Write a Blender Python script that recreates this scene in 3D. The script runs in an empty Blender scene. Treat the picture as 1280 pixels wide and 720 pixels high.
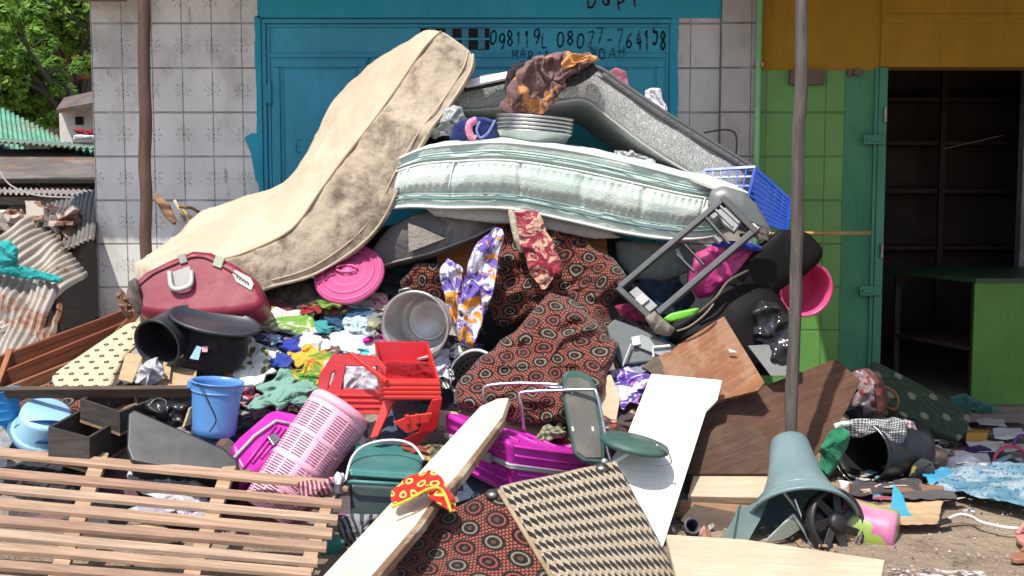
import bpy, math, random
from mathutils import Vector, Matrix, noise
rnd = random.Random(7)
V = Vector
scene = bpy.context.scene
col = scene.collection
# ------------------------------------------------------------------ camera, light, exposure
FOC = 1500.0
PITCH = math.atan(133 / 1500)
CAM = V((0, -8.33, 1.6))
cd = bpy.data.cameras.new('camera'); cam = bpy.data.objects.new('camera', cd); col.objects.link(cam)
cam.location = CAM; cam.rotation_euler = (math.pi / 2 - PITCH, 0, 0)
cd.sensor_width = 36; cd.lens = FOC / 1280 * 36; cd.clip_end = 500
scene.camera = cam
EL, AZ = math.radians(62), math.radians(30)          # sun above, to the left behind the camera
SUN = V((-math.sin(AZ) * math.cos(EL), -math.cos(AZ) * math.cos(EL), math.sin(EL)))
w = bpy.data.worlds.new('World'); scene.world = w; w.use_nodes = True
wt = w.node_tree
sky = wt.nodes.new('ShaderNodeTexSky'); sky.sky_type = 'NISHITA'; sky.sun_disc = False
sky.sun_elevation = EL; sky.sun_rotation = math.atan2(SUN.x, SUN.y)
sky.dust_density = 2.0
bg = wt.nodes['Background']; bg.inputs['Strength'].default_value = 0.15
wt.links.new(sky.outputs[0], bg.inputs['Color'])
sl = bpy.data.lights.new('sun', 'SUN'); sl.energy = 4.1; sl.angle = math.radians(0.55); sl.color = (1, .955, .88)
so = bpy.data.objects.new('sun', sl); col.objects.link(so)
so.rotation_euler = SUN.to_track_quat('Z', 'Y').to_euler()
scene.view_settings.view_transform = 'Standard'; scene.view_settings.look = 'None'
scene.view_settings.exposure = 0.42; scene.view_settings.gamma = 1
scene.view_settings.use_curve_mapping = False
scene.cycles.max_bounces = 6; scene.cycles.use_denoising = True

# ------------------------------------------------------------------ geometry helpers
FW = V((0, math.cos(PITCH), -math.sin(PITCH))); UP = V((0, math.sin(PITCH), math.cos(PITCH)))
def ray(px, py): return FW + V(((px - 640) / FOC, 0, 0)) + UP * ((360 - py) / FOC)
def P(px, py, Y):
    d = ray(px, py); return CAM + d * ((Y - CAM.y) / d.y)
def mpp(py, Y):                                      # metres per pixel there
    return (Y - CAM.y) / ray(640, py).y / FOC
HT = [(-50, -.35), (200, -.8), (300, -1.05), (350, -1.3), (450, -1.8), (550, -2.4), (650, -2.95), (720, -3.3), (900, -4.0)]
def H(py):
    for (a, ya), (b, yb) in zip(HT, HT[1:]):
        if py <= b: return ya + (yb - ya) * (py - a) / (b - a)
    return HT[-1][1]
def T(p, off=0): return P(p[0], p[1], p[2] if len(p) > 2 else H(p[1]) - off)
def frame(o, x, yy):
    x = x.normalized(); z = x.cross(yy).normalized(); y = z.cross(x)
    m = Matrix((x, y, z)).transposed().to_4x4(); m.translation = o; return m
def axis_frame(a, b, up=V((0, -1, 0.01))):           # z axis from a to b
    z = (b - a).normalized()
    x = up.cross(z)
    if x.length < .01: x = V((1, 0, 0)).cross(z)
    x.normalize(); y = z.cross(x)
    m = Matrix((x, y, z)).transposed().to_4x4(); m.translation = a; return m

def geo(v=None, f=None, uv=None): return {'v': v or [], 'f': f or [], 'uv': uv}
def join(*gs):
    g = geo(); alluv = all(q['uv'] for q in gs); uv = []
    for q in gs:
        n = len(g['v']); g['v'] += q['v']; g['f'] += [tuple(i + n for i in f) for f in q['f']]
        if alluv: uv += q['uv']
    g['uv'] = uv if alluv else None
    return g
def g_box(M, x0, x1, y0, y1, z0, z1):
    v = [M @ V((x, y, z)) for z in (z0, z1) for y in (y0, y1) for x in (x0, x1)]
    return geo(v, [(0, 2, 3, 1), (4, 5, 7, 6), (0, 1, 5, 4), (2, 6, 7, 3), (0, 4, 6, 2), (1, 3, 7, 5)])
def g_para(o, a, b, c):                               # parallelepiped from corner o and three end points
    a, b, c = a - o, b - o, c - o
    v = [o, o + a, o + b, o + a + b, o + c, o + a + c, o + b + c, o + a + b + c]
    f = [(0, 2, 3, 1), (4, 5, 7, 6), (0, 1, 5, 4), (2, 6, 7, 3), (0, 4, 6, 2), (1, 3, 7, 5)]
    if a.cross(b).dot(c) < 0: f = [t[::-1] for t in f]
    return geo(v, f)
def g_bar(p, q, w, h, up=V((0, 0, 1))):
    M = axis_frame(p, q, up); L = (q - p).length
    return g_box(M, -w / 2, w / 2, -h / 2, h / 2, 0, L)
def g_poly(pts, n, th):                               # planar polygon (world), extruded by th against n
    k = len(pts); nn = V((0, 0, 0))
    for i in range(k): nn += pts[i].cross(pts[(i + 1) % k])
    if nn.dot(n) < 0: pts = pts[::-1]
    v = list(pts) + [p - n * th for p in pts]
    f = [tuple(range(k)), tuple(range(2 * k - 1, k - 1, -1))]
    f += [(i, i + k, (i + 1) % k + k, (i + 1) % k) for i in range(k)]
    return geo(v, f)
class Plane:
    def __init__(s, a, b, c):
        s.o = T(a); s.n = (T(b) - s.o).cross(T(c) - s.o).normalized()
        if s.n.dot(CAM - s.o) < 0: s.n = -s.n
    def at(s, px, py, off=0):
        d = ray(px, py); o = s.o + s.n * off
        return CAM + d * ((o - CAM).dot(s.n) / d.dot(s.n))
    def poly(s, pix, th, off=0): return g_poly([s.at(x, y, off) for x, y in pix], s.n, th)
    def frame(s, a, b):
        p, q = s.at(*a), s.at(*b); x = (q - p).normalized()
        y = s.n.cross(x); m = Matrix((x, y, s.n)).transposed().to_4x4(); m.translation = p; return m
def g_tube(pts, r, seg=8, closed=False, taper=None):
    v, f = [], []; n = len(pts); prev = None
    for i, p in enumerate(pts):
        a = pts[(i - 1) % n] if (closed or i) else p; b = pts[(i + 1) % n] if (closed or i < n - 1) else p
        t = (b - a).normalized()
        if prev is None: x = t.orthogonal().normalized()
        else:
            x = prev - t * prev.dot(t); x = x.normalized() if x.length > 1e-6 else t.orthogonal().normalized()
        prev = x; y = t.cross(x); rr = r * (taper(i / (n - 1)) if taper else 1)
        v += [p + (x * math.cos(k * 2 * math.pi / seg) + y * math.sin(k * 2 * math.pi / seg)) * rr for k in range(seg)]
    for i in range(n if closed else n - 1):
        j = (i + 1) % n
        f += [(i * seg + k, i * seg + (k + 1) % seg, j * seg + (k + 1) % seg, j * seg + k) for k in range(seg)]
    if not closed: f += [tuple(range(seg))[::-1], tuple((n - 1) * seg + k for k in range(seg))]
    return geo(v, f)
def curve(pts, k=6, closed=False):                    # Catmull-Rom through points
    n = len(pts); out = []
    for i in range(n if closed else n - 1):
        g = (lambda j: pts[j % n]) if closed else (lambda j: pts[max(0, min(n - 1, j))])
        a, b, c, d = g(i - 1), g(i), g(i + 1), g(i + 2)
        for s in range(k):
            t = s / k
            out.append(.5 * ((2 * b) + (c - a) * t + (2 * a - 5 * b + 4 * c - d) * t * t + (3 * b - a - 3 * c + d) * t ** 3))
    if not closed: out.append(pts[-1])
    return out
def g_lathe(M, prof, seg=40, sx=1, sy=1, skip=None, a0=0, a1=2 * math.pi):
    v, f, uv = [], [], []; n = len(prof); full = abs(a1 - a0 - 2 * math.pi) < 1e-4
    m = seg if full else seg + 1
    for i, (r, z) in enumerate(prof):
        for k in range(m):
            a = a0 + (a1 - a0) * k / seg
            v.append(M @ V((r * math.cos(a) * sx, r * math.sin(a) * sy, z)))
    for i in range(n - 1):
        for k in range(seg):
            if skip and skip(i, k): continue
            k2 = (k + 1) % m
            f.append((i * m + k, i * m + k2, (i + 1) * m + k2, (i + 1) * m + k))
    return geo(v, f)
def g_lump(pix, depth, off=0, Y=None, fold=.02, freq=9, seed=0, res=(84, 26), stretch=(1, 1, 1), tilt=0, back=.5, sq=.8, sm=True):
    """closed, crumpled volume whose outline follows a polygon; lies on the heap's slope or at Y(py)"""
    Yf = (lambda py: H(py) - off) if Y is None else (Y if callable(Y) else (lambda py: Y))
    n = len(pix); cx = sum(p[0] for p in pix) / n; cy = sum(p[1] for p in pix) / n
    def rad(a):
        dx, dy = math.cos(a), math.sin(a); best = 0
        for i in range(n):
            x1, y1 = pix[i][0] - cx, pix[i][1] - cy; x2, y2 = pix[(i + 1) % n][0] - cx, pix[(i + 1) % n][1] - cy
            ex, ey = x2 - x1, y2 - y1; den = dx * ey - dy * ex
            if abs(den) < 1e-9: continue
            t = (x1 * ey - y1 * ex) / den; u = (x1 * dy - y1 * dx) / den
            if t > best and -1e-6 <= u <= 1 + 1e-6: best = t
        return best
    na, nr = res; R = [rad(2 * math.pi * k / na) for k in range(na)]
    if sm: R = [(R[k - 1] + 2 * R[k] + R[(k + 1) % na]) / 4 for k in range(na)]
    sv = V((seed * 3.1, seed * 1.7, seed * 5.3)); v, uv, f = [], [], []
    c0 = P(cx, cy, Yf(cy))
    def pt(a_i, ph):                                  # ph 0 (front pole) .. pi (back pole)
        s = math.sin(ph); cc = math.cos(ph)
        s2 = s ** sq if s > 0 else 0
        x = cx + math.cos(2 * math.pi * a_i / na) * R[a_i] * s2; y = cy + math.sin(2 * math.pi * a_i / na) * R[a_i] * s2
        p = P(x, y, Yf(y)); d = (p - CAM).normalized()
        dd = depth * (abs(cc) ** .7) * (1 if cc > 0 else -back)
        base = p - d * dd
        q = V((p.x * stretch[0], p.y * stretch[1], p.z * stretch[2])) * freq + sv
        wv = noise.noise_vector(q * .45) * 1.1
        r1 = 1 - min(1, abs(noise.noise(q * .8 + wv)) * 3.2)
        r2 = 1 - min(1, abs(noise.noise(q * 1.9 + wv * 1.6 + V((9, 2, 4)))) * 3)
        h = (noise.noise(q * .5) * 1.3 + r1 * 1.1 + r2 * .45 - .7) * fold
        out = (base - c0); out = out.normalized() if out.length > 1e-6 else -d
        edge = min(1, .35 + abs(cc) * 1.4)
        base = base - d * h * edge * (1 if cc >= 0 else .2) + V((noise.noise(q * 1.3), 0, noise.noise(q * 1.3 + V((5, 5, 5))))) * fold * .6
        return base, (p.x + noise.noise(q * .6) * fold * 1.6 + r1 * fold * .25, p.z * 1.0 + p.y * .6 + r2 * fold * .2)
    for j in range(1, nr):
        for k in range(na):
            b, u = pt(k, math.pi * j / nr); v.append(b); uv.append(u)
    b, u = pt(0, 1e-4); v.append(b); uv.append(u); b, u = pt(0, math.pi - 1e-4); v.append(b); uv.append(u)
    A, B = len(v) - 2, len(v) - 1
    for k in range(na):
        k2 = (k + 1) % na
        f.append((A, k2, k)); f.append((B, (nr - 2) * na + k, (nr - 2) * na + k2))
        for j in range(nr - 2): f.append((j * na + k, j * na + k2, (j + 1) * na + k2, (j + 1) * na + k))
    return geo(v, f, uv)
def g_sheet(fn, nu, nv, th=.004):                     # thin closed sheet from fn(u,v)
    v, uv, f = [], [], []
    for j in range(nv + 1):
        for i in range(nu + 1): v.append(fn(i / nu, j / nv))
    N = len(v); W = nu + 1; nor = []
    for j in range(nv + 1):
        for i in range(W):
            a = v[j * W + min(i + 1, nu)] - v[j * W + max(i - 1, 0)]; b = v[min(j + 1, nv) * W + i] - v[max(j - 1, 0) * W + i]
            n = a.cross(b); nor.append(n.normalized() if n.length > 1e-9 else V((0, 0, 1)))
    L = (v[nu] - v[0]).length; Hh = (v[nv * W] - v[0]).length
    uv = [(i / nu * L, j / nv * Hh) for j in range(nv + 1) for i in range(W)]
    v = v + [p - n * th for p, n in zip(v, nor)]; uv = uv + uv
    for j in range(nv):
        for i in range(nu):
            a, b, c, d = j * W + i, j * W + i + 1, (j + 1) * W + i + 1, (j + 1) * W + i
            f += [(a, b, c, d), (d + N, c + N, b + N, a + N)]
    rim = [i for i in range(W)] + [j * W + nu for j in range(1, nv + 1)] + [nv * W + i for i in range(nu - 1, -1, -1)] + [j * W for j in range(nv - 1, 0, -1)]
    for k in range(len(rim)):
        a, b = rim[k], rim[(k + 1) % len(rim)]; f.append((b, a, a + N, b + N))
    return geo(v, f, uv)
def quad_sheet(c, nu=40, nv=30, wav=.015, freq=6, seed=0, th=.004, bend=None):   # crumpled sheet between four (px,py,Y) corners
    q = [T(p) for p in c]
    n = (q[1] - q[0]).cross(q[3] - q[0]).normalized()
    if n.dot(CAM - q[0]) < 0: n = -n
    def fn(u, v_):
        p = (q[0] * (1 - u) + q[1] * u) * (1 - v_) + (q[3] * (1 - u) + q[2] * u) * v_
        s = p * freq + V((seed, seed * 2, 0)); k = noise.noise(s) * 1.2 + (1 - abs(noise.noise(s * 1.7 + V((3, 1, 2)))) * 3) * .5
        p = p + n * wav * k + V((noise.noise(s * .8 + V((7, 7, 7))), 0, noise.noise(s * .8 + V((2, 9, 4))))) * wav
        return p + (bend(u, v_) if bend else V((0, 0, 0)))
    return g_sheet(fn, nu, nv, th)

# ------------------------------------------------------------------ object helpers
FR = {}
def setp(o, label=None, cat=None, group=None, kind=None):
    if label: o['label'] = label
    if cat: o['category'] = cat
    if group: o['group'] = group
    if kind: o['kind'] = kind
def thing(name, label, cat, M=None, loc=None, group=None, kind=None):
    o = bpy.data.objects.new(name, None); col.objects.link(o); o.empty_display_size = .1
    M = M if M is not None else Matrix.Translation(loc)
    o.matrix_world = M; FR[o.name] = M.copy(); setp(o, label, cat, group, kind); return o
def add(name, g, mat, parent=None, M=None, label=None, cat=None, group=None, kind=None, smooth=False, bevel=0, seg=2, solid=0, sub=0, autos=None):
    if parent is not None: M = FR[parent.name]
    elif M is None:
        zs = min(p.z for p in g['v']); c = sum(g['v'], V((0, 0, 0))) / len(g['v']); M = Matrix.Translation((c.x, c.y, zs))
    inv = M.inverted(); vv = [inv @ p for p in g['v']]
    me = bpy.data.meshes.new(name); me.from_pydata(vv, [], g['f']); me.update()
    ul = me.uv_layers.new(name='UVMap')
    uv = g['uv']
    for po in me.polygons:
        n = po.normal; ax = max(range(3), key=lambda i: abs(n[i]))
        for li in po.loop_indices:
            vi = me.loops[li].vertex_index
            if uv: ul.data[li].uv = uv[vi]
            else:
                c = me.vertices[vi].co
                ul.data[li].uv = (c.x, c.y) if ax == 2 else ((c.x, c.z) if ax == 1 else (c.y, c.z))
    if smooth: me.polygons.foreach_set('use_smooth', [True] * len(me.polygons))
    me.materials.append(mat)
    o = bpy.data.objects.new(name, me); col.objects.link(o)
    if parent is not None: o.parent = parent
    else: o.matrix_world = M
    FR[o.name] = M.copy()
    if solid:
        m = o.modifiers.new('Solidify', 'SOLIDIFY'); m.thickness = solid; m.offset = 0
    if bevel:
        m = o.modifiers.new('Bevel', 'BEVEL'); m.width = bevel; m.segments = seg; m.limit_method = 'ANGLE'; m.angle_limit = math.radians(35)
        if smooth is False and seg > 1:
            me.polygons.foreach_set('use_smooth', [True] * len(me.polygons)); m.harden_normals = True
    if sub:
        m = o.modifiers.new('Subsurf', 'SUBSURF'); m.levels = sub; m.render_levels = sub
    setp(o, label, cat, group, kind)
    return o

# ------------------------------------------------------------------ material helpers
class NT:
    def __init__(s, name):
        s.m = bpy.data.materials.new(name); s.m.use_nodes = True; s.t = s.m.node_tree
        s.b = s.t.nodes['Principled BSDF']; s.n = s.t.nodes; s._uv = s._ob = None
    def set(s, sock, v):
        if isinstance(v, bpy.types.NodeSocket): s.t.links.new(v, sock)
        elif isinstance(v, (tuple, list)) and len(v) == 3 and sock.type == 'RGBA': sock.default_value = (*v, 1)
        else: sock.default_value = v
    def uv(s):
        if not s._uv: s._uv = s.n.new('ShaderNodeTexCoord').outputs['UV']
        return s._uv
    def ob(s):
        if not s._ob: s._ob = s.n.new('ShaderNodeTexCoord').outputs['Object']
        return s._ob
    def math(s, op, a, b=0.0, c=0.0):
        n = s.n.new('ShaderNodeMath'); n.operation = op; s.set(n.inputs[0], a); s.set(n.inputs[1], b)
        if op in ('MULTIPLY_ADD', 'SMOOTH_MIN', 'COMPARE', 'WRAP'): s.set(n.inputs[2], c)
        return n.outputs[0]
    def mix(s, f, a, b, mode='MIX'):
        n = s.n.new('ShaderNodeMix'); n.data_type = 'RGBA'; n.blend_type = mode
        s.set(n.inputs[0], f); s.set(n.inputs[6], a); s.set(n.inputs[7], b); return n.outputs[2]
    def noise(s, sc, vec=None, det=3, rough=.55, dist=0):
        n = s.n.new('ShaderNodeTexNoise'); n.inputs['Scale'].default_value = sc; n.inputs['Detail'].default_value = det
        n.inputs['Roughness'].default_value = rough; n.inputs['Distortion'].default_value = dist
        s.set(n.inputs['Vector'], vec if vec is not None else s.ob()); return n.outputs[0]
    def noisec(s, sc, vec=None):
        n = s.n.new('ShaderNodeTexNoise'); n.inputs['Scale'].default_value = sc
        s.set(n.inputs['Vector'], vec if vec is not None else s.ob()); return n.outputs[1]
    def vor(s, sc, vec=None, out='Distance', feat='F1', rand=1):
        n = s.n.new('ShaderNodeTexVoronoi'); n.feature = feat; n.inputs['Scale'].default_value = sc; n.inputs['Randomness'].default_value = rand
        s.set(n.inputs['Vector'], vec if vec is not None else s.ob()); return n.outputs[out]
    def step(s, v, lo, hi):                           # 0..1 ramp between lo and hi (may be reversed)
        n = s.n.new('ShaderNodeMapRange'); n.interpolation_type = 'SMOOTHSTEP'; s.set(n.inputs[0], v)
        a, b, c, d = (lo, hi, 0, 1) if lo < hi else (hi, lo, 1, 0)
        for i, k in zip((1, 2, 3, 4), (a, b, c, d)): n.inputs[i].default_value = k
        return n.outputs[0]
    def ramp(s, f, stops, const=False):
        n = s.n.new('ShaderNodeValToRGB'); r = n.color_ramp; s.set(n.inputs[0], f)
        if const: r.interpolation = 'CONSTANT'
        while len(r.elements) < len(stops): r.elements.new(.5)
        for e, (p, c) in zip(r.elements, stops): e.position = p; e.color = (*c, 1)
        return n.outputs[0]
    def map(s, vec, scale=(1, 1, 1), rot=(0, 0, 0), loc=(0, 0, 0)):
        n = s.n.new('ShaderNodeMapping'); s.set(n.inputs[0], vec)
        n.inputs['Scale'].default_value = scale; n.inputs['Rotation'].default_value = rot; n.inputs['Location'].default_value = loc
        return n.outputs[0]
    def sep(s, vec):
        n = s.n.new('ShaderNodeSeparateXYZ'); s.set(n.inputs[0], vec); return n.outputs
    def comb(s, x, y, z=0.0):
        n = s.n.new('ShaderNodeCombineXYZ'); s.set(n.inputs[0], x); s.set(n.inputs[1], y); s.set(n.inputs[2], z); return n.outputs[0]
    def cell(s, vec, w, h, shift=0.0):                # centred cell coordinates in metres, with staggered rows
        x, y, _ = s.sep(vec)
        row = s.math('FLOOR', s.math('DIVIDE', y, h))
        if shift: x = s.math('ADD', x, s.math('MULTIPLY', row, w * shift))
        cx = s.math('MULTIPLY', s.math('SUBTRACT', s.math('FRACT', s.math('DIVIDE', x, w)), .5), w)
        cy = s.math('MULTIPLY', s.math('SUBTRACT', s.math('FRACT', s.math('DIVIDE', y, h)), .5), h)
        return cx, cy, s.math('FLOOR', s.math('DIVIDE', x, w)), row
    def rr(s, x, y): return s.math('SQRT', s.math('ADD', s.math('MULTIPLY', x, x), s.math('MULTIPLY', y, y)))
    def bump(s, h, dist=.002, st=1.0, prev=None):
        n = s.n.new('ShaderNodeBump'); n.inputs['Distance'].default_value = dist; n.inputs['Strength'].default_value = st
        s.set(n.inputs['Height'], h)
        if prev is not None: s.set(n.inputs['Normal'], prev)
        return n.outputs[0]
    def done(s, c, rough=.7, metal=0.0, nrm=None, spec=.5, alpha=None, trans=None, sheen=None, coat=None):
        s.set(s.b.inputs['Base Color'], c); s.set(s.b.inputs['Roughness'], rough); s.set(s.b.inputs['Metallic'], metal)
        s.set(s.b.inputs['Specular IOR Level'], spec)
        if nrm is not None: s.set(s.b.inputs['Normal'], nrm)
        if alpha is not None: s.set(s.b.inputs['Alpha'], alpha)
        if trans is not None: s.set(s.b.inputs['Transmission Weight'], trans)
        if sheen is not None: s.set(s.b.inputs['Sheen Weight'], sheen)
        if coat is not None: s.set(s.b.inputs['Coat Weight'], coat)
        return s.m
def sc(c, k): return tuple(min(1, x * k) for x in c)
DUST = (.36, .30, .23)
def dusty(s, c, amt=.25, scale=5):
    f = s.math('MULTIPLY', s.step(s.noise(scale, det=5, rough=.65), .45, .75), amt)
    return s.mix(f, c, DUST)
MC = {}
def plastic(c, rough=.42, dust=.24, key=None, bumpd=.001, trans=None, spec=.5):
    k = ('pl', c, rough, dust, key, spec)
    if k in MC: return MC[k]
    s = NT('plastic'); n = s.noise(3, det=4); cc = s.mix(s.step(n, .3, .7), sc(c, .86), sc(c, 1.12))
    cc = dusty(s, cc, dust * (.35 if max(c) < .08 else 1), 6)
    sp = s.step(s.noise(60, det=2), .68, .74); cc = s.mix(s.math('MULTIPLY', sp, .35), cc, sc(c, .4))
    r = s.math('MULTIPLY_ADD', s.noise(9, det=4), .35, rough - .12)
    MC[k] = s.done(cc, r, nrm=s.bump(s.noise(11, det=2), bumpd * 2), spec=spec); return MC[k]
def metal(c=(.6, .6, .6), rough=.35, dust=.3, m=1.0):
    k = ('me', c, rough, dust, m)
    if k in MC: return MC[k]
    s = NT('metal'); cc = s.mix(s.step(s.noise(8, det=5), .35, .7), sc(c, .75), c); cc = dusty(s, cc, dust, 12)
    MC[k] = s.done(cc, s.math('MULTIPLY_ADD', s.noise(20, det=4), .4, rough - .1), m, nrm=s.bump(s.noise(25), .002)); return MC[k]
def wood(c, dark=.55, scale=1.0, rough=.75, axis='x', paint=0, knots=.4, wear=0.0, key=0):
    k = ('wo', c, dark, scale, axis, paint, wear, key)
    if k in MC: return MC[k]
    s = NT('wood'); st = (3, 40, 40) if axis == 'x' else ((40, 3, 40) if axis == 'y' else (40, 40, 3))
    v = s.map(s.ob(), tuple(q * scale for q in st), loc=(key * 3.3, key, 0))
    g = s.noise(1, v, 5, .6, .6); big = s.noise(2.2, det=4)
    cc = s.mix(s.step(g, .3, .72), sc(c, dark), sc(c, 1.12)); cc = s.mix(s.math('MULTIPLY', s.step(big, .42, .7), .45), cc, sc(c, .6))
    if wear: cc = s.mix(s.math('MULTIPLY', s.step(s.noise(3.5, det=6, rough=.7), .5, .6), wear), cc, (.5, .4, .3))
    sp = s.step(s.vor(9, s.map(s.ob(), (1, 1, 1))), .05, .025); cc = s.mix(s.math('MULTIPLY', sp, knots), cc, sc(c, .3))
    cc = dusty(s, cc, .2 if max(c) > .3 else .07, 7)
    MC[k] = s.done(cc, rough, nrm=s.bump(g, .0025), spec=.3); return MC[k]
def fab_finish(s, c, rough=.9, wb=.0006, soil=.18):
    c = s.mix(s.math('MULTIPLY', s.step(s.noise(6, det=5, rough=.7), .5, .72), soil), c, (.2, .16, .12))
    h = s.math('ADD', s.noise(420, det=1), s.math('ADD', s.math('MULTIPLY', s.noise(40, det=3), 2.5), s.math('MULTIPLY', s.noise(13, det=3, dist=1.2), 7)))
    return s.done(c, rough, nrm=s.bump(h, wb * 4), spec=.2, sheen=.15)
def cloth(c, c2=None, pat='plain', size=.05, soil=.18, c3=None, key=0):
    k = ('cl', c, c2, pat, size, c3, soil, key)
    if k in MC: return MC[k]
    s = NT('cloth'); uv = s.uv(); c2 = c2 or sc(c, .8); c3 = c3 or sc(c, 1.4)
    if pat == 'plain': cc = s.mix(s.step(s.noise(5, det=3), .35, .65), c, c2)
    elif pat == 'stripe':
        x, y, _ = s.sep(uv); f = s.math('FRACT', s.math('DIVIDE', s.math('ADD', x, s.math('MULTIPLY', y, .35)), size))
        cc = s.mix(s.step(s.math('ABSOLUTE', s.math('SUBTRACT', f, .5)), .2, .24), c, c2)
    elif pat == 'check':
        x, y, _ = s.sep(uv)
        a = s.math('GREATER_THAN', s.math('FRACT', s.math('DIVIDE', x, size)), .5); b = s.math('GREATER_THAN', s.math('FRACT', s.math('DIVIDE', y, size)), .5)
        cc = s.mix(s.math('MULTIPLY', s.math('ADD', a, b), .5), c, c2)
    elif pat == 'floral':
        vec = s.map(uv, (1 / size,) * 3, loc=(key, 0, 0)); d = s.vor(1, vec); cl = s.vor(1, vec, 'Color')
        h = s.sep(cl)[0]
        pc = s.ramp(h, [(0, c2), (.4, c3), (.7, c2), (.85, sc(c3, .6))], True)
        w_ = s.math('ADD', d, s.math('MULTIPLY', s.noise(5 / size * .4, uv, 2), .5))
        cc = s.mix(s.step(w_, .72, .62), c, pc); cc = s.mix(s.step(d, .14, .1), cc, sc(c, .5))
    elif pat == 'blotch':
        n1 = s.noise(.6 / size, uv, 4, .6, 1.5); n2 = s.noise(.9 / size, s.map(uv, loc=(4, 7, 0)), 4, .6, 1.5)
        cc = s.mix(s.step(n1, .47, .52), c, c2); cc = s.mix(s.step(n2, .54, .58), cc, c3)
    elif pat == 'dots':
        x, y, ix, iy = s.cell(uv, size, size, .5); cc = s.mix(s.step(s.rr(x, y), size * .26, size * .2), c, c2)
    elif pat == 'ring':
        x, y, ix, iy = s.cell(uv, size, size, .5); q = s.rr(x, y); cc = s.mix(s.math('MULTIPLY', s.step(q, size * .34, size * .3), s.step(q, size * .14, size * .18)), c, c2)
        x, y, ix, iy = s.cell(s.map(uv, loc=(.013, .021, 0)), size * 2.1, size * .9, .5); cc = s.mix(s.step(s.rr(x, s.math('MULTIPLY', y, 2.5)), size * .2, size * .15), cc, c3)
    elif pat == 'leaf':
        vec = s.map(uv, (1 / size, .55 / size, 1), rot=(0, 0, .7)); d = s.vor(1, vec); cc = s.mix(s.step(d, .36, .3), c, c2)
        vec = s.map(uv, (1 / size, .5 / size, 1), rot=(0, 0, -.8), loc=(3, 5, 0)); d2 = s.vor(1, vec); cc = s.mix(s.step(d2, .27, .22), cc, c3)
    MC[k] = fab_finish(s, cc, soil=soil); return MC[k]
# ------------------------------------------------------------------ special materials
def ring_fabric(size=.105, soil=.12, k=1.0, rot=0.0):
    s = NT('ring_fabric'); uv = s.map(s.uv(), rot=(0, 0, rot))
    wob = s.map(uv, loc=(.03, .02, 0))
    dx, dy, _, _ = s.cell(uv, .0145, .0165, .5)
    dots = s.step(s.rr(dx, s.math('MULTIPLY', dy, .8)), .0062, .0042)
    cc = s.mix(dots, sc((.03, .009, .008), k), sc((.36, .10, .065), k))
    x, y, ix, iy = s.cell(uv, size, size * .8, .5); r = s.rr(x, y)
    odd = s.math('GREATER_THAN', s.math('FRACT', s.math('MULTIPLY', s.math('ADD', ix, iy), .5)), .25)
    cc = s.mix(s.step(r, size * .40, size * .36), cc, sc((.012, .008, .008), k))
    ringc = s.mix(odd, sc((.22, .18, .13), k), sc((.27, .06, .045), k))
    ring = s.math('MULTIPLY', s.step(r, size * .20, size * .215), s.step(r, size * .285, size * .265))
    cc = s.mix(ring, cc, ringc); cc = s.mix(s.step(r, size * .1, size * .07), cc, sc((.10, .045, .03), k))
    return fab_finish(s, cc, soil=soil)
def leaf_fabric(soil=.15):
    s = NT('leaf_fabric'); uv = s.uv()
    base = s.mix(s.step(s.noise(300, det=1), .4, .6), (.38, .31, .21), (.47, .39, .28))
    x, y, ix, iy = s.cell(uv, .033, .064, .3)
    xs = s.math('ADD', x, s.math('MULTIPLY', y, -.35))
    r = s.rr(s.math('DIVIDE', xs, .0145), s.math('DIVIDE', s.math('ADD', y, -.006), .026))
    pinch = s.math('ADD', s.math('ABSOLUTE', s.math('DIVIDE', xs, .0165)), s.math('ABSOLUTE', s.math('DIVIDE', s.math('ADD', y, -.006), .031)))
    cc = s.mix(s.step(s.math('MAXIMUM', pinch, r), 1.06, .98), base, (.018, .014, .014))
    ux, uy, _, _ = s.cell(s.map(uv, loc=(.01, .0, 0)), .033, .064)
    r2 = s.rr(ux, s.math('ADD', uy, .025)); ring = s.math('MULTIPLY', s.step(r2, .009, .0075), s.step(r2, .003, .0045))
    cc = s.mix(s.math('MULTIPLY', ring, .8), cc, (.24, .17, .11)); return fab_finish(s, cc, soil=soil)
def dot_fabric():
    s = NT('dot_fabric'); uv = s.uv(); x, y, ix, iy = s.cell(uv, .078, .05, .5)
    cc = s.mix(s.step(s.rr(x, s.math('MULTIPLY', y, 1.25)), .0165, .0135), (.62, .5, .32), (.05, .04, .035))
    x, y, _, _ = s.cell(s.map(uv, loc=(.02, .012, 0)), .039, .025); cc = s.mix(s.step(s.rr(x, y), .005, .003), cc, (.4, .28, .17))
    return fab_finish(s, cc)
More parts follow.
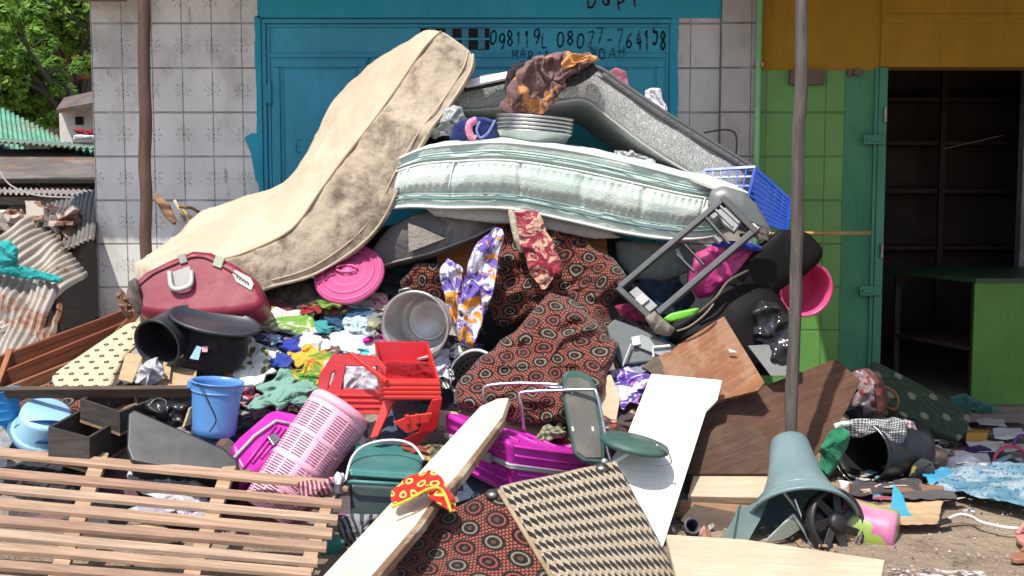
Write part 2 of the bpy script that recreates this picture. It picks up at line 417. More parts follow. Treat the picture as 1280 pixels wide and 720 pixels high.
def tile_mat(c, c2, orn=.5, grime=.5, wear=.0, gs=.8):
    s = NT('tiles'); x, y, z = s.sep(s.ob()); v = s.comb(x, z)
    cx, cy, ix, iy = s.cell(s.map(v, loc=(.021, .04, 0)), .205, .302)
    gx = s.math('ABSOLUTE', s.math('SUBTRACT', .1025, s.math('ABSOLUTE', cx))); gy = s.math('ABSOLUTE', s.math('SUBTRACT', .151, s.math('ABSOLUTE', cy)))
    gap = s.math('MAXIMUM', s.step(gx, .004, .0018), s.step(gy, .0075, .0045))
    rnd_ = s.noise(1, s.comb(s.math('MULTIPLY', ix, 7.13), s.math('MULTIPLY', iy, 3.77), 0.0), 0)
    cc = s.mix(s.step(s.noise(2.2, det=5), .35, .7), c, c2); cc = s.mix(s.math('MULTIPLY', s.step(rnd_, .35, .65), .35), cc, sc(c2, .8))
    if orn:
        a, b, _, _ = s.cell(s.map(v, loc=(.1235, .04, 0)), .205, .302)
        r = s.rr(a, b); ang = s.math('ARCTAN2', b, a)
        pet = s.math('MULTIPLY_ADD', s.math('COSINE', s.math('MULTIPLY', ang, 8.0)), .014, .038)
        d = s.math('ABSOLUTE', s.math('SUBTRACT', r, pet)); m1 = s.step(d, .007, .003)
        m1 = s.math('MAXIMUM', m1, s.step(r, .012, .008)); m1 = s.math('MULTIPLY', m1, s.step(s.noise(60), .40, .55))
        cc = s.mix(s.math('MULTIPLY', m1, orn), cc, (.12, .12, .14))
        # raised cross diamonds on the upper courses
        dd = s.math('ABSOLUTE', s.math('SUBTRACT', s.math('ABSOLUTE', s.math('MULTIPLY', a, 1.45)), s.math('ABSOLUTE', b)))
        ln = s.math('MULTIPLY', s.step(dd, .009, .004), s.math('GREATER_THAN', z, 2.19))
        cc = s.mix(s.math('MULTIPLY', ln, .22), cc, (.75, .72, .66))
        dd2 = s.math('ABSOLUTE', s.math('SUBTRACT', dd, .02)); ln2 = s.math('MULTIPLY', s.step(dd2, .004, .002), s.math('GREATER_THAN', z, 2.19))
        cc = s.mix(s.math('MULTIPLY', ln2, .25), cc, (.15, .13, .11))
    dirt = s.step(s.noise(1.6, s.map(s.ob(), (1, 1, .6)), 6, .7), .45, .68)
    cc = s.mix(s.math('MULTIPLY', dirt, grime * .55), cc, (.22, .17, .13))
    sm = s.math('MULTIPLY', s.step(s.noise(9, s.map(s.ob(), (1, 1, .25)), 5, .7), .62, .72), grime * .8); cc = s.mix(sm, cc, (.08, .06, .05))
    if wear:
        cc = s.mix(s.math('MULTIPLY', s.step(s.noise(24, s.map(s.ob(), (1, 1, .5)), 5, .8), .66, .7), wear), cc, (.45, .42, .36))
    cc = s.mix(s.math('MULTIPLY', s.math('MULTIPLY', gap, gs), s.step(s.noise(3.5, det=4), .2, .55)), cc, sc(c, .16)); h = s.math('SUBTRACT', 1.0, gap)
    r_ = s.math('MULTIPLY_ADD', s.noise(6, det=4), .4, .2)
    return s.done(cc, r_, nrm=s.bump(s.math('ADD', h, s.math('MULTIPLY', s.noise(5), .4)), .004))
def paint_metal(c, key=0, rust=.25):
    s = NT('painted_metal'); cc = s.mix(s.step(s.noise(1.5, det=5), .35, .7), sc(c, .86), sc(c, 1.12))
    st = s.step(s.noise(3, s.map(s.ob(), (6, 6, .7)), 5, .7), .5, .75); cc = s.mix(s.math('MULTIPLY', st, .35), cc, sc(c, .5))
    sp = s.step(s.noise(26, det=4, rough=.7), .70, .74); cc = s.mix(s.math('MULTIPLY', sp, rust * 2), cc, (.10, .06, .04))
    return s.done(cc, s.math('MULTIPLY_ADD', s.noise(7, det=4), .3, .32), nrm=s.bump(s.noise(8, det=3), .006))
def plaster(c, c2, wear=.3, bd=.004):
    s = NT('plaster'); cc = s.mix(s.step(s.noise(2, det=6, rough=.65), .35, .7), c, c2)
    st = s.step(s.noise(2.5, s.map(s.ob(), (4, 4, .5)), 5, .7), .5, .75); cc = s.mix(s.math('MULTIPLY', st, wear), cc, sc(c, .45))
    sp = s.step(s.noise(20, det=5, rough=.75), .66, .7); cc = s.mix(s.math('MULTIPLY', sp, wear), cc, (.2, .16, .12))
    return s.done(cc, .85, nrm=s.bump(s.noise(30, det=4), bd))
def corrugated(c, rust=.6, c2=None, key=0, metalv=.3):
    k = ('cor', c, rust, key)
    if k in MC: return MC[k]
    s = NT('corrugated'); v = s.map(s.ob(), loc=(key, 0, 0)); cc = s.mix(s.step(s.noise(2.5, v, 5, .7), .4, .65), c, c2 or sc(c, .7))
    rr_ = s.step(s.noise(3.2, s.map(v, (1, 1, 1)), 7, .75, .5), .62 - rust * .25, .72 - rust * .2)
    cc = s.mix(rr_, cc, s.mix(s.noise(30), (.16, .06, .03), (.32, .14, .07))); cc = dusty(s, cc, .4, 4)
    MC[k] = s.done(cc, .6, metalv, nrm=s.bump(s.noise(20, det=4), .003)); return MC[k]
def foliage(c, c2):
    s = NT('foliage'); oi = s.n.new('ShaderNodeNewGeometry'); n = s.noise(1.2, det=2); h = s.noise(14, det=1)
    cc = s.mix(s.step(n, .35, .65), c, c2); cc = s.mix(s.step(h, .4, .62), cc, sc(c2, 1.5))
    s.b.inputs['Transmission Weight'].default_value = 0
    m = s.done(cc, .55, spec=.3)
    t = s.n.new('ShaderNodeBsdfTranslucent'); s.set(t.inputs[0], s.mix(.5, c2, (.3, .45, .05))); ms = s.n.new('ShaderNodeMixShader'); ms.inputs[0].default_value = .35
    s.t.links.new(s.b.outputs[0], ms.inputs[1]); s.t.links.new(t.outputs[0], ms.inputs[2]); s.t.links.new(ms.outputs[0], s.n['Material Output'].inputs[0]); return m

# ------------------------------------------------------------------ ground
def ground_mat():
    s = NT('dirt'); cc = s.mix(s.step(s.noise(.9, det=6, rough=.65), .35, .68), (.26, .19, .135), (.40, .31, .225))
    cc = s.mix(s.step(s.noise(5, det=6, rough=.75), .52, .68), cc, (.19, .14, .10))
    cc = s.mix(s.step(s.noise(60, det=3), .6, .7), cc, (.46, .38, .29))
    st = s.step(s.vor(55), .16, .1); cc = s.mix(s.math('MULTIPLY', st, s.step(s.noise(3), .5, .6)), cc, (.10, .08, .07))
    h = s.math('ADD', s.noise(9, det=6, rough=.7), s.math('MULTIPLY', s.noise(60, det=4), .35)); return s.done(cc, .95, nrm=s.bump(h, .06), spec=.2)
def gz(x, y):
    return -.02 + .022 * noise.noise(V((x * 1.1, y * 1.1, 0))) + .008 * noise.noise(V((x * 6, y * 6, 3)))
xs = [-400, -60, -12] + [-8 + i * .08 for i in range(201)] + [12, 60, 400]
ys = [-400, -60, -12] + [-8.4 + i * .08 for i in range(104)] + [0, .5, 6, 20, 60, 400]
gv = [V((x, y, gz(x, y) if abs(x) < 9 and -9 < y < -.1 else -.03)) for y in ys for x in xs]; W_ = len(xs)
gf = [(j * W_ + i, j * W_ + i + 1, (j + 1) * W_ + i + 1, (j + 1) * W_ + i) for j in range(len(ys) - 1) for i in range(W_ - 1)]
add('ground', geo(gv, gf), ground_mat(), M=Matrix(), kind='structure', smooth=True)
I4 = Matrix()
def BX(x0, x1, y0, y1, z0, z1): return g_box(I4, x0, x1, y0, y1, z0, z1)
def wx(px): return (px - 640) / 180
def wz(py): return P(640, py, 0).z

# ------------------------------------------------------------------ left shop: tiled wall and blue metal front
M0 = Matrix.Translation((-.6, 0, 0))
tiles = tile_mat((.66, .64, .605), (.80, .775, .74), .7, .95, 0, .75)
shop = thing('shop_building', 'shop front of worn white patterned tiles around a blue metal double door', 'building', M0)
xL, xB0, xB1, xR = wx(121), wx(327), wx(846), wx(941)
add('tiled_wall', BX(xL, xB0, 0, .25, -.1, 3.3), tiles, shop, label='patterned white tiles left of the blue door')
# right strip with the ragged overpainted edge: tiles, then paint sheet with an uneven outline
add('tiled_wall', BX(xB1 - .02, wx(898), .012, .25, -.1, wz(20)), tile_mat((.50, .48, .46), (.60, .57, .55), 0, .7), shop, label='greyer plain tiles right of the blue door')
add('tiled_wall', BX(wx(897), xR, -.03, .01, -.1, 3.3), tile_mat((.40, .37, .35), (.52, .48, .45), 0, .9), shop, label='narrow tiled pier beside the green pipe')
blue = paint_metal((.018, .31, .44)); blue2 = paint_metal((.016, .27, .40)); bluel = plaster((.02, .30, .42), (.035, .35, .48), .25, .002)
add('lintel', BX(xB0, wx(897.2), -.004, .3, wz(22), 3.3), bluel, shop, label='blue painted lintel')
def ragged(x, w, z0, z1, sgn, seed, y=-.004):
    n = 60; e = []
    for i in range(n + 1):
        z = z0 + (z1 - z0) * i / n; k = noise.noise(V((seed, z * 3, 0))) * .6 + noise.noise(V((seed, z * 16, 4))) * .5
        e.append(V((x + sgn * w * (.55 + .45 * k), y, z)))
    base = [V((x - sgn * .02, y, z1)), V((x - sgn * .02, y, z0))]; return g_poly(e + base, V((0, -1, 0)), .006)
add('overpaint', ragged(xB0 + .0, .035, wz(420), wz(20), -1, 3), bluel, shop)
add('overpaint', g_poly([V((xB0 + .01, -.005, wz(168))), V((wx(318), -.005, wz(166))), V((wx(308), -.005, wz(172))), V((wx(316), -.005, wz(192))), V((wx(321), -.005, wz(225))), V((xB0 + .01, -.005, wz(236)))], V((0, -1, 0)), .006), bluel, shop)
add('overpaint', ragged(xB1 - .03, .045, wz(330), wz(21), 1, 8, .004), bluel, shop)
# metal front: recessed sheet, outer frame, two leaves with their own frames
fx0, fx1 = wx(331), wx(840)
add('front_panel', BX(xB0, xB1 - .015, .03, .06, -.05, wz(22)), blue, shop)
def rect_frame(x0, x1, z0, z1, w, y0, y1): return join(BX(x0, x1, y0, y1, z1 - w, z1), BX(x0, x0 + w, y0, y1, z0, z1 - w), BX(x1 - w, x1, y0, y1, z0, z1 - w))
add('door_frame', rect_frame(fx0, fx1, -.02, wz(23.5), .028, .008, .03), blue2, shop, bevel=.003)
add('door_frame', rect_frame(fx0 + .035, fx1 - .035, -.02, wz(30), .02, .018, .03), blue2, shop, bevel=.003)
add('transom', BX(fx0 + .055, fx1 - .055, .006, .03, wz(72), wz(66)), blue2, shop, bevel=.004)
for a, b in ((342, 462), (466, 830)):
    d = add('door', join(BX(wx(a), wx(b), .008, .028, .0, wz(72.5))), blue, shop, bevel=.002)
    add('door_rail', rect_frame(wx(a) + .012, wx(b) - .012, .02, wz(75), .05, -.008, .0085), blue2, d, bevel=.004)
    add('door_rail', rect_frame(wx(a) + .075, wx(b) - .075, .06, wz(84), .012, .001, .0085), blue2, d, bevel=.003)
dl = bpy.data.objects['door']
add('hinge', join(g_lathe(Matrix.Translation((wx(340.5), -.004, wz(130))), [(0, 0), (.017, 0), (.017, .15), (0, .15)], 12)), blue2, dl, smooth=False)
add('hinge', BX(wx(336), wx(345), -.002, .007, wz(128), wz(106)), blue2, dl)
black = plastic((.006, .006, .008), .8, .1)
vb = add('vent_block', BX(wx(527), wx(612), .020, .0275, wz(61.5), wz(35)), black, shop, label='block of black ventilation holes above the door')
add('vent_bar', BX(wx(526), wx(613), .008, .0195, wz(49.8), wz(47.2)), blue, vb)
for kk in range(4):
    for za, zb in ((47, 35.5), (61, 50)): add('vent_baffle', BX(wx(538 + kk * 20), wx(546.5 + kk * 20), .010, .0198, wz(za), wz(zb)), paint_metal((.03, .2, .28)), vb)
# handwriting
GL = {'0': [[(0, .7), (.1, 1.2), (.45, 1.35), (.7, 1), (.7, .4), (.4, 0), (.1, .15), (0, .7)]], '9': [[(.65, .9), (.4, .6), (.05, .8), (.1, 1.2), (.5, 1.35), (.68, 1), (.6, .4), (.35, 0)]],
 '8': [[(.35, .7), (.05, 1), (.3, 1.35), (.6, 1.05), (.35, .7), (.05, .35), (.35, 0), (.65, .35), (.35, .7)]], '5': [[(.65, 1.35), (.12, 1.3), (.08, .8), (.5, .85), (.65, .4), (.35, 0), (.02, .12)]],
 '1': [[(.1, 1.05), (.32, 1.35), (.3, 0)]], '6': [[(.55, 1.35), (.15, .8), (.05, .3), (.35, 0), (.62, .3), (.4, .65), (.1, .45)]], '7': [[(.02, 1.3), (.65, 1.33), (.28, 0)]],
 '4': [[(.4, 1.35), (.02, .5), (.65, .52)], [(.48, .9), (.42, 0)]], '-': [[(.1, .6), (.6, .66)]], 'M': [[(0, 0), (.06, 1.3), (.35, .5), (.64, 1.3), (.7, 0)]],
 'A': [[(0, 0), (.35, 1.3), (.7, 0)], [(.12, .45), (.58, .45)]], 'R': [[(.05, 0), (.08, 1.3), (.55, 1.2), (.5, .75), (.1, .65), (.65, 0)]], 'I': [[(.3, 0), (.3, 1.3)]],
 'N': [[(.05, 0), (.05, 1.3), (.6, 0), (.62, 1.3)]], 'O': [[(0, .65), (.15, 1.2), (.5, 1.25), (.68, .65), (.45, .05), (.12, .1), (0, .65)]], 'H': [[(.05, 0), (.05, 1.3)], [(.6, 0), (.62, 1.3)], [(.05, .62), (.6, .68)]],
 'D': [[(.05, 0), (.05, 1.3), (.5, 1.15), (.62, .6), (.4, .05), (.05, 0)]], 'U': [[(.05, 1.3), (.08, .2), (.35, 0), (.6, .2), (.62, 1.3)]], 'P': [[(.08, 0), (.08, 1.3), (.6, 1.2), (.55, .7), (.1, .6)]],
 'E': [[(.6, 1.3), (.05, 1.3), (.05, 0), (.6, 0)], [(.05, .68), (.45, .68)]], 'T': [[(0, 1.3), (.7, 1.3)], [(.35, 1.3), (.35, 0)]], 'L': [[(.05, 1.3), (.05, 0), (.6, 0)]],
 'p': [[(.08, -.4), (.08, .9), (.5, .8), (.5, .2), (.1, .1)]], 'u': [[(.05, .9), (.08, .1), (.4, 0), (.5, .9), (.52, 0)]], 'f': [[(.5, 1.2), (.2, 1.1), (.2, 0)], [(0, .7), (.45, .7)]]}
def write(txt, x0, x1, zb, h, y, wd, seed=1, pl=None):
    r = random.Random(seed); out = []; n = len(txt); step = (x1 - x0) / n
    for i, ch in enumerate(txt):
        if ch == ' ': continue
        dz = r.uniform(-.2, .2) * h; sl_ = r.uniform(-.08, .12); kk = r.uniform(.9, 1.1)
        for st in GL[ch]:
            pts = curve([V((x0 + i * step + (a + sl_ * b) * step * .85, y, zb + dz + b / 1.35 * h * kk)) for a, b in st], 3)
            for p, q in zip(pts, pts[1:]):
                d = (q - p)
                if d.length < 1e-5: continue
                d.normalize(); nn = V((-d.z, 0, d.x)) * wd / 2; e = d * wd * .3
                out.append(g_poly([p - e + nn, q + e + nn, q + e - nn, p - e - nn], V((0, -1, 0)), .0012 + .0006 * (len(out) % 3)))
    g = join(*out)
    if pl:
        g['v'] = [pl(p) for p in g['v']]
    return g
ink = NT('ink'); ink = ink.done(ink.mix(ink.step(ink.noise(30), .35, .6), (.02, .20, .30), (.014, .085, .14)), .8)
ink2 = NT('ink_red'); ink2 = ink2.done(ink2.mix(ink2.step(ink2.noise(20), .3, .6), (.12, .05, .12), (.10, .02, .06)), .8)
add('handwriting', write('098119L', wx(613), wx(688), wz(58), .10, .0285, .012, 2), ink, shop, label='painted numbers on the blue panel')
add('handwriting', write('08077-76', wx(696), wx(793), wz(56), .10, .0285, .012, 3), ink, shop)
add('handwriting', write('4158', wx(795), wx(833), wz(59), .13, .0275, .014, 4), ink, shop)
add('handwriting', write('MARIA', wx(640), wx(690), wz(74), .058, .0015, .008, 5), ink, shop)
add('handwriting', write('NOAH', wx(736), wx(784), wz(72), .068, .0015, .008, 6), ink, shop)
add('handwriting', write('Dupf', wx(733), wx(806), wz(9), .13, -.006, .014, 9), ink2, shop, label='dark red painted word at the top')
add('handwriting', write('E', wx(372), wx(384), wz(188), .08, .0065, .005, 3), ink, shop)
# roof overhang of the left shop, above the picture
rf = corrugated((.25, .24, .23), .4)
def corr_geo(o, a, b, n, amp, th=.004, bendf=None):
    """corrugated sheet from corner o, edge a across the waves, edge b along them"""
    nn = a.cross(b).normalized()
    return g_sheet(lambda u, v: o + a * u + b * v + nn * amp * math.cos(u * n * 2 * math.pi) + (bendf(u, v) if bendf else V((0, 0, 0))), n * 8, 14, th)
add('roof', corr_geo(V((-3.7, -.92, 3.2)), V((5.25, 0, 0)), V((0, 2.2, .35)), 60, .012), rf, shop, smooth=True)
add('beam', BX(wx(116), wx(176), -.25, -.17, wz(6.5), wz(6.5) + .12), wood((.22, .15, .11), key=1), shop)
# ------------------------------------------------------------------ right shop
M1 = Matrix.Translation((3, 0, 0))
shop2 = thing('shop_building', 'yellow and green painted shop with an open dark doorway', 'building', M1)
green = tile_mat((.11, .29, .055), (.15, .34, .075), 0, .3, .15, .45); greend = plaster((.055, .22, .115), (.085, .27, .135), .3)
yel = plaster((.33, .17, .006), (.39, .21, .01), .25, .006); yel2 = plaster((.33, .165, .006), (.40, .21, .012), .3, .006)
zt = wz(88)
add('wall', BX(xR, wx(1052), .01, .25, -.1, zt), green, shop2, label='green tiled wall')
add('wall', BX(wx(1052), wx(1092), .004, .25, -.1, zt), greend, shop2, label='blue-green door pier')
for zj in range(8): pass
add('wall', BX(xR, wx(1094), .006, .25, zt, 3.3), yel, shop2, label='mustard yellow upper wall')
add('lintel', BX(wx(1094), 6.2, -.012, .25, wz(84), 3.3), yel2, shop2, bevel=.004)
add('lintel_trim', BX(wx(1096), 6.2, -.022, -.0125, wz(30), wz(18)), yel, shop2, bevel=.004)
gm = paint_metal((.05, .22, .13), rust=.5)
add('door_jamb', BX(wx(1092.5), wx(1103), -.03, .12, -.05, wz(84.5)), gm, shop2, bevel=.004)
add('door_post', BX(wx(1088), wx(1092), -.02, .003, -.05, wz(84.5)), gm, shop2)
for y in (175, 363):
    h_ = add('lock_hasp', BX(wx(1074), wx(1101), -.05, -.031, wz(y + 6), wz(y - 6)), gm, shop2, bevel=.005)
    add('bolt', join(BX(wx(1077), wx(1092), -.062, -.0505, wz(y + 2), wz(y - 2))), gm, h_, bevel=.003)
for y in (145, 314): add('hinge', join(g_lathe(Matrix.Translation((wx(1100), -.045, wz(y + 8))), [(0, 0), (.012, 0), (.012, .1), (0, .1)], 10)), metal((.35, .35, .32)), shop2)
brk = plaster((.13, .08, .06), (.2, .14, .1), .3)
add('bracket', BX(wx(982), wx(1024), -.05, .005, wz(106), wz(88)), brk, shop2, label='broken grey stub of masonry behind the pole')
add('bracket', join(BX(wx(1054), wx(1058), -.03, .005, wz(96), wz(86)), BX(wx(1062), wx(1071), -.03, .005, wz(95), wz(87)), BX(wx(1055), wx(1071), -.015, .004, wz(93), wz(88))), brk, shop2)
# interior
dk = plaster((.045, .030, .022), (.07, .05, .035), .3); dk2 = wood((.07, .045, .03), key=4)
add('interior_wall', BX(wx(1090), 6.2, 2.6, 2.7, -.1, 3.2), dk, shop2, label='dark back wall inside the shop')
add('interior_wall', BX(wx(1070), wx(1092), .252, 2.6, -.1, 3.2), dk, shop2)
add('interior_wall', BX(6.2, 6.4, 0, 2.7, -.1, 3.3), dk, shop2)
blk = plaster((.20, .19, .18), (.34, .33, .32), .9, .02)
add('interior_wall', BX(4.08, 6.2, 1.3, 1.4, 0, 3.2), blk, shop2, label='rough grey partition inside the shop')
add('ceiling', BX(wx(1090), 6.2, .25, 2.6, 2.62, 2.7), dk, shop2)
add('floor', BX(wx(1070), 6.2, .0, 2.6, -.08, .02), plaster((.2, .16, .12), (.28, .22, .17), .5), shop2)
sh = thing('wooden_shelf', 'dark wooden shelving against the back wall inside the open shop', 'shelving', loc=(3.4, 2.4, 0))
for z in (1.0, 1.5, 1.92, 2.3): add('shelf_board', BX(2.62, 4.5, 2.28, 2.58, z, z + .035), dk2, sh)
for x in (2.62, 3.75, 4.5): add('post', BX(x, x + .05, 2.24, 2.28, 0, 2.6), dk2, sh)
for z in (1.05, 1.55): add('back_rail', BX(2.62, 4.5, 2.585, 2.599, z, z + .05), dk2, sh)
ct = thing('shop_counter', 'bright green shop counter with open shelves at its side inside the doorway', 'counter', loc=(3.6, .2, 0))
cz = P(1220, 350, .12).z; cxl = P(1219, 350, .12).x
gcn = paint_metal((.10, .26, .035)); gcd = paint_metal((.035, .075, .03))  # lit front panel and darker countertop: light put into the two greens
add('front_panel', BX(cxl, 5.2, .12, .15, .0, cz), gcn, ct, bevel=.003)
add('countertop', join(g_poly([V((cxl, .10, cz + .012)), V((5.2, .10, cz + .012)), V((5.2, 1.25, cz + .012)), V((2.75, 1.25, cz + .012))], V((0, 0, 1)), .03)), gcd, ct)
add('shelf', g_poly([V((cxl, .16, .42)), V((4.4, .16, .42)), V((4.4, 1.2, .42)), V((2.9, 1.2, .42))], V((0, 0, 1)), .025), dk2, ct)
add('post', BX(2.98, 3.02, .95, .99, 0, cz - .02), dk2, ct); add('post', BX(cxl + .0, cxl + .04, .151, .19, 0, cz - .02), dk2, ct)
tube = g_tube([P(1180, 186, 1.0), P(1254, 169, 1.25)], .004, 6)
add('thin_stick', tube, wood((.2, .15, .1)), label='thin stick poking out of the block partition in the dark doorway', cat='stick')
# awning of the right shop (above the picture)
add('roof', corr_geo(V((1.36, -3.3, 3.30)), V((5.85, 0, 0)), V((0, 3.5, .4)), 60, .012), rf, shop2, smooth=True)
# pipe, poles
pipe = add('drain_pipe', g_tube([V((wx(940.5), -.06, -.0)), V((wx(942.5), -.06, 3.3))], .021, 14), plastic((.25, .55, .25), .5), label='light green vertical plastic pipe between the two shops', cat='pipe', smooth=True)
add('pipe_clip', join(g_lathe(Matrix.Translation((wx(941.4), -.06, wz(84))), [(.022, 0), (.025, 0), (.025, .025), (.022, .025)], 14), BX(wx(943), wx(948), -.06, .0, wz(84), wz(79))), metal((.4, .38, .3)), pipe)
def pole(pts, r, mat, label, seed, flat=1):
    g = g_tube(curve(pts, 10), r, 14); g['v'] = [p + V((noise.noise(p * 4 + V((seed, 0, 0))), noise.noise(p * 4 + V((0, seed, 0))), 0)) * r * .35 for p in g['v']]
    return add('wooden_pole', g, mat, label=label, cat='pole', smooth=True)
pw = wood((.13, .11, .10), dark=.5, axis='z', key=2)
pole([P(185, 560, -.9), P(183, 330, -.9), P(182, 200, -.9), P(180, 80, -.9), P(176, -70, -.9)], .038, wood((.125, .075, .055), dark=.6, axis='z', key=3), 'thin leaning wooden post in front of the patterned white tiles', 5)
pole([P(986, 640, -2.4), P(990, 540, -2.4), P(995, 330, -2.4), P(999, 160, -2.4), P(1002, 40, -2.4), P(1004, -110, -2.4)], .031, pw, 'weathered wooden pole standing in front of the green wall', 9)
add('bamboo_stick', g_tube([P(925, 294, -.62), P(1003, 292, -.55), P(1088, 291, -.45)], .0125, 10), wood((.60, .36, .12), knots=.2, key=5), label='short yellow bamboo stick held out level beside the wooden pole', cat='stick', smooth=True)

# ------------------------------------------------------------------ left background
def pbox(name, mat, parent, px0, px1, py0, py1, Y, d, **k):
    a, b = P(px0, py1, Y), P(px1, py0, Y); return add(name, BX(a.x, b.x, Y, Y + d, a.z, b.z), mat, parent, **k)
wh = plaster((.52, .51, .48), (.62, .6, .56), .3)
hs = thing('house', 'small pale house with a grey lean-to roof behind the tree', 'house', loc=(-5.2, 7, 0))
pbox('wall', wh, hs, 83, 200, 132, 420, 6.6, 2.5)
pl = Plane((70, 137, 6.2), (124, 117, 6.2), (124, 100, 8.5)); add('roof', pl.poly([(70, 137), (200, 112), (200, 96), (80, 122)], .05), corrugated((.16, .13, .12), .3, key=3), hs)
pbox('window_opening', black, hs, 94, 104, 146, 156, 6.59, .02)
hs2 = thing('house', 'distant house with a rusty red roof glimpsed through branches', 'house', loc=(-7, 12, 0))
pbox('wall', plaster((.22, .18, .15), (.3, .25, .2), .4), hs2, 66, 180, 92, 330, 12.2, 2)
pl = Plane((60, 96, 11.8), (125, 88, 11.8), (125, 60, 15)); add('roof', pl.poly([(58, 97), (220, 88), (220, 60), (80, 66)], .06), corrugated((.34, .10, .06), .8, key=5), hs2)
# low stalls with metal roofs
gr = corrugated((.10, .30, .19), .25, (.17, .42, .28), key=1); gr2 = corrugated((.15, .22, .17), .3, key=7)
st = thing('market_stall', 'low stall under a light green corrugated metal roof', 'stall', loc=(-4.5, 4, 0))
def psheet(a, b, c, n, amp, bendf=None):             # corner, across-wave end, along-wave end
    o, a_, b_ = T(a), T(b), T(c); return corr_geo(o, a_ - o, b_ - o, n, amp, .004, bendf)
add('roof', psheet((-60, 104, 4.6), (74, 171, 4.6), (-60, 178, 2.9), 22, .013), gr, st, smooth=True)
add('roof', psheet((-60, 170, 3.5), (128, 184, 3.4), (-20, 176, 2.6), 26, .012), gr2, st, smooth=True)
add('roof', psheet((60, 175, 3.6), (128, 188, 3.6), (70, 206, 2.5), 8, .02), gr, st, smooth=True)
pbox('wall', wood((.05, .04, .035), key=8), st, -80, 119, 178, 420, 3.7, .06)
st2 = thing('market_stall', 'dark open stall with a flat grey-brown sheet roof', 'stall', loc=(-4.2, 2, 0))
pl = Plane((0, 224, 1.5), (120, 222, 1.5), (60, 188, 3.0)); grb = corrugated((.15, .125, .105), .3, key=11, metalv=0)
add('roof', pl.poly([(-120, 225), (124, 221), (124, 198), (60, 186), (-120, 188)], .03), grb, st2)
stall_shade = plaster((.010, .008, .008), (.016, .013, .012), .1)  # near-black wall colour carries the shade inside the stall
pbox('wall', stall_shade, st2, -140, 119, 222, 420, 2.9, .05); pbox('side_wall', stall_shade, st2, 118, 124, 224, 420, 1.6, 1.3)
pbox('wall_plate', stall_shade, st2, -100, 122, 224, 229, 1.52, .06)
sg = pbox('sign_board', plaster((.085, .07, .06), (.11, .09, .08), .4), st2, 50, 120, 234, 251, 1.6, .03)
a_ = P(56, 248, 1.595); b_ = P(114, 238, 1.595)
add('lettering', write('TENATURAL', a_.x, b_.x, a_.z, (b_.z - a_.z), 1.596, .006, 7), ink, sg)
add('roof_sheet', psheet((-60, 240, .9), (122, 244, .9), (-60, 234, 1.5), 26, .012), corrugated((.35, .33, .31), .5, key=2), st2, smooth=True)
pbox('beam', wood((.18, .15, .12), key=2), st2, -40, 90, 246, 256, .95, .05); pbox('post', wood((.14, .11, .09), key=2), st2, 17, 30, 250, 420, 1.0, .08)
add('rope', g_tube(curve([P(0, 215, .9), P(14, 232, .85), P(45, 244, .8), P(90, 247, .75), P(122, 248, .7)], 6), .006, 6), plastic((.4, .38, .34)), label='pale rope slung below the grey-brown stall roof', cat='rope')
# black gap: deep void of the stall seen past the sheets (its shade drawn as a near-black sheet)
pbox('board', stall_shade, st2, 40, 123, 290, 470, .9, .04, label='near-black sheet for the shade in the gap beside the tiled wall')
# collapsed roofing sheets
cg = corrugated((.40, .36, .31), .35, key=4); cr = corrugated((.32, .24, .19), .75, key=6)
bn = lambda k, s: (lambda u, v: V((0, -1, .6)) * (k * noise.noise(V((u * 3 + s, v * 3, s))) + k * 1.5 * (u - .5) ** 2))
def csheet(lbl, a, b, c, n, amp, m, bf): return add('roofing_sheet', psheet(a, b, c, n, amp, bf), m, label=lbl, cat='metal sheet', smooth=True, group='collapsed corrugated roofing sheets')
csheet('grey corrugated sheet sloping down beside the tiled wall', (40, 262, .5), (126, 236, .5), (100, 400, -.35) if 0 else (24, 330, -.25), 15, .010, corrugated((.20, .19, .18), .25, key=14), bn(.05, 1))
csheet('pale corrugated sheet with a torn tip pointing at the dark gap', (48, 268, .0), (112, 346, -.35), (-60, 330, -.6), 13, .012, cg, bn(.06, 2))
csheet('weathered grey corrugated sheet under the teal cloth', (-20, 318, -.5), (76, 362, -.7), (-70, 420, -1.0), 12, .013, corrugated((.38, .34, .3), .55, key=9), bn(.08, 3))
csheet('rusty brown corrugated sheet at the foot of the roofing heap', (-10, 400, -.75), (78, 392, -.75), (-30, 450, -1.1), 11, .012, cr, bn(.07, 4))
csheet('dark rusted sheet lying lowest beside the brown planks', (-30, 385, -.6), (72, 350, -.5), (-20, 440, -.7), 10, .012, corrugated((.18, .09, .06), .8, key=19), bn(.06, 6))
def g_rubble(n, fx, size, seed):
    r = random.Random(seed); gs = []
    for i in range(n):
        c = fx(r); s_ = size * r.uniform(.4, 1.3); M = Matrix.Translation(c) @ Matrix.Rotation(r.uniform(0, 6), 4, V((r.random(), r.random(), r.random() + .1)))
        g = g_box(M, -s_, s_, -s_ * r.uniform(.4, .9), s_ * .6, -s_ * .3, s_ * r.uniform(.2, .5)); g['v'] = [p + V([r.uniform(-.2, .2) * s_ for _ in range(3)]) for p in g['v']]; gs.append(g)
    return join(*gs)
def rubble_mat(cs):
    s = NT('rubble'); h = s.sep(s.vor(7, None, 'Color'))[0]
    return s.done(dusty(s, s.ramp(h, [(i / len(cs), c) for i, c in enumerate(cs)], True), .3), .8, nrm=s.bump(s.noise(20), .004))
add('rubble', g_rubble(240, lambda r: P(r.uniform(-60, 100), 0, 0) * 0 + T((r.uniform(-60, 96), r.uniform(264, 312), r.uniform(-.1, .35))), .05, 3), rubble_mat([(.45, .38, .33), (.3, .16, .1), (.5, .45, .4), (.25, .13, .09)]), label='broken tiles and rubble above the collapsed sheets', cat='rubble', kind='stuff')
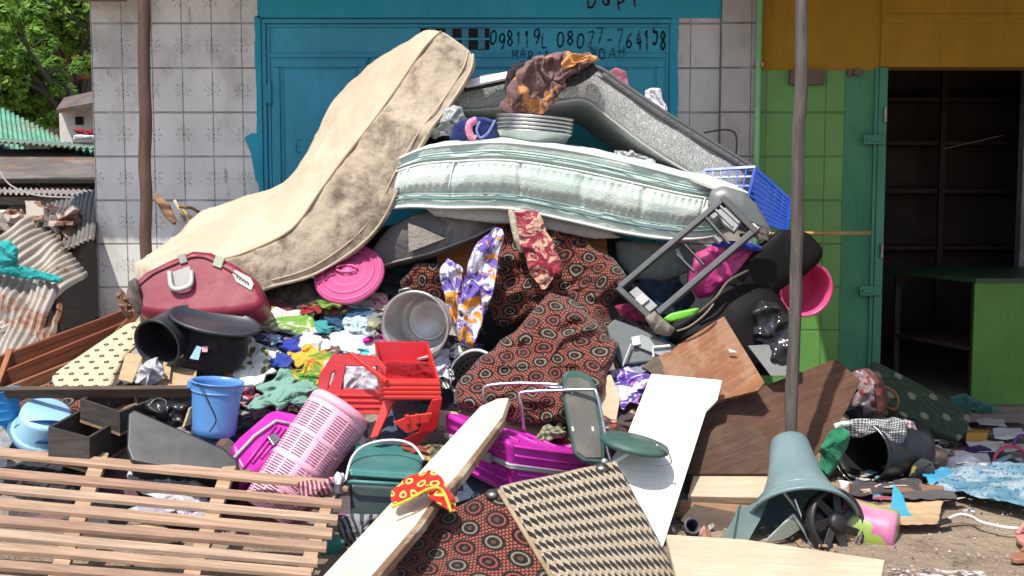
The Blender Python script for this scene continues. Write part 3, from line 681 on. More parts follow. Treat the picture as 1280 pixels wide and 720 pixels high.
add('rubble_bank', g_lump([(-60, 300), (20, 285), (80, 275), (118, 300), (75, 350), (80, 420), (40, 470), (-60, 480)], .15, Y=lambda py: .35 - (py - 280) / 200 * 1.0, fold=.05, freq=5, seed=4), rubble_mat([(.16, .1, .08), (.3, .2, .15), (.08, .06, .05)]), label='dark bank of rubble beneath the collapsed sheets', cat='rubble', kind='stuff')
teal = cloth((.02, .30, .30), (.03, .38, .37))
add('cloth', g_lump([(-30, 308), (10, 302), (24, 312), (22, 330), (8, 338), (-30, 336)], .06, Y=-.75, fold=.03, seed=11), teal, label='bunched teal cloth on the corrugated sheets at the left edge', cat='cloth', smooth=True)
add('cloth', g_lump([(-20, 325), (25, 332), (50, 338), (84, 350), (78, 355), (50, 350), (30, 349), (-20, 338)], .03, Y=-.77, fold=.014, seed=12), teal, label='flat strip of teal cloth trailing across a corrugated sheet', cat='cloth', smooth=True)
add('red_cloth', g_lump([(88, 160), (118, 161), (122, 170), (100, 170)], .05, Y=3.2, fold=.03, seed=3), cloth((.25, .02, .03)), label='dark red cloth on the green stall roof', cat='cloth', smooth=True)
add('white_cloth', g_lump([(90, 168), (120, 168), (122, 174), (92, 174)], .05, Y=3.1, fold=.03, seed=4), cloth((.7, .68, .66)), label='white scrap of cloth under the dark red one on the roof', cat='cloth', smooth=True)

# ------------------------------------------------------------------ trees
fol = foliage((.055, .115, .014), (.12, .22, .03)); bark = wood((.10, .09, .06), axis='z', key=12)
def tree(name, label, base, clumps, seed, leaf, nleaf, mat, h0):
    t = thing(name, label, 'tree', loc=base, group='trees behind the stalls'); r = random.Random(seed)
    gs = [g_tube(curve([base, base + V((.1, 0, h0 * .5)), base + V((-.1, .1, h0))], 5), .16, 10, taper=lambda u: 1 - .5 * u)]; top = base + V((-.1, .1, h0))
    v, f = [], []
    for (c, R) in clumps:
        gs.append(g_tube(curve([top - V((0, 0, r.uniform(0, .8))), (top + c) / 2 + V((r.uniform(-.2, .2), 0, .15)), c], 4), .055, 6, taper=lambda u: 1 - .75 * u))
        for k in range(5):
            e = c + V([r.uniform(-1, 1) for _ in range(3)]).normalized() * R * .9; gs.append(g_tube([c + (e - c) * .05, (c + e) / 2 + V((0, 0, .05)), e], .018, 5, taper=lambda u: 1 - .7 * u))
        subs = [c + V([r.gauss(0, 1) for _ in range(3)]).normalized() * R * r.uniform(.35, 1) for _ in range(int(R * 22))]
        for s_ in subs:
            sr = R * r.uniform(.22, .36)
            for _ in range(nleaf):
                d = V([r.gauss(0, 1) for _ in range(3)]).normalized(); p = s_ + d * sr * r.random() ** .4
                n = (d + V((0, 0, .6)) + V([r.uniform(-.6, .6) for _ in range(3)])).normalized(); x = n.orthogonal().normalized(); x = (Matrix.Rotation(r.uniform(0, 6.28), 3, n) @ x); y = n.cross(x); L = leaf * r.uniform(.6, 1.3)
                k = len(v); v += [p - x * L, p - y * L * .42 - n * L * .1, p + x * L, p + y * L * .42 - n * L * .1]; f.append((k, k + 1, k + 2, k + 3))
    add('trunk', join(*gs), bark, t, smooth=True); add('crown', geo(v, f), mat, t)
rt = random.Random(21)
def clump_px(lst, Y): return [(P(x, y, Y + rt.uniform(-.8, .8)), R) for x, y, R in lst]
tree('broadleaf_tree', 'leafy bright green tree rising above the green stall roof', V((-5.9, 8.6, 0)), clump_px([(5, 60, .55), (30, 85, .5), (50, 105, .45), (15, 120, .55), (-20, 100, .7), (60, 130, .35), (40, 60, .35), (-30, 40, .8), (75, 142, .3), (82, 158, .26), (20, 30, .4), (60, 100, .25), (0, 140, .4), (110, 85, .25), (45, 145, .35)], 8.6), 4, .075, 62, fol, 2.4)
tree('broadleaf_tree', 'paler tree whose high branches reach over the tiled wall', V((-7.0, 11.5, 0)), clump_px([(30, 20, .7), (60, 10, .6), (95, 20, .5), (115, 40, .35), (75, 45, .35), (10, -10, .8), (80, -15, .7), (125, -5, .6), (105, 62, .25), (50, 40, .35)], 11.5), 5, .095, 50, foliage((.06, .12, .015), (.13, .22, .03)), 3.0)
tree('broadleaf_tree', 'dark dense tree farthest back behind the houses', V((-10, 19, 0)), clump_px([(20, 60, 1.3), (80, 40, 1.3), (140, 50, 1.4), (-30, 30, 1.5), (50, -10, 1.4), (110, -20, 1.4), (60, 90, 1.2), (120, 100, 1.0), (0, 110, 1.2), (170, 10, 1.4)], 19), 6, .17, 46, foliage((.03, .06, .012), (.05, .10, .018)), 4.0)
tree('broadleaf_tree', 'wide tree standing left of the stalls beyond the picture edge', V((-11, 11, 0)), [(V((-11 + x, 11 + y, z)), R) for x, y, z, R in [(0, 0, 3.2, 1.3), (1.3, .3, 2.6, 1.1), (-1.4, 0, 2.8, 1.2), (.4, -.4, 4.6, 1.2), (2.2, .5, 3.8, 1.0), (-2.4, .3, 3.8, 1.1), (1.2, 0, 5.4, .9)]], 7, .12, 40, fol, 2.2)
tree('broadleaf_tree', 'tall tree farther left beyond the picture edge', V((-15.5, 14, 0)), [(V((-15.5 + x, 14 + y, z)), R) for x, y, z, R in [(0, 0, 3.2, 1.5), (1.8, .3, 3, 1.4), (-1.9, 0, 3, 1.4), (.4, -.4, 5, 1.5), (3.0, .5, 4.2, 1.3), (-2.6, .3, 4.4, 1.3)]], 8, .15, 36, fol, 2.2)
for k, (a, b) in enumerate((((40, -10), (124, 48)), ((72, -10), (124, 66)))):
    add('overhead_cable', g_tube([P(a[0], a[1], 3), P(b[0], b[1], 5)], .008, 5), black, label=('upper' if k else 'lower') + ' of the two black cables crossing before the tree' if 0 else ('black cable slanting across the tree, ' + ('right of the other' if k else 'left of the other')), cat='cable')
# ------------------------------------------------------------------ the heap underneath
s = NT('rags'); cl_ = s.vor(7, s.map(s.ob(), (1, 1, 1))  , 'Color'); h_ = s.sep(cl_)[0]
cc_ = s.ramp(h_, [(0, (.09, .075, .08)), (.25, (.17, .10, .09)), (.4, (.06, .08, .13)), (.55, (.26, .22, .19)), (.7, (.12, .06, .08)), (.85, (.34, .30, .28)), (.95, (.08, .15, .14))], True)
ragm = fab_finish(s, cc_, soil=.4)
def heap():
    xs_ = [-3.9 + i * .05 for i in range(112)]; rows = [330 + j * 6 for j in range(75)]
    v, f = [], []
    def edge(x, y=-3):                               # how far the heap reaches at this x (0..1)
        lo = -3.9 if y < -2.05 else (-2.25 if y > -1.75 else -2.25 - (-1.75 - y) / .3 * 1.65)
        return max(0, min(1, (1.25 - x) / .55)) * max(0, min(1, (x - lo) / .3))
    for py in rows:
        p0 = P(640, py, H(py) + .10)
        for x in xs_:
            k = edge(x, p0.y); q = V((x * 3.2, p0.y * 3.2, 0))
            z = (p0.z - .10) * k - .06 * (1 - k) + (.06 * noise.noise(q) + .05 * (1 - abs(noise.noise(q * 2.3)) * 3)) * k
            if p0.x is None: pass
            v.append(V((x, p0.y, max(z, -.08))))
    # top shelf running back to the wall, under the mattresses
    for y in (-1.0, -.8, -.6, -.4, -.12):
        for x in xs_:
            k = edge(x, y); q = V((x * 3, y * 3, 4)); v.insert(0, None) if 0 else None
            v.append(V((x, y, (.95 + .1 * noise.noise(q)) * k - .05)))
    return v, f, len(xs_), len(rows)
v_, f_, nx_, nr_ = heap()
rows_ = [v_[j * nx_:(j + 1) * nx_] for j in range(nr_ + 5)]
rows_ = rows_[nr_:][::-1] + [r for r in rows_[:nr_] if r[0].y < -1.05]
vv_ = [p for r in rows_ for p in r]
ff_ = [(j * nx_ + i + 1, j * nx_ + i, (j + 1) * nx_ + i, (j + 1) * nx_ + i + 1) for j in range(len(rows_) - 1) for i in range(nx_ - 1)]
add('rag_heap', geo(vv_, ff_), ragm, label='dark matted rags and rubbish filling the gaps of the great heap', cat='rags', kind='stuff', smooth=True)

# ------------------------------------------------------------------ mattresses
def g_mattress(st, k=6, wrinkle=.012, freq=5, seed=0, rc=.16, crown=.04, quilt=None, endr=2):
    """st: stations (B, C, A) world points: front top, front bottom, back top"""
    Bs = curve([a for a, b, c in st], k); Cs = curve([b for a, b, c in st], k); As = curve([c for a, b, c in st], k)
    n = len(Bs); sec = []
    m = 12
    def side(n_): return [i / n_ for i in range(n_)]
    # unit square section, s: 0 front .. 1 back ; t: 0 top .. 1 bottom, rounded corners
    raw = [(u, 0) for u in side(18)] + [(1, u) for u in side(8)] + [(1 - u, 1) for u in side(18)] + [(0, 1 - u) for u in side(26)]
    for (u, t_) in raw: sec.append((u, t_))
    v, uv, f = [], [], []; L = 0; prev = Bs[0]
    for i in range(n):
        L += (Bs[i] - prev).length; prev = Bs[i]; A, B, C = As[i], Bs[i], Cs[i]; D = A + (C - B)
        du, dt = (A - B), (C - B); wu, wt = du.length, dt.length; e = min(1, min(i, n - 1 - i) / endr); e = math.sqrt(max(0, 1 - (1 - e) ** 2))
        sh = .06 * (1 - e); per = 0; lastp = None
        nu_, nt_ = du.normalized(), dt.normalized()
        for (u, t_) in sec:
            r_ = rc * min(wt, wu) * .5; x, y = u * wu, t_ * wt
            # round corners
            cxx = min(max(x, r_), wu - r_); cyy = min(max(y, r_), wt - r_); dx, dy = x - cxx, y - cyy; dl_ = math.hypot(dx, dy)
            if dl_ > r_: x, y = cxx + dx * r_ / dl_, cyy + dy * r_ / dl_
            bulge = crown * math.sin(math.pi * u) * (1 if t_ < .5 else -1) * (1 if t_ in (0, 1) else 0)
            bs = .018 * math.sin(math.pi * t_) if u == 0 else (-.018 * math.sin(math.pi * t_) if u == 1 else 0)
            x, y = x - bs, y - bulge
            x = wu / 2 + (x - wu / 2) * (1 - sh * 1.2); y = wt / 2 + (y - wt / 2) * (1 - sh * 3)
            p = B + nu_ * x + nt_ * y
            q = p * freq + V((seed, 0, seed)); nn = -nt_ if t_ == 0 else (-nu_ if u == 0 else nt_ * .3)
            w_ = noise.noise(q) * 1.2 + (1 - abs(noise.noise(q * 1.6 + V((3, 3, 3)))) * 3) * .5
            p = p + nn * wrinkle * w_
            if quilt and u == 0:
                p = p - nu_ * quilt(L, t_)
            if lastp is not None: per += (p - lastp).length
            lastp = p; v.append(p); uv.append((L, per))
    N = len(sec)
    for i in range(n - 1):
        for k_ in range(N): f.append((i * N + k_, i * N + (k_ + 1) % N, (i + 1) * N + (k_ + 1) % N, (i + 1) * N + k_))
    # puffed end caps
    for base, o in ((0, 1), ((n - 1) * N, -1)):
        ring = v[base:base + N]; c = sum(ring, V((0, 0, 0))) / N; dir_ = (c - (sum(v[(base + N * o):(base + N * o) + N], V((0, 0, 0))) / N)).normalized(); cur = list(range(base, base + N))
        for s_, d_ in ((.8, .018), (.5, .028), (.2, .03)):
            k0 = len(v); v += [c + (p - c) * s_ + dir_ * d_ for p in ring]; uv += [(uv[base + q_][0] + .1, uv[base + q_][1]) for q_ in range(N)]
            for k_ in range(N):
                t = (cur[k_], cur[(k_ + 1) % N], k0 + (k_ + 1) % N, k0 + k_); f.append(t if o < 0 else t[::-1])
            cur = list(range(k0, k0 + N))
        f.append(tuple(cur) if o < 0 else tuple(cur[::-1]))
    return geo(v, f, uv), Bs, Cs, As
def piping(pts, off, r=.007): return g_tube([p + off for p in pts], r, 7)

# tan mattress --------------------------------------------------------------
def tan_mat():
    s = NT('tan_mattress'); x, y, z = s.sep(s.uv()); c = s.mix(s.step(s.noise(2.2, det=5), .35, .7), (.46, .375, .275), (.56, .47, .355))
    side = s.step(y, 1.62, 1.66)                                            # v coordinate of the front side band
    st = s.noise(3.2, s.map(s.ob(), (1, 1, 1), loc=(3, 1, 2)), 7, .72, .5); st2 = s.noise(14, None, 6, .7)
    m = s.math('MULTIPLY', s.step(s.math('ADD', st, s.math('MULTIPLY', st2, .35)), .62, .84), side)
    c = s.mix(s.math('MULTIPLY', m, .85), c, (.10, .07, .05)); c = s.mix(s.math('MULTIPLY', side, .22), c, (.25, .20, .16))
    low = s.step(s.noise(4, s.map(s.ob(), loc=(9, 2, 2)), 6, .7), .56, .74); c = s.mix(s.math('MULTIPLY', low, .22), c, (.28, .2, .14))
    sp = s.step(s.vor(5), .035, .02); c = s.mix(s.math('MULTIPLY', sp, .8), c, (.12, .08, .05))
    h = s.math('ADD', s.noise(300, det=1), s.math('MULTIPLY', s.noise(16, s.map(s.ob(), (1, 1, 1)), 4), 8)); return s.done(c, .92, nrm=s.bump(h, .0016), spec=.15)
tS = [((196, 350, -1.72), (215, 402, -1.72), (166, 332, -.95)), ((240, 332, -1.68), (262, 388, -1.68), (186, 318, -.9)), ((300, 318, -1.62), (333, 363, -1.62), (212, 298, -.88)),
      ((363, 287, -1.55), (402, 343, -1.55), (262, 260, -.82)), ((400, 238, -1.5), (473, 292, -1.5), (350, 229, -.75)), ((430, 197, -1.42), (513, 215, -1.45), (389, 182, -.68)),
      ((462, 157, -1.35), (541, 165, -1.38), (411, 137, -.62)), ((497, 108, -1.25), (568, 130, -1.28), (446, 93, -.55)), ((530, 60, -1.18), (591, 92, -1.2), (503, 60, -.5)), ((551, 39, -1.12), (594, 70, -1.15), (536, 44, -.48))]
stn = [(T(b), T(c), T(a)) for b, c, a in tS]
g, Bs, Cs, As = g_mattress(stn, 7, .020, 4.5, 1, .10, .045)
mt = thing('mattress', 'large bent tan mattress with a brown stained side leaning over the whole heap', 'mattress', loc=V((-1.4, -1.5, .9)))
add('mattress_body', g, tan_mat(), mt, smooth=True)
nb = [(b - a).normalized() for a, b in zip(As, Bs)]
add('piping', g_tube([b * .985 + c * .015 for b, c in zip(Bs, Cs)], .008, 7), plastic((.22, .16, .10), .9, .1), mt, smooth=True)
tanp = plastic((.44, .36, .27), .9, .3)
add('piping', g_tube([c * .94 + b * .06 + V((0, -.012, 0)) for b, c in zip(Bs, Cs)], .008, 7), tanp, mt, smooth=True)
add('piping', g_tube([c * .80 + b * .20 + V((0, -.016, 0)) for b, c in zip(Bs, Cs)], .005, 7), tanp, mt, smooth=True)

# mint mattress --------------------------------------------------------------
def mint_mat():
    s = NT('mint_mattress'); c = s.mix(s.step(s.noise(3, det=5), .35, .65), (.50, .60, .54), (.60, .68, .62))
    c = s.mix(s.math('MULTIPLY', s.step(s.noise(5, det=6, rough=.7), .52, .72), .4), c, (.45, .42, .33))
    w_ = s.noise(18, s.map(s.ob(), (1, 1, 1)), 2); cu = s.math('ABSOLUTE', s.math('SINE', s.math('MULTIPLY', w_, 40.0)))
    h = s.math('ADD', s.math('MULTIPLY', cu, .5), s.math('MULTIPLY', s.noise(90), .5)); return s.done(c, .95, nrm=s.bump(h, .0026), spec=.08)
def mq(L, t_):                                        # stitched panels and rows of tufting along the side
    h = 0
    for c in (.13, .27, .74): h -= .024 * math.exp(-((t_ - c) / .022) ** 2)
    pan = abs(((L / .36) % 1) - .5) * 2
    if .25 < t_ < .76: h += .022 * math.sin((t_ - .27) / .47 * math.pi) ** .5 * (1 - math.exp(-((1 - pan) / .06) ** 2)) if .27 < t_ < .74 else 0
    if .33 < t_ < .45 or .62 < t_ < .70: h -= .014 * (math.cos(L / .042 * 2 * math.pi) * .5 + .5)
    return h
mS = [((500, 196, -1.45), (486, 262)), ((530, 184, -1.5), (515, 260)), ((575, 178, -1.55), (560, 262)), ((635, 176, -1.58), (632, 263)), ((715, 186, -1.58), (706, 277)), ((790, 202, -1.58), (778, 293)), ((855, 219, -1.56), (840, 301)), ((905, 231, -1.52), (885, 298)), ((935, 240, -1.48), (915, 287))]
stn = [(T(b), P(c[0], c[1], b[2]), T(b) + V((.05, .95, .03))) for b, c in mS]
g, Bs, Cs, As = g_mattress(stn, 22, .008, 5, 3, .14, .02, mq)
m2 = thing('mattress', 'mint green quilted mattress lying level across the top of the heap', 'mattress', loc=V((.4, -1.5, 1.4)))
add('mattress_body', g, mint_mat(), m2, smooth=True)
mp = plastic((.66, .74, .68), .8, .1); mpd = plastic((.10, .22, .22), .8, .1)
for t_, m_, r_ in ((.22, plastic((.25, .36, .33), .9), .004), (.77, plastic((.25, .36, .33), .9), .004), (.03, mp, .008), (.97, mp, .009), (.84, mpd, .006), (.16, mpd, .004), (.28, mp, .006)): add('piping', g_tube([b * (1 - t_) + c * t_ + V((0, -.006 - (0 if t_ in (.03, .97) else .012), 0)) for b, c in zip(Bs, Cs)], r_, 6), m_, m2, smooth=True)
for i in (15, 44, 77, 110, 143):
    if i < len(Bs):
        for dx in (-.016, .016): add('seam', g_tube([Bs[i] * (1 - t) + Cs[i] * t + V((dx, -.018, 0)) for t in (.3, .4, .5, .6, .72)], .005, 6), mp, m2, smooth=True)

# grey mattress -----------------------------------------------------------------
def grey_mat():
    s = NT('grey_mattress'); x, y, z = s.sep(s.uv()); base = s.mix(s.step(s.noise(3, det=5), .35, .65), (.46, .455, .44), (.58, .57, .55))
    wv = s.n.new('ShaderNodeTexWave'); wv.inputs['Scale'].default_value = 22; wv.inputs['Distortion'].default_value = 18; wv.inputs['Detail Scale'].default_value = 1.6; s.set(wv.inputs['Vector'], s.ob())
    pat = s.step(wv.outputs[1], .4, .6); c = s.mix(s.math('MULTIPLY', pat, .62), base, (.13, .13, .13))
    c = s.mix(s.math('MULTIPLY', s.step(s.noise(4, None, 6, .7), .55, .7), .4), c, (.22, .19, .15)); return s.done(c, .85, nrm=s.bump(pat, .002), spec=.2)
gS = [((560, 112, -1.0), (566, 139)), ((600, 97, -1.02), (604, 138)), ((650, 92, -1.05), (650, 133)), ((705, 86, -1.05), (695, 129)), ((745, 84, -1.05), (730, 127)), ((780, 106, -1.07), (762, 150)), ((830, 140, -1.1), (805, 183)), ((885, 174, -1.1), (855, 214)), ((945, 212, -1.1), (925, 250))]
stn = [(T(b), P(c[0], c[1], b[2] + .02), T(b) + V((.0, .85, -.10))) for b, c in gS]
g, Bs, Cs, As = g_mattress(stn, 7, .008, 5, 7, .2, .01)
m3 = thing('mattress', 'grey scroll patterned mattress bent over its corner behind the mint one', 'mattress', loc=V((.6, -1, 1.6)))
add('mattress_body', g, grey_mat(), m3, smooth=True)
dkp = plastic((.10, .10, .105), .8, .1)
for t_, r_, m_ in ((.0, .012, dkp), (.22, .006, dkp), (.97, .008, plastic((.4, .39, .37), .8))): add('piping', g_tube([b * (1 - t_) + c * t_ + V((0, -.012, 0)) for b, c in zip(Bs, Cs)], r_, 6), m_, m3, smooth=True)
add('border', g_sheet(lambda u, v: (lambda i: Bs[i] * (1 - (.03 + .16 * v)) + Cs[i] * (.03 + .16 * v) + V((0, -.016, 0)))(min(len(Bs) - 1, int(30 + u * (len(Bs) - 31)))), len(Bs) - 31, 2, .004), cloth((.14, .14, .145)), m3, smooth=True)
# stained old grey mattress underneath
dS = [((462, 318, -1.38), (466, 336)), ((490, 283, -1.4), (492, 330)), ((535, 266, -1.42), (540, 318)), ((590, 262, -1.42), (592, 298)), ((640, 262, -1.4), (632, 282)), ((700, 285, -1.35), (690, 300))]
stn = [(T(b), P(c[0], c[1], b[2]), T(b) + V((.05, .75, -.02))) for b, c in dS]
g, Bs, Cs, As = g_mattress(stn, 8, .014, 5, 9, .2, .02)
m4 = thing('mattress', 'dirty dark grey mattress crushed under the mint one', 'mattress', loc=V((-.3, -1.4, 1.0)))
add('mattress_body', g, cloth((.20, .19, .19), (.12, .115, .12), soil=.5, pat='blotch', size=.5, c3=(.26, .24, .22)), m4, smooth=True)
pl = Plane((508, 276, -1.47), (556, 300, -1.47), (508, 312, -1.46)); add('patch', pl.poly([(510, 279), (525, 284), (556, 298), (530, 308), (511, 315)], .004), cloth((.42, .38, .32)), m4, label='pale torn patch of lining')
add('piping', g_tube([c * .95 + b * .05 + V((0, -.01, 0)) for b, c in zip(Bs, Cs)], .007, 6), plastic((.25, .24, .23), .8), m4, smooth=True)
# white sagging underside of the mint mattress
add('cushion', g_lump([(768, 300), (800, 302), (850, 304), (872, 312), (862, 340), (820, 356), (790, 348), (772, 325)], .09, Y=-1.25, fold=.012, freq=5, seed=6), cloth((.25, .28, .26), (.20, .24, .24)), label='sagging grey-green cushion below the mint mattress beside the plastic frame', cat='cushion', smooth=True)
add('cushion', g_lump([(488, 262), (560, 258), (640, 258), (700, 272), (770, 292), (800, 300), (790, 306), (740, 300), (690, 284), (640, 272), (560, 272), (500, 270)], .05, Y=-1.48, fold=.01, freq=6, seed=16), cloth((.52, .50, .46), (.42, .4, .37), soil=.4), label='pale soiled pad poking out along the bottom of the mint mattress', cat='cushion', smooth=True)

# ------------------------------------------------------------------ generic pieces
def lump(name, label, cat, pix, depth, m, parent=None, **k):
    g = g_lump(pix, depth, **k)
    return add(name, g, m, parent, label=label if parent is None else None, cat=cat if parent is None else None, smooth=True)
def blob(cx, cy, rx, ry, rot=0, seed=0, n=14, jag=.22):
    r = random.Random(seed); o = []
    for i in range(n):
        a = 2 * math.pi * i / n; k = 1 + r.uniform(-jag, jag); x, y = rx * k * math.cos(a), ry * k * math.sin(a); c, s_ = math.cos(rot), math.sin(rot)
        o.append((cx + x * c - y * s_, cy + x * s_ + y * c))
    return o
def rag(label, cx, cy, rx, ry, m, rot=0, seed=1, depth=.06, fold=.036, off=0, name='garment', cat='cloth', freq=10, **k):
    return lump(name, label, cat, blob(cx, cy, rx * 1.16, ry * 1.22, rot, seed, 18, .3), depth, m, off=off, res=(96, 32), fold=fold, freq=freq, seed=seed, **k)
def slab(name, label, cat, pix, th, m, plane=None, parent=None, bevel=.003, off=0, Ms=True, **k):
    """flat board: outline in photo pixels on a real plane through its first three corners"""
    pl = plane if isinstance(plane, Plane) else Plane(*plane)
    g = pl.poly([(p[0], p[1]) for p in pix], th, off)
    M = None if parent is not None else pl.frame(pix[0][:2], pix[1][:2])
    return add(name, g, m, parent, M=M, label=label, cat=cat, bevel=bevel, **k)

# on top of the mint mattress --------------------------------------------------------------
alu = metal((.66, .66, .67), .27, .15, .92); alud = metal((.42, .43, .42), .4, .35)
bs_ = thing('basin_stack', 'stack of shiny aluminium basins resting on the mint mattress', 'basins', loc=P(668, 180, -1.35))
c0, c1 = P(666, 186, -1.25), P(669, 146, -1.25); M = axis_frame(c0, c1, V((0, 1, 0))); R = 48 * mpp(160, -1.25); hh = (c1 - c0).length
for k in range(5):
    z0 = hh * (.0 + .085 * k); z1 = hh * (.52 + .115 * k); Rk = R * (.985 + .006 * k)
    add('basin', g_lathe(M, [(0, z0 + .004), (Rk * .74, z0 + .004), (Rk * .78, z0 + .01), (Rk * .95, z1 - .012), (Rk * 1.0, z1 - .006), (Rk * 1.012, z1), (Rk * .985, z1 + .004), (Rk * .93, z1 - .01), (Rk * .76, z0 + .016), (0, z0 + .014)], 56), alu, bs_, smooth=True)
ba = thing('handbag', 'small dark blue bag with a pink and pale blue handle beside the basins', 'bag', loc=P(598, 172, -1.45))
lump('bag_body', None, None, [(560, 176), (566, 158), (578, 148), (606, 146), (621, 152), (622, 176)], .06, cloth((.015, .02, .10), (.03, .05, .2)), ba, Y=-1.42, fold=.012)
add('bag_lining', g_tube(curve([P(596, 150, -1.5), P(588, 154, -1.5), P(586, 162, -1.5), P(589, 171, -1.5), P(595, 174, -1.5)], 5), .022, 8), cloth((.8, .3, .42)), ba, smooth=True)
add('strap', g_tube(curve([P(600, 152, -1.54), P(596, 162, -1.54), P(600, 172, -1.54), P(610, 166, -1.54), P(619, 150, -1.54)], 6), .007, 8), cloth((.25, .35, .75)), ba, smooth=True)
lump('plastic_sheet', 'clear crumpled plastic sheet tucked behind the tan mattress tip', 'plastic sheet', [(548, 150), (556, 136), (568, 130), (580, 134), (584, 150), (578, 158), (560, 170), (540, 176), (533, 168)], .04, plastic((.34, .34, .34), .18, .05), Y=-1.3, fold=.03, freq=14, seed=5)
lump('black_bag', 'dark plastic bag wedged between the tan tip and the blue handbag', 'bag', [(520, 182), (534, 165), (556, 156), (572, 150), (580, 178), (550, 182)], .05, plastic((.05, .045, .05), .3, .1), Y=-1.15, fold=.03, freq=10, seed=6)
lump('plastic_bag', 'crinkled silver plastic bag lying under the bent grey mattress', 'plastic bag', [(768, 186), (785, 188), (800, 192), (815, 198), (822, 206), (800, 205), (778, 198), (766, 194)], .04, plastic((.45, .45, .46), .15, .05), Y=-1.2, fold=.03, freq=22, seed=7)
shw = cloth((.17, .09, .085), (.21, .12, .115), 'blotch', .15, c3=(.62, .27, .10), soil=.25)
sh_ = thing('shawl', 'orange and dusty brown patterned shawl thrown over the grey mattress', 'shawl', loc=P(680, 100, -1.2))
lump('shawl_body', None, None, [(627, 143), (632, 118), (640, 98), (658, 78), (680, 68), (712, 66), (736, 68), (749, 74), (742, 82), (722, 84), (708, 96), (704, 116), (690, 128), (682, 140), (660, 146), (642, 146)], .075, shw, sh_, Y=-1.16, fold=.05, freq=11, seed=8, stretch=(1.5, 1, .7), res=(110, 40))
lump('shawl_corner', None, None, [(700, 76), (715, 68), (740, 68), (750, 76), (744, 80), (722, 78), (706, 88)], .03, cloth((.66, .36, .2), (.6, .26, .08), soil=.1), sh_, Y=-1.27, fold=.03, freq=14, seed=9)
lump('black_cloth', 'black cloth lying over the grey mattress right of the orange shawl', 'cloth', [(700, 112), (704, 94), (716, 82), (742, 78), (748, 86), (738, 98), (722, 106)], .03, cloth((.03, .03, .035)), Y=-1.15, fold=.02, seed=10)
lump('black_cloth', 'black cloth corner poking out left of the orange shawl', 'cloth', [(630, 110), (632, 96), (642, 82), (656, 76), (658, 86), (646, 100), (640, 112)], .03, cloth((.035, .025, .035)), Y=-1.11, fold=.02, seed=13)
slab('white_strip', 'white strip edged in black lying over the grey mattress edge', 'strip', [(578, 100), (634, 89), (634, 97), (582, 108)], .02, plastic((.75, .73, .76), .5), ((578, 100, -1.08), (634, 89, -1.1), (582, 108, -1.12)))
slab('black_strip', 'thin black bar directly under the white strip', 'bar', [(578, 109), (634, 98), (634, 101), (580, 112)], .02, black, ((578, 109, -1.09), (634, 98, -1.1), (582, 112, -1.12)))
lump('white_rag', 'small white rag behind the right shoulder of the grey mattress', 'cloth', [(806, 114), (814, 109), (826, 110), (832, 128), (838, 160), (815, 150), (806, 130)], .03, cloth((.75, .74, .8)), Y=-.85, fold=.03, seed=14)
lump('pink_rag', 'small pink rag peeping over the top of the grey mattress', 'cloth', [(760, 90), (770, 84), (781, 90), (788, 112), (775, 118), (762, 100)], .02, cloth((.45, .15, .2)), Y=-.9, fold=.02, seed=15)
add('wire_rack', g_tube(curve([P(880, 166, -.8), P(905, 162, -.8), P(918, 166, -.8), P(921, 180, -.8), P(918, 205, -.8)], 5), .006, 7), black, label='bent black wire hoop rising behind the grey mattress', cat='wire')
# blue crate
bc = thing('plastic_crate', 'bright blue slatted plastic crate at the right end of the mattresses', 'crate', loc=P(930, 250, -1.3))
bp = plastic((.008, .065, .42), .35, .1)
def grid_panel(c, nu, nv, wu, wv, frame_w, depth):    # c: 4 world corners
    gs = []; n = (c[1] - c[0]).cross(c[3] - c[0]).normalized()
    L = lambda u, v: (c[0] * (1 - u) + c[1] * u) * (1 - v) + (c[3] * (1 - u) + c[2] * u) * v
    for i in range(nu + 1): gs.append(g_bar(L(i / nu, 0), L(i / nu, 1), frame_w if i in (0, nu) else wu, depth if i in (0, nu) else depth * .6, n))
    for j in range(nv + 1): gs.append(g_bar(L(0, j / nv), L(1, j / nv), frame_w if j in (0, nv) else wv, (depth if j in (0, nv) else depth * .5) + .001, n))
    return join(*gs)
q1 = [P(938, 208, -1.2), P(990, 246, -1.05), P(984, 292, -1.1), P(912, 262, -1.35)]
q1 = [P(942, 209, -1.2), P(989, 250, -1.2), P(983, 290, -1.22), P(918, 272, -1.3)]
q2 = [P(878, 214, -1.35), P(942, 209, -1.2), P(918, 272, -1.3), P(890, 268, -1.45)]
q3 = [P(878, 214, -1.35), P(942, 209, -1.2), P(989, 250, -.95), P(930, 252, -.95)]
add('crate_side', grid_panel([P(945, 212, -1.28), P(988, 250, -1.28), P(983, 288, -1.34), P(928, 268, -1.34)], 5, 9, .008, .012, .018, .014), bp, bc, bevel=0)
add('crate_side', grid_panel([P(880, 213, -1.2), P(944, 209, -1.28), P(930, 268, -1.34), P(888, 260, -1.34)], 6, 5, .010, .012, .016, .014), bp, bc)
add('crate_base', g_poly([P(880, 216, -.9), P(944, 212, -.9), P(986, 254, -.9), P(980, 286, -.95), P(900, 270, -.95)], V((0, -1, 0)), .01), plastic((.008, .035, .22), .5), bc)
slab('white_board', 'narrow white board lying between the mint mattress and the blue crate', 'board', [(853, 214), (880, 217), (922, 232), (925, 240), (905, 238), (858, 220)], .02, plastic((.72, .71, .68), .5), ((853, 214, -1.5), (922, 232, -1.5), (858, 220, -1.56)))
lump('brown_stick', 'broken bamboo strips poking up behind the tan mattress at left', 'bamboo', [(190, 244), (197, 240), (212, 256), (222, 276), (218, 283), (205, 270)], .03, wood((.35, .20, .12), key=7), Y=-.6, fold=.01, seed=4)
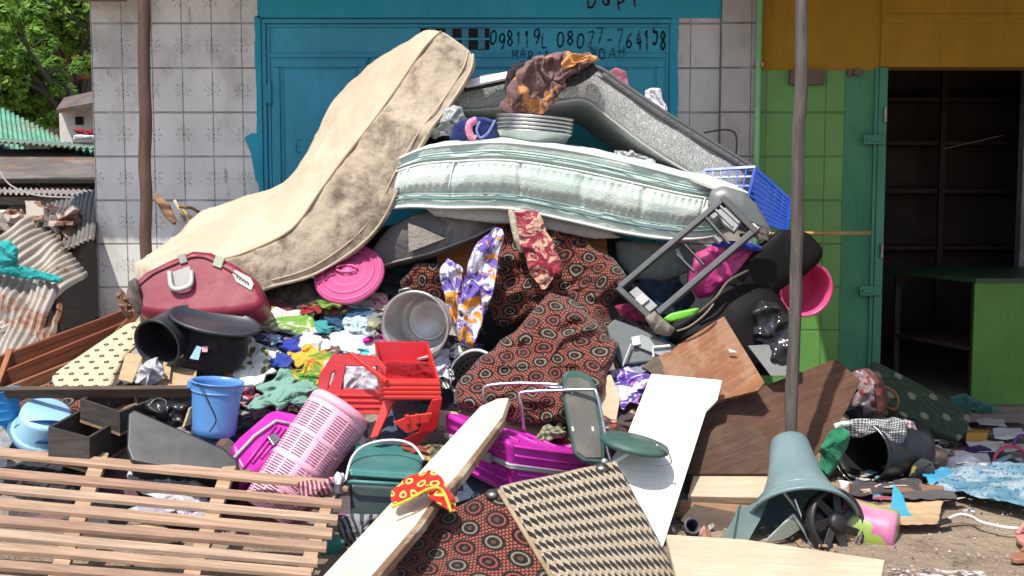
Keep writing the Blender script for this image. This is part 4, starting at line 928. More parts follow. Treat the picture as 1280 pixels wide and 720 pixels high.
for k, pp in enumerate([[(218, 250), (224, 262), (232, 276)], [(224, 258), (240, 260), (250, 266)], [(228, 262), (238, 272), (242, 280)]]):
    add('bamboo_strip', g_tube([P(x, y, -.55) for x, y in pp], .010, 7), wood([(.6, .5, .36), (.25, .13, .06), (.55, .36, .1)][k], key=k), label=['pale split bamboo strip behind the tan mattress', 'dark brown bamboo strip arching over the tan mattress edge', 'yellowish bamboo strip closest to the tan mattress'][k], cat='bamboo', smooth=True)

# ------------------------------------------------------------------ suitcases
def latch(pl, x, y, w, h, m, parent, off=.02, name='latch', rot=0):
    c, s_ = math.cos(rot), math.sin(rot); pts = [(x + a * c - b * s_, y + a * s_ + b * c) for a, b in ((-w, -h), (w, -h), (w, h), (-w, h))]
    return add(name, pl.poly(pts, .018, off), m, parent, bevel=.004)
maroon = plastic((.23, .018, .042), .38, .15); mard = plastic((.16, .02, .035), .5, .2); silver = metal((.4, .4, .38), .35, .3)
ms = thing('suitcase', 'dark red hard suitcase with a grey carry handle below the tan mattress', 'suitcase', loc=P(245, 380, -1.9))
pl = Plane((180, 350, -1.95), (320, 350, -1.95), (245, 395, -2.03))
outl = [(164, 352), (180, 338), (208, 324), (240, 311), (262, 313), (296, 330), (320, 348), (330, 370), (328, 386), (300, 392), (235, 397), (196, 396), (172, 392), (162, 376)]
add('case_body', pl.poly(outl, .26), maroon, ms, bevel=.05, seg=5)
add('case_seam', g_tube(curve([pl.at(168, 362, .003), pl.at(190, 343, .004), pl.at(218, 330, .004), pl.at(242, 321, .004), pl.at(262, 324, .004), pl.at(292, 341, .004), pl.at(312, 356, .003)], 5), .007, 8), mard, ms, smooth=True)
add('case_corner', g_lump([(158, 372), (160, 352), (170, 346), (176, 362), (180, 380), (186, 393), (170, 394)], .05, Y=-1.97, fold=.008), plastic((.10, .07, .06), .6, .4), ms, smooth=True)
latch(pl, 228, 323, 5, 6, plastic((.22, .22, .2), .45), ms, .012, rot=-.3); latch(pl, 273, 327, 6, 7, plastic((.28, .32, .22), .45), ms, .012, rot=.35)
hd = add('handle', g_tube(curve([pl.at(212, 340, .012), pl.at(214, 357, .03), pl.at(222, 362, .03), pl.at(238, 356, .03), pl.at(239, 339, .012)], 5), .014, 8), plastic((.42, .42, .4), .45), ms, smooth=True)
add('handle_plate', pl.poly([(210, 342), (237, 332), (241, 352), (218, 364)], .008, .006), plastic((.35, .33, .32), .45), ms, bevel=.002)
add('badge', pl.poly([(290, 341), (294, 337), (313, 347), (317, 355), (314, 363), (295, 352)], .008, .008), plastic((.62, .60, .48), .5), ms, bevel=.003)
bgp = Plane((288, 338, -1.965), (318, 350, -1.965), (290, 350, -1.975))
add('badge_lettering', join(*[pl.poly([(295 + k * 3.3, 342.5 + k * 2), (297.2 + k * 3.3, 344 + k * 2), (297.2 + k * 3.3, 348.5 + k * 2), (295 + k * 3.3, 346.8 + k * 2)], .004, .012) for k in range(5)]), plastic((.12, .12, .1), .6), ms)
mag = plastic((.52, .022, .36), .33, .12); magd = plastic((.30, .012, .22), .4, .15); grz = plastic((.42, .42, .44), .45)
def case_box(label, o, a, b, c, m, ribs=6, ribax='a', zip_t=None):
    t = thing('suitcase', label, 'suitcase', loc=T(o)); O, A_, B_, C_ = T(o), T(a), T(b), T(c)
    add('case_body', g_para(O, A_, B_, C_), m, t, bevel=.03, seg=4)
    return t, O, A_ - O, B_ - O, C_ - O
t, O, a, b, c = case_box('magenta hard suitcase with ribbed shell between the long plank and the folding chair', (640, 622, -2.86), (558, 580, -2.42), (742, 632, -2.40), (636, 551, -2.90), mag)
for i in range(6):
    k = (i + .5) / 6
    add('rib', g_tube([O + c * k * .98 + c * .02 - (b.normalized() * .003) + a * s_ for s_ in (.06, .94)], .007, 8), mag, t, smooth=True)
    add('rib', g_tube([O + c * k * .98 + c * .02 - (a.normalized() * .003) + b * s_ for s_ in (.06, .94)], .007, 8), mag, t, smooth=True)
for i in range(4):
    k = (i + .7) / 4.5
    add('rib', g_tube([O + c * 1.005 + a * s_ * .9 + a * .05 + b * k for s_ in (0, 1)], .006, 8), mag, t, smooth=True)
for dz in (.54, .58): add('zip', g_tube([O + a * .97 + c * dz - b * .01, O + a * .06 + c * dz - b * .012, O + a * -.012 + b * -.012 + c * dz, O + b * .06 + c * dz - a * .012, O + b * .97 + c * dz - a * .01], .008, 8), grz, t, smooth=True)
for k in (.35, .85): latch_ = add('latch', g_para(O + a * k + c * .46 - b * .02, O + a * (k - .12) + c * .46 - b * .02, O + a * k + c * .64 - b * .02, O + a * k + c * .46 - b * .055), grz, t, bevel=.004)
add('caster', g_lathe(axis_frame(O + c * .05 + V((-.16, -.05, 0)), O + c * .05 + V((-.16, -.09, .01))), [(0, 0), (.022, 0), (.028, .01), (.028, .03), (.018, .04), (0, .04)], 20), metal((.3, .3, .3)), t, smooth=True)
t, O, a, b, c = case_box('small magenta hard suitcase leaning left of the pink laundry basket', (318, 596, -2.72), (290, 553, -2.6), (376, 556, -2.62), (330, 548, -2.85), mag)
t2 = t
pl = Plane((296, 560, -2.64), (352, 512, -2.35), (330, 594, -2.7))
for o in list(t.children): bpy.data.objects.remove(o)
add('case_body', pl.poly([(290, 556), (300, 545), (335, 515), (345, 511), (372, 516), (378, 524), (352, 556), (322, 590), (306, 593), (296, 575)], .22), mag, t, bevel=.03, seg=4)
add('zip', g_tube([pl.at(293, 572, .01), pl.at(318, 545, .012), pl.at(345, 526, .012), pl.at(372, 532, .01)], .008, 8), grz, t, smooth=True)
for k in range(4): add('rib', g_tube([pl.at(304 + k * 11, 585 - k * 6, .006), pl.at(345 + k * 6, 538 + k * 2 - 6, .006)], .006, 8), mag, t, smooth=True)
add('latch', pl.poly([(334, 545), (344, 540), (352, 548), (342, 557)], .02, .025), metal((.4, .4, .4)), t, bevel=.006)

# ------------------------------------------------------------------ round containers
def vessel(label, cat, name, base, top, rb, rt, m, th=.004, rim=.008, prof=None, handle=None, seg=44, band=None, mi=None, group=None):
    """open tapered vessel between two (px,py,Y) centres, radii in pixels"""
    a, b = T(base), T(top); M = axis_frame(a, b, V((0, 1, .01))); L = (b - a).length; Rb, Rt = rb * mpp(base[1], a.y), rt * mpp(top[1], b.y)
    t = thing(name, label, cat, M=M, group=group)
    pr = prof or [(0, 0), (.06, .9), (.5, .95), (1, 1)]
    outer = [(0, 0), (Rb * .9, 0), (Rb, L * .03)] + [((Rb + (Rt - Rb) * u) , L * u) for u in (.15, .3, .45, .6, .75, .9, .97)]
    outer += [(Rt + rim, L * .975), (Rt + rim, L), (Rt - th, L)]; inner = [(max(.001, Rb + (Rt - Rb) * u - th), L * u + th) for u in (.9, .6, .3, .04)] + [(0, th + L * .03)]
    add('shell', g_lathe(M, outer + inner, seg), m, t, smooth=True, autos=1)
    return t, M, L, Rb, Rt
def bail(t, M, L, R, m, r=.004, tilt=0, drop=.6, seg=16):
    pts = [M @ V((R * math.cos(a) * 1.02, -math.sin(a) * R * drop * math.cos(tilt), L * .93 + math.sin(a) * R * drop * math.sin(tilt))) for a in [math.pi * k / seg for k in range(seg + 1)]]
    add('handle', g_tube(pts, r, 7), m, t, smooth=True)
lb = plastic((.10, .27, .60), .33, .08)
t, M, L, Rb, Rt = vessel('medium blue plastic bucket with a black wire handle standing on the heap', 'bucket', 'bucket', (267, 543, -2.5), (272, 476, -2.5), 27, 31, lb)
add('handle', g_tube(curve([P(243, 478, -2.52), P(252, 484, -2.68), P(262, 505, -2.7), P(270, 525, -2.7), P(262, 540, -2.68)], 5), .003, 6), black, t, smooth=True)
add('ear', g_box(M @ Matrix.Translation((-Rt - .01, 0, L * .9)), -.012, .012, -.02, .02, -.02, .02), lb, t, bevel=.004)
add('band', g_lathe(M, [(Rt * .985, L * .80), (Rt * 1.02, L * .81), (Rt * 1.02, L * .83), (Rt * .985, L * .84)], 44), lb, t, smooth=True)
t, M, L, Rb, Rt = vessel('pale blue basin turned over at the left edge of the heap', 'basin', 'basin', (58, 516, -2.4), (55, 538, -2.35), 30, 36, plastic((.28, .50, .68), .35, .1), rim=.012)
add('rim', g_lathe(M, [(Rt + .005, L), (Rt + .03, L + .004), (Rt + .028, L + .012), (Rt, L + .01)], 44), plastic((.03, .12, .25), .4), t, smooth=True)
t, M, L, Rb, Rt = vessel('dark blue tub below the pale overturned basin', 'basin', 'basin', (58, 562, -2.4), (60, 538, -2.35), 26, 38, plastic((.02, .10, .28), .4, .1))
t, M, L, Rb, Rt = vessel('bright blue ribbed tub cut off by the left edge', 'tub', 'tub', (2, 540, -2.3), (-6, 488, -2.3), 22, 28, plastic((.02, .22, .50), .35, .1))
for k in (.3, .5, .7): add('band', g_lathe(M, [(Rb + (Rt - Rb) * k, L * k), (Rb + (Rt - Rb) * k + .006, L * k + .006), (Rb + (Rt - Rb) * k, L * k + .012)], 40), plastic((.02, .22, .50), .35, .1), t, smooth=True)
# big pot
t, M, L, Rb, Rt = vessel('large round aluminium pot lying open towards the viewer in the clothes', 'pot', 'cooking_pot', (536, 400, -1.76), (519, 407, -2.0), 31, 42, metal((.62, .63, .62), .42, .25, .7), th=.004, rim=.006)
add('rim', g_lathe(M, [(Rt + .004, L - .004), (Rt + .012, L), (Rt + .004, L + .006), (Rt - .004, L + .003)], 50), alu, t, smooth=True)
for a in (1.95, ):
    c = M @ V((Rt * math.cos(a), Rt * math.sin(a), L * .9)); 
add('handle', g_tube([P(500, 369, -1.97), P(499, 363, -1.97), P(512, 360, -1.97), P(514, 367, -1.97)], .007, 7), alud, t, smooth=True)
add('inner_ring', g_lathe(M, [(Rb * .72, .022), (Rb * .76, .028), (Rb * .80, .022)], 40), alu, t, smooth=True)
# colander with holes
t, M, L, Rb, Rt = vessel('steel colander rim showing beside the ring patterned cushion', 'colander', 'colander', (606, 482, -1.85), (590, 467, -2.0), 22, 31, alud)
hs_ = []
for a in range(26):
    for z in (.35, .55, .75): 
        an = a / 26 * 2 * math.pi; rr_ = (Rb + (Rt - Rb) * z) - .006; Mh = M @ Matrix.Rotation(an, 4, 'Z') @ Matrix.Translation((rr_, 0, L * z)); hs_.append(g_box(Mh, -.0015, .0008, -.008, .008, -.006, .006))
add('holes', join(*hs_), black, t)
add('rim', g_lathe(M, [(Rt + .002, L - .004), (Rt + .014, L), (Rt + .004, L + .008), (Rt - .006, L + .003)], 50), metal((.75, .75, .74), .3), t, smooth=True)
# pink lid
pk = plastic((.62, .10, .27), .45, .12)
a_, b_ = T((436, 342, -1.5)), T((433, 349, -1.62)); M = axis_frame(a_, a_ + (V((-.12, -.72, .62))), V((0, 0, 1))); R = 44 * mpp(345, -1.5)
ld = thing('basin_cover', 'round pink plastic lid with raised rings below the tan mattress', 'lid', M=M)
add('disc', g_lathe(M, [(0, .0), (R * .95, -.004), (R * 1.0, -.02), (R * 1.03, -.012), (R * 1.0, .006), (R * .88, .01), (R * .86, .018), (R * .62, .016), (R * .60, .026), (R * .36, .024), (R * .34, .034), (R * .18, .03), (R * .16, .045), (0, .046)], 60), pk, ld, smooth=True)
for q_ in (.93, .74, .5, .3): add('ring', g_lathe(M, [(R * q_ - .008, .018 if q_ < .9 else .006), (R * q_, .034 if q_ < .9 else .022), (R * q_ + .008, .016 if q_ < .9 else .004)], 60), plastic((.50, .07, .21), .45, .1), ld, smooth=True)
add('handle', g_tube([M @ V((R * .3 * math.cos(q), R * .12 * math.sin(q), .05 + .0 * q)) for q in [k * .4 for k in range(16)]], .007, 7), pk, ld, smooth=True)
# pink laundry basket
a_, b_ = P(335, 640, -2.72), P(425, 512, -2.48); M = axis_frame(b_, a_, V((0, -1, .01))); L = (a_ - b_).length; R = 41 * mpp(540, -2.6)
lbk = thing('laundry_basket', 'tall pink perforated laundry basket lying on its side', 'basket', M=M); pkb = plastic((.86, .42, .55), .4, .05)
NR, NS = 132, 96; prof = []
for i in range(NR + 1):
    u = i / NR; r = R * (1.0 - .12 * u); prof.append((r, L * u))
def skp(i, k):
    u = i / NR
    if u < .08 or u > .97 or any(abs(u - q) < .014 for q in (.33, .57, .8)): return False
    return i % 3 == 1 and (k % 8) not in (0,) and not (k % 24 in (1, 23))
add('perforated_wall', g_lathe(M, prof, NS, skip=skp), pkb, lbk, smooth=True, solid=.003)
add('base', g_lathe(M, [(0, .0), (R * .78, -.004), (R * .93, -.018), (R * 1.0, .0), (R * 1.002, .03)], NS), pkb, lbk, smooth=True, solid=.003)
add('rim', g_lathe(M, [(R * .88, L), (R * .93, L), (R * .94, L + .015), (R * .89, L + .02)], NS), pkb, lbk, smooth=True)
for q in (.33, .57, .8): add('hoop', g_lathe(M, [(R * (1 - .12 * q) + .002, L * q - .012), (R * (1 - .12 * q) + .006, L * q), (R * (1 - .12 * q) + .002, L * q + .012)], NS), pkb, lbk, smooth=True)
# black pot, seat and bag at left
t, M, L, Rb, Rt = vessel('black plastic bucket lying on its side under the red suitcase', 'bucket', 'bucket', (232, 404, -1.9), (196, 430, -2.15), 27, 31, plastic((.02, .024, .03), .35, .1))
ds = thing('stool_seat', 'dark grey flat lid with a raised rim lying on the black bucket', 'lid', loc=P(265, 405, -2.1))
pl = Plane((216, 388, -2.05), (322, 410, -2.05), (250, 420, -2.2))
add('disc', g_lathe(frame(pl.at(268, 403), (pl.at(322, 414) - pl.at(268, 403)), V((0, .85, .35))), [(0, 0), (.235, 0), (.245, .008), (.24, .02), (.222, .02), (.215, .012), (0, .012)], 48, 1, .55), plastic((.03, .035, .045), .3, .1), ds, smooth=True)
bb = thing('travel_bag', 'black travel bag with a small blue and pink label under the dark lid', 'bag', loc=P(265, 435, -2.0))
lump('bag_body', None, None, [(228, 420), (240, 405), (290, 405), (312, 420), (310, 445), (296, 462), (262, 466), (232, 458)], .10, cloth((.018, .018, .022)), bb, Y=-2.02, fold=.014, seed=2)
pl = Plane((244, 432, -2.155), (262, 432, -2.155), (240, 450, -2.17)); add('label', pl.poly([(246, 432), (252, 434), (248, 450), (237, 448)], .004), plastic((.3, .5, .75), .5), bb); add('label', pl.poly([(252, 433), (260, 433), (259, 440), (253, 440)], .004), plastic((.75, .35, .38), .5), bb)
# grey-black monitor-like case and drawers at lower left
gb = plastic((.022, .023, .024), .3, .0, bumpd=.0001)
slab('television', 'dark grey television casing tilted behind the slatted bed base', 'television', [(160, 516), (168, 511), (280, 560), (297, 574), (300, 590), (288, 600), (164, 576), (158, 560)], .30, gb, ((160, 516, -2.62), (297, 574, -2.7), (164, 576, -2.8)), bevel=.012, seg=3)
cbd = wood((.36, .24, .14), key=14); cbk = wood((.06, .05, .045), key=15)
dr = thing('drawer_box', 'broken dark wooden drawer box left of the television casing', 'drawer', loc=P(110, 560, -2.5))
def open_box(parent, o, a, b, c, m, mi, th=.014, names=('panel',)):
    """tray without its c side: o corner, a and b edges of the floor, c height"""
    O, A_, B_, C_ = T(o), T(a), T(b), T(c); A_, B_, C_ = A_ - O, B_ - O, C_ - O; an, bn_, cn = A_.normalized() * th, B_.normalized() * th, C_.normalized() * th
    add('panel', g_para(O, O + A_, O + B_, O + cn), mi, parent)
    add('panel', g_para(O + cn, O + A_ + cn, O + bn_ + cn, O + C_), m, parent, bevel=.002); add('panel', g_para(O + B_ - bn_ + cn, O + A_ + B_ - bn_ + cn, O + B_ + cn, O + B_ - bn_ + C_), m, parent, bevel=.002)
    add('panel', g_para(O + bn_ + cn, O + B_ - bn_ + cn, O + an + bn_ + cn, O + C_ + bn_), m, parent, bevel=.002); add('panel', g_para(O + A_ - an + bn_ + cn, O + A_ + B_ - an - bn_ + cn, O + A_ + bn_ + cn, O + A_ - an + C_ + bn_), m, parent, bevel=.002)
open_box(dr, (112, 592, -2.75), (60, 578, -2.72), (160, 560, -2.3), (112, 547, -2.72), cbk, cbd)
dr2 = thing('drawer_box', 'open black drawer frame lying behind the first drawer box', 'drawer', loc=P(160, 520, -2.4))
open_box(dr2, (150, 545, -2.5), (100, 528, -2.45), (212, 520, -2.1), (150, 515, -2.5), cbk, cbd)
slab('wooden_strip', 'pale wooden strip leaning against the blue bucket', 'plank', [(238, 510), (246, 506), (240, 530), (230, 534)], .012, wood((.55, .40, .24), key=3), ((238, 510, -2.55), (246, 506, -2.5), (230, 534, -2.6)))
lump('black_bag', 'black bin bag bulging behind the television casing', 'bag', [(170, 505), (200, 498), (236, 506), (240, 530), (225, 545), (185, 525)], .08, plastic((.02, .02, .022), .3), Y=-2.25, fold=.03, seed=12)

# cardboard, planks at left
card = wood((.50, .34, .20), dark=.85, knots=.1, key=21)
cb = thing('cardboard_box', 'open cardboard box left of the blue bucket', 'box', loc=P(200, 465, -2.1))
pl = Plane((160, 440, -2.0), (245, 468, -2.1), (150, 472, -2.25)); add('panel', pl.poly([(158, 440), (178, 446), (165, 478), (148, 474)], .006), card, cb); add('panel', pl.poly([(200, 455), (246, 463), (243, 482), (196, 482)], .006), card, cb); add('flap', pl.poly([(204, 452), (214, 455), (212, 474), (204, 470)], .004, .03), card, cb)
lump('plastic_bag', 'crumpled clear plastic bag inside the cardboard box', 'plastic bag', [(168, 478), (172, 462), (184, 450), (198, 448), (206, 458), (203, 474), (190, 482)], .05, plastic((.55, .53, .55), .12, .05), Y=-2.25, fold=.035, freq=13, seed=9)
lump('dotted_cushion', 'cream cushion with dark dots below the brown bed rails', 'cushion', [(62, 470), (95, 448), (130, 424), (160, 404), (184, 400), (180, 425), (158, 445), (146, 470), (138, 492), (100, 492), (70, 488)], .07, dot_fabric(), Y=lambda py: -1.75 - (py - 400) / 90 * .5, fold=.006, freq=4, seed=3)
ringf = ring_fabric(.112, .12, .95); ringf3 = ring_fabric(.112, .12, .95, .75); ringf2 = ring_fabric(.125, .1, .85)
lump('patterned_cushion', 'dark red ring patterned cushion beneath the cream dotted one', 'cushion', [(60, 478), (80, 465), (110, 478), (135, 485), (140, 505), (125, 525), (95, 520), (60, 500)], .07, ringf, Y=lambda py: -2.05 - (py - 470) / 60 * .3, fold=.012, seed=5)
bw = wood((.22, .065, .028), dark=.45, key=6, knots=.15); bw2 = wood((.32, .12, .055), dark=.6, key=16, knots=.15)
def board(label, pts3, w, h, m, name='wooden_rail', cat='plank', group=None, up=V((0, 0, 1)), bevel=.003):
    p, q = T(pts3[0]), T(pts3[1]); M = frame(p, q - p, V((0, 0, 1)) if up is None else up); g = g_box(M, 0, (q - p).length, -h / 2, h / 2, -w / 2, w / 2)
    return add(name, g, m, M=M, label=label, cat=cat, bevel=bevel, group=group)
br = 'brown bed rails at the left'
board('upper reddish brown bed rail running up to the tiled wall', [(-30, 468, -1.95), (166, 394, -1.35)], .03, .10, bw, 'bed_rail', 'bed rail')
board('second reddish brown bed rail, with a lighter worn edge', [(-30, 488, -2.05), (160, 410, -1.5)], .03, .085, bw, 'bed_rail', 'bed rail')
board('third thin brown bed rail resting on the dotted cushion', [(-30, 506, -2.2), (140, 438, -1.75)], .03, .06, bw2, 'bed_rail', 'bed rail')
board('lowest thin orange-brown rail beside the dotted cushion', [(10, 502, -2.2), (120, 462, -1.95)], .025, .035, bw2, 'bed_rail', 'bed rail')
board('short brown upright stuck among the left bed rails', [(-5, 490, -2.1), (14, 440, -1.8)], .03, .05, bw2, 'bed_rail', 'bed rail')
board('short diagonal brown slat below the red suitcase', [(142, 424, -1.65), (174, 388, -1.6)], .025, .045, bw2, 'bed_rail', 'bed rail')
board('long dark weathered plank lying level below the cardboard box', [(-40, 491, -2.35), (242, 489, -2.45)], .03, .055, wood((.10, .07, .05), key=8), 'plank', up=V((0, -.5, 1)))
lump('broken_bark', 'splintered brown wood beside the left end of the red suitcase', 'wood', [(143, 368), (152, 358), (162, 372), (168, 395), (160, 400), (150, 385)], .04, wood((.20, .12, .07), axis='z', key=22), Y=-1.75, fold=.03, freq=16, seed=8)

# ------------------------------------------------------------------ garments
white = cloth((.78, .77, .78), (.68, .68, .72), soil=.12)
W = []
rag('cream and green leaf printed plastic sheet draped under the red suitcase', 350, 402, 58, 14, cloth((.66, .62, .52), (.16, .34, .06), 'blotch', .16, c3=(.60, .50, .40)), .14, 31, .05, .025, off=.1, name='tablecloth', cat='cloth')
rag('olive green plastic sheet under the cream leaf printed sheet', 395, 418, 30, 11, cloth((.16, .20, .12)), .1, 32, off=.02, name='sheet')
rag('dark camouflage coloured jacket between the red suitcase and the pink lid', 370, 375, 42, 17, cloth((.09, .075, .06), (.05, .045, .04), 'blotch', .06, c3=(.13, .11, .07)), -.1, 33, .07)
rag('red printed cloth with green leaves in front of the pink lid', 408, 382, 26, 10, cloth((.22, .025, .03), (.06, .16, .03), 'floral', .05, c3=(.20, .3, .02)), -.05, 34, off=.05)
rag('green leafy scrap lying on the red printed cloth', 414, 377, 12, 7, cloth((.08, .18, .02), (.18, .3, .03)), 0, 35, off=.12)
rag('navy floral dress spread left of the pot', 362, 418, 30, 18, cloth((.02, .025, .12), (.5, .3, .28), 'floral', .035, c3=(.2, .18, .4)), .2, 36, off=.06)
rag('denim blue garment bunched behind the navy dress', 432, 402, 30, 18, cloth((.02, .06, .13), (.04, .10, .18)), -.2, 37, .08)
rag('white and light blue checked shirt next to the denim garment', 448, 411, 22, 11, cloth((.25, .42, .55), (.65, .72, .78), 'check', .03), .3, 38, off=.07)
rag('grey green striped cloth just left of the pot handle', 478, 392, 18, 14, cloth((.25, .27, .2), (.4, .38, .3), 'stripe', .04), .5, 39)
rag('dark teal cloth between the pink lid and the ring patterned fabric', 505, 345, 30, 20, cloth((.02, .06, .08), (.03, .09, .11)), -.5, 40, .06, off=-.15)
rag('pale grey rags in front of the pink lid', 452, 378, 26, 9, cloth((.4, .38, .38)), .1, 41, off=.03)
rag('royal blue blouse below the navy floral dress', 372, 436, 22, 14, cloth((.02, .035, .28), (.03, .05, .38)), .3, 42, off=.08)
rag('white blouse with brown leaves beside the black bag', 316, 452, 28, 24, cloth((.76, .75, .66), (.12, .11, .03), 'leaf', .05, c3=(.3, .24, .08)), .1, 43, .06, .02, off=.1)
rag('white cloth laid across the middle of the clothes pile', 432, 431, 48, 15, white, -.08, 44, .06, .022, off=.08)
rag('white shirt bunched behind the red crate', 385, 433, 14, 14, cloth((.7, .7, .66)), 0, 45, off=.1)
rag('orange and green printed scarf left of the red crate', 393, 458, 24, 20, cloth((.75, .38, .04), (.08, .26, .03), 'blotch', .07, c3=(.7, .14, .03), soil=.05), .4, 46, .06, .035, off=.12)
rag('small yellow cloth under the white shirt', 372, 448, 14, 10, cloth((.75, .42, .05)), .2, 47, off=.1)
rag('mint green towel folded left of the red crate', 362, 486, 40, 20, cloth((.20, .36, .29), (.16, .31, .25), soil=.12), -.35, 48, .08, .04, off=.12, name='towel', cat='towel')
rag('dark patterned clothes under the mint towel', 325, 492, 28, 16, cloth((.03, .03, .05), (.2, .06, .1), 'floral', .04, c3=(.1, .14, .3)), 0, 49, .07)
rag('black lace garment below the mint towel', 350, 505, 30, 10, cloth((.025, .022, .025), (.25, .2, .1), 'floral', .03, c3=(.1, .06, .03)), .1, 50, .06, off=.03)
rag('bright magenta garment above the red crate', 478, 427, 17, 9, cloth((.55, .01, .26), (.65, .02, .33)), .2, 51, off=.1)
rag('turquoise and white scrap above the red crate', 462, 440, 14, 7, cloth((.1, .5, .48), (.7, .75, .75), 'blotch', .05, c3=(.1, .5, .48)), .3, 52, off=.13)
rag('brown speckled cloth between the red crate and the pot', 505, 434, 36, 14, cloth((.16, .10, .09), (.45, .38, .35), 'floral', .025, c3=(.05, .04, .04)), .15, 53, off=.05)
rag('black and white speckled cloth under the pot', 570, 440, 28, 14, cloth((.03, .03, .04), (.45, .45, .5), 'floral', .028, c3=(.2, .2, .25)), -.2, 54, .06)
rag('white towel hanging over the right end of the red crate', 546, 456, 16, 18, cloth((.68, .70, .78)), .5, 55, .05, off=.10, name='towel', cat='towel')
rag('blue grey floral rag under the leaf printed blouse', 305, 478, 20, 12, cloth((.1, .13, .25), (.5, .5, .55), 'floral', .035, c3=(.35, .1, .15)), .1, 56, .05)
rag('navy rag with pink specks behind the leaf printed blouse', 325, 418, 24, 12, cloth((.015, .015, .06), (.5, .2, .25), 'floral', .04, c3=(.1, .1, .3)), .1, 57, .05, off=.03)
rag('green red and gold printed rag beside the leaf printed blouse', 288, 455, 12, 18, cloth((.05, .12, .07), (.5, .12, .06), 'blotch', .06, c3=(.5, .4, .15)), 0, 58, .05, off=.05)
rag('cream shirt crumpled at the foot of the striped cloth', 300, 478, 9, 6, cloth((.6, .55, .45)), 0, 59, off=.06)
rag('grey towel just behind the blue bucket', 325, 515, 18, 8, cloth((.3, .3, .3)), 0, 60)
rag('dark green cloth between the television casing and the magenta suitcase', 300, 530, 16, 18, cloth((.02, .03, .03)), 0, 61)
rag('dusky pink patterned rag at the foot of the pink lid', 470, 376, 20, 8, cloth((.42, .12, .17), (.5, .3, .3), 'blotch', .05, c3=(.2, .05, .08)), .2, 62, off=.02)
rag('teal denim scrap hidden beside the checked shirt', 418, 418, 18, 9, cloth((.03, .12, .15)), .3, 63, off=.04)
rag('lilac printed scrap below the navy floral dress', 338, 432, 16, 10, cloth((.2, .18, .35), (.6, .55, .65), 'floral', .03, c3=(.05, .05, .2)), .3, 64, off=.04)
rag('dark blouse with white specks left of the pot', 480, 418, 14, 8, cloth((.03, .05, .08), (.55, .55, .55), 'floral', .025), .3, 65, off=.03)
rag('peach coloured rag tucked under the speckled brown cloth', 490, 446, 22, 6, cloth((.6, .35, .25)), .1, 66, off=.04)
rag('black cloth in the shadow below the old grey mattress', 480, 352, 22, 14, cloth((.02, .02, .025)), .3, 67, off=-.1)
rag('grey trousers among the clothes behind the white cloth', 455, 395, 20, 10, cloth((.2, .22, .24)), .4, 68, off=.02)
rag('wine red rag beneath the camouflage jacket', 350, 385, 20, 9, cloth((.16, .02, .04)), .1, 69, off=.03)

# more small garments
rag('bright white pillowcase crumpled right of the mint towel', 405, 446, 12, 7, cloth((.76,.76,.74)), -0.35, 120, .05, .034, off=0.06)
rag('turquoise rag left of the denim garment', 404, 410, 10, 6, cloth((.04,.3,.32)), 0.14, 121, .05, .034, off=0.09)
rag('crimson scrap in front of the camouflage jacket', 385, 388, 10, 5, cloth((.35,.02,.03)), -0.07, 122, .05, .034, off=0.12)
rag('olive patterned scrap right of the denim garment', 470, 405, 12, 8, cloth((.2,.2,.12),(.4,.36,.22),'floral',.03), -0.28, 123, .05, .034, off=0.15)
rag('black stocking lying over the white cloth edge', 405, 424, 14, 5, cloth((.02,.02,.025)), 0.21, 124, .05, .034, off=0.06)
rag('pale green blouse under the leaf printed sheet', 330, 408, 16, 6, cloth((.35,.45,.3)), 0.0, 125, .05, .034, off=0.09)
rag('cobalt blue scrap left of the orange scarf', 352, 452, 14, 8, cloth((.02,.05,.32)), -0.21, 126, .05, .034, off=0.12)
rag('small brown printed rag at the top corner of the red stool', 420, 440, 9, 6, cloth((.15,.08,.07),(.45,.3,.3),'floral',.02), 0.28, 127, .05, .034, off=0.15)
rag('silver grey satin scrap below the pot', 532, 440, 12, 6, cloth((.4,.4,.42)), 0.07, 128, .05, .034, off=0.06)
rag('tiny black and white zigzag rag near the red stool end', 556, 470, 10, 10, cloth((.04,.04,.04),(.6,.6,.6),'stripe',.02), -0.14, 129, .05, .034, off=0.09)
rag('red and navy rag beneath the blouse with brown leaves', 300, 494, 16, 7, cloth((.3,.02,.05),(.03,.04,.15),'blotch',.05,c3=(.5,.45,.4)), -0.35, 130, .05, .034, off=0.12)
rag('light blue baby garment behind the leaf printed blouse', 344, 424, 10, 7, cloth((.3,.45,.62)), 0.14, 131, .05, .034, off=0.15)
rag('orange floral rag right of the navy dress', 398, 428, 10, 6, cloth((.5,.2,.08),(.7,.6,.4),'floral',.025), -0.07, 132, .05, .034, off=0.06)
rag('dark green knit tucked beside the royal blue blouse', 345, 446, 12, 8, cloth((.02,.08,.06)), -0.28, 133, .05, .034, off=0.09)
rag('plum rag between the towel and the pink basket', 398, 494, 12, 6, cloth((.16,.05,.12)), 0.21, 134, .05, .034, off=0.12)
rag('stone grey rag left of the brown speckled cloth', 468, 420, 9, 5, cloth((.32,.31,.3)), 0.0, 135, .05, .034, off=0.15)
rag('golden brown scrap under the small yellow cloth', 378, 462, 9, 6, cloth((.35,.2,.05)), -0.21, 136, .05, .034, off=0.06)
rag('white lace scrap at the foot of the purple printed cloth', 572, 438, 12, 7, cloth((.6,.58,.6),(.1,.1,.12),'floral',.03), 0.28, 137, .05, .034, off=0.09)
rag('grey wool rag in the gap between the drawer box and the blue bucket', 222, 545, 14, 9, cloth((.25,.24,.23)), -0.35, 220, .05, .034, off=.08)
rag('dusty pink rag between the magenta suitcase and the blue bucket', 312, 502, 14, 7, cloth((.45,.22,.25)), 0.14, 221, .05, .034, off=.08)
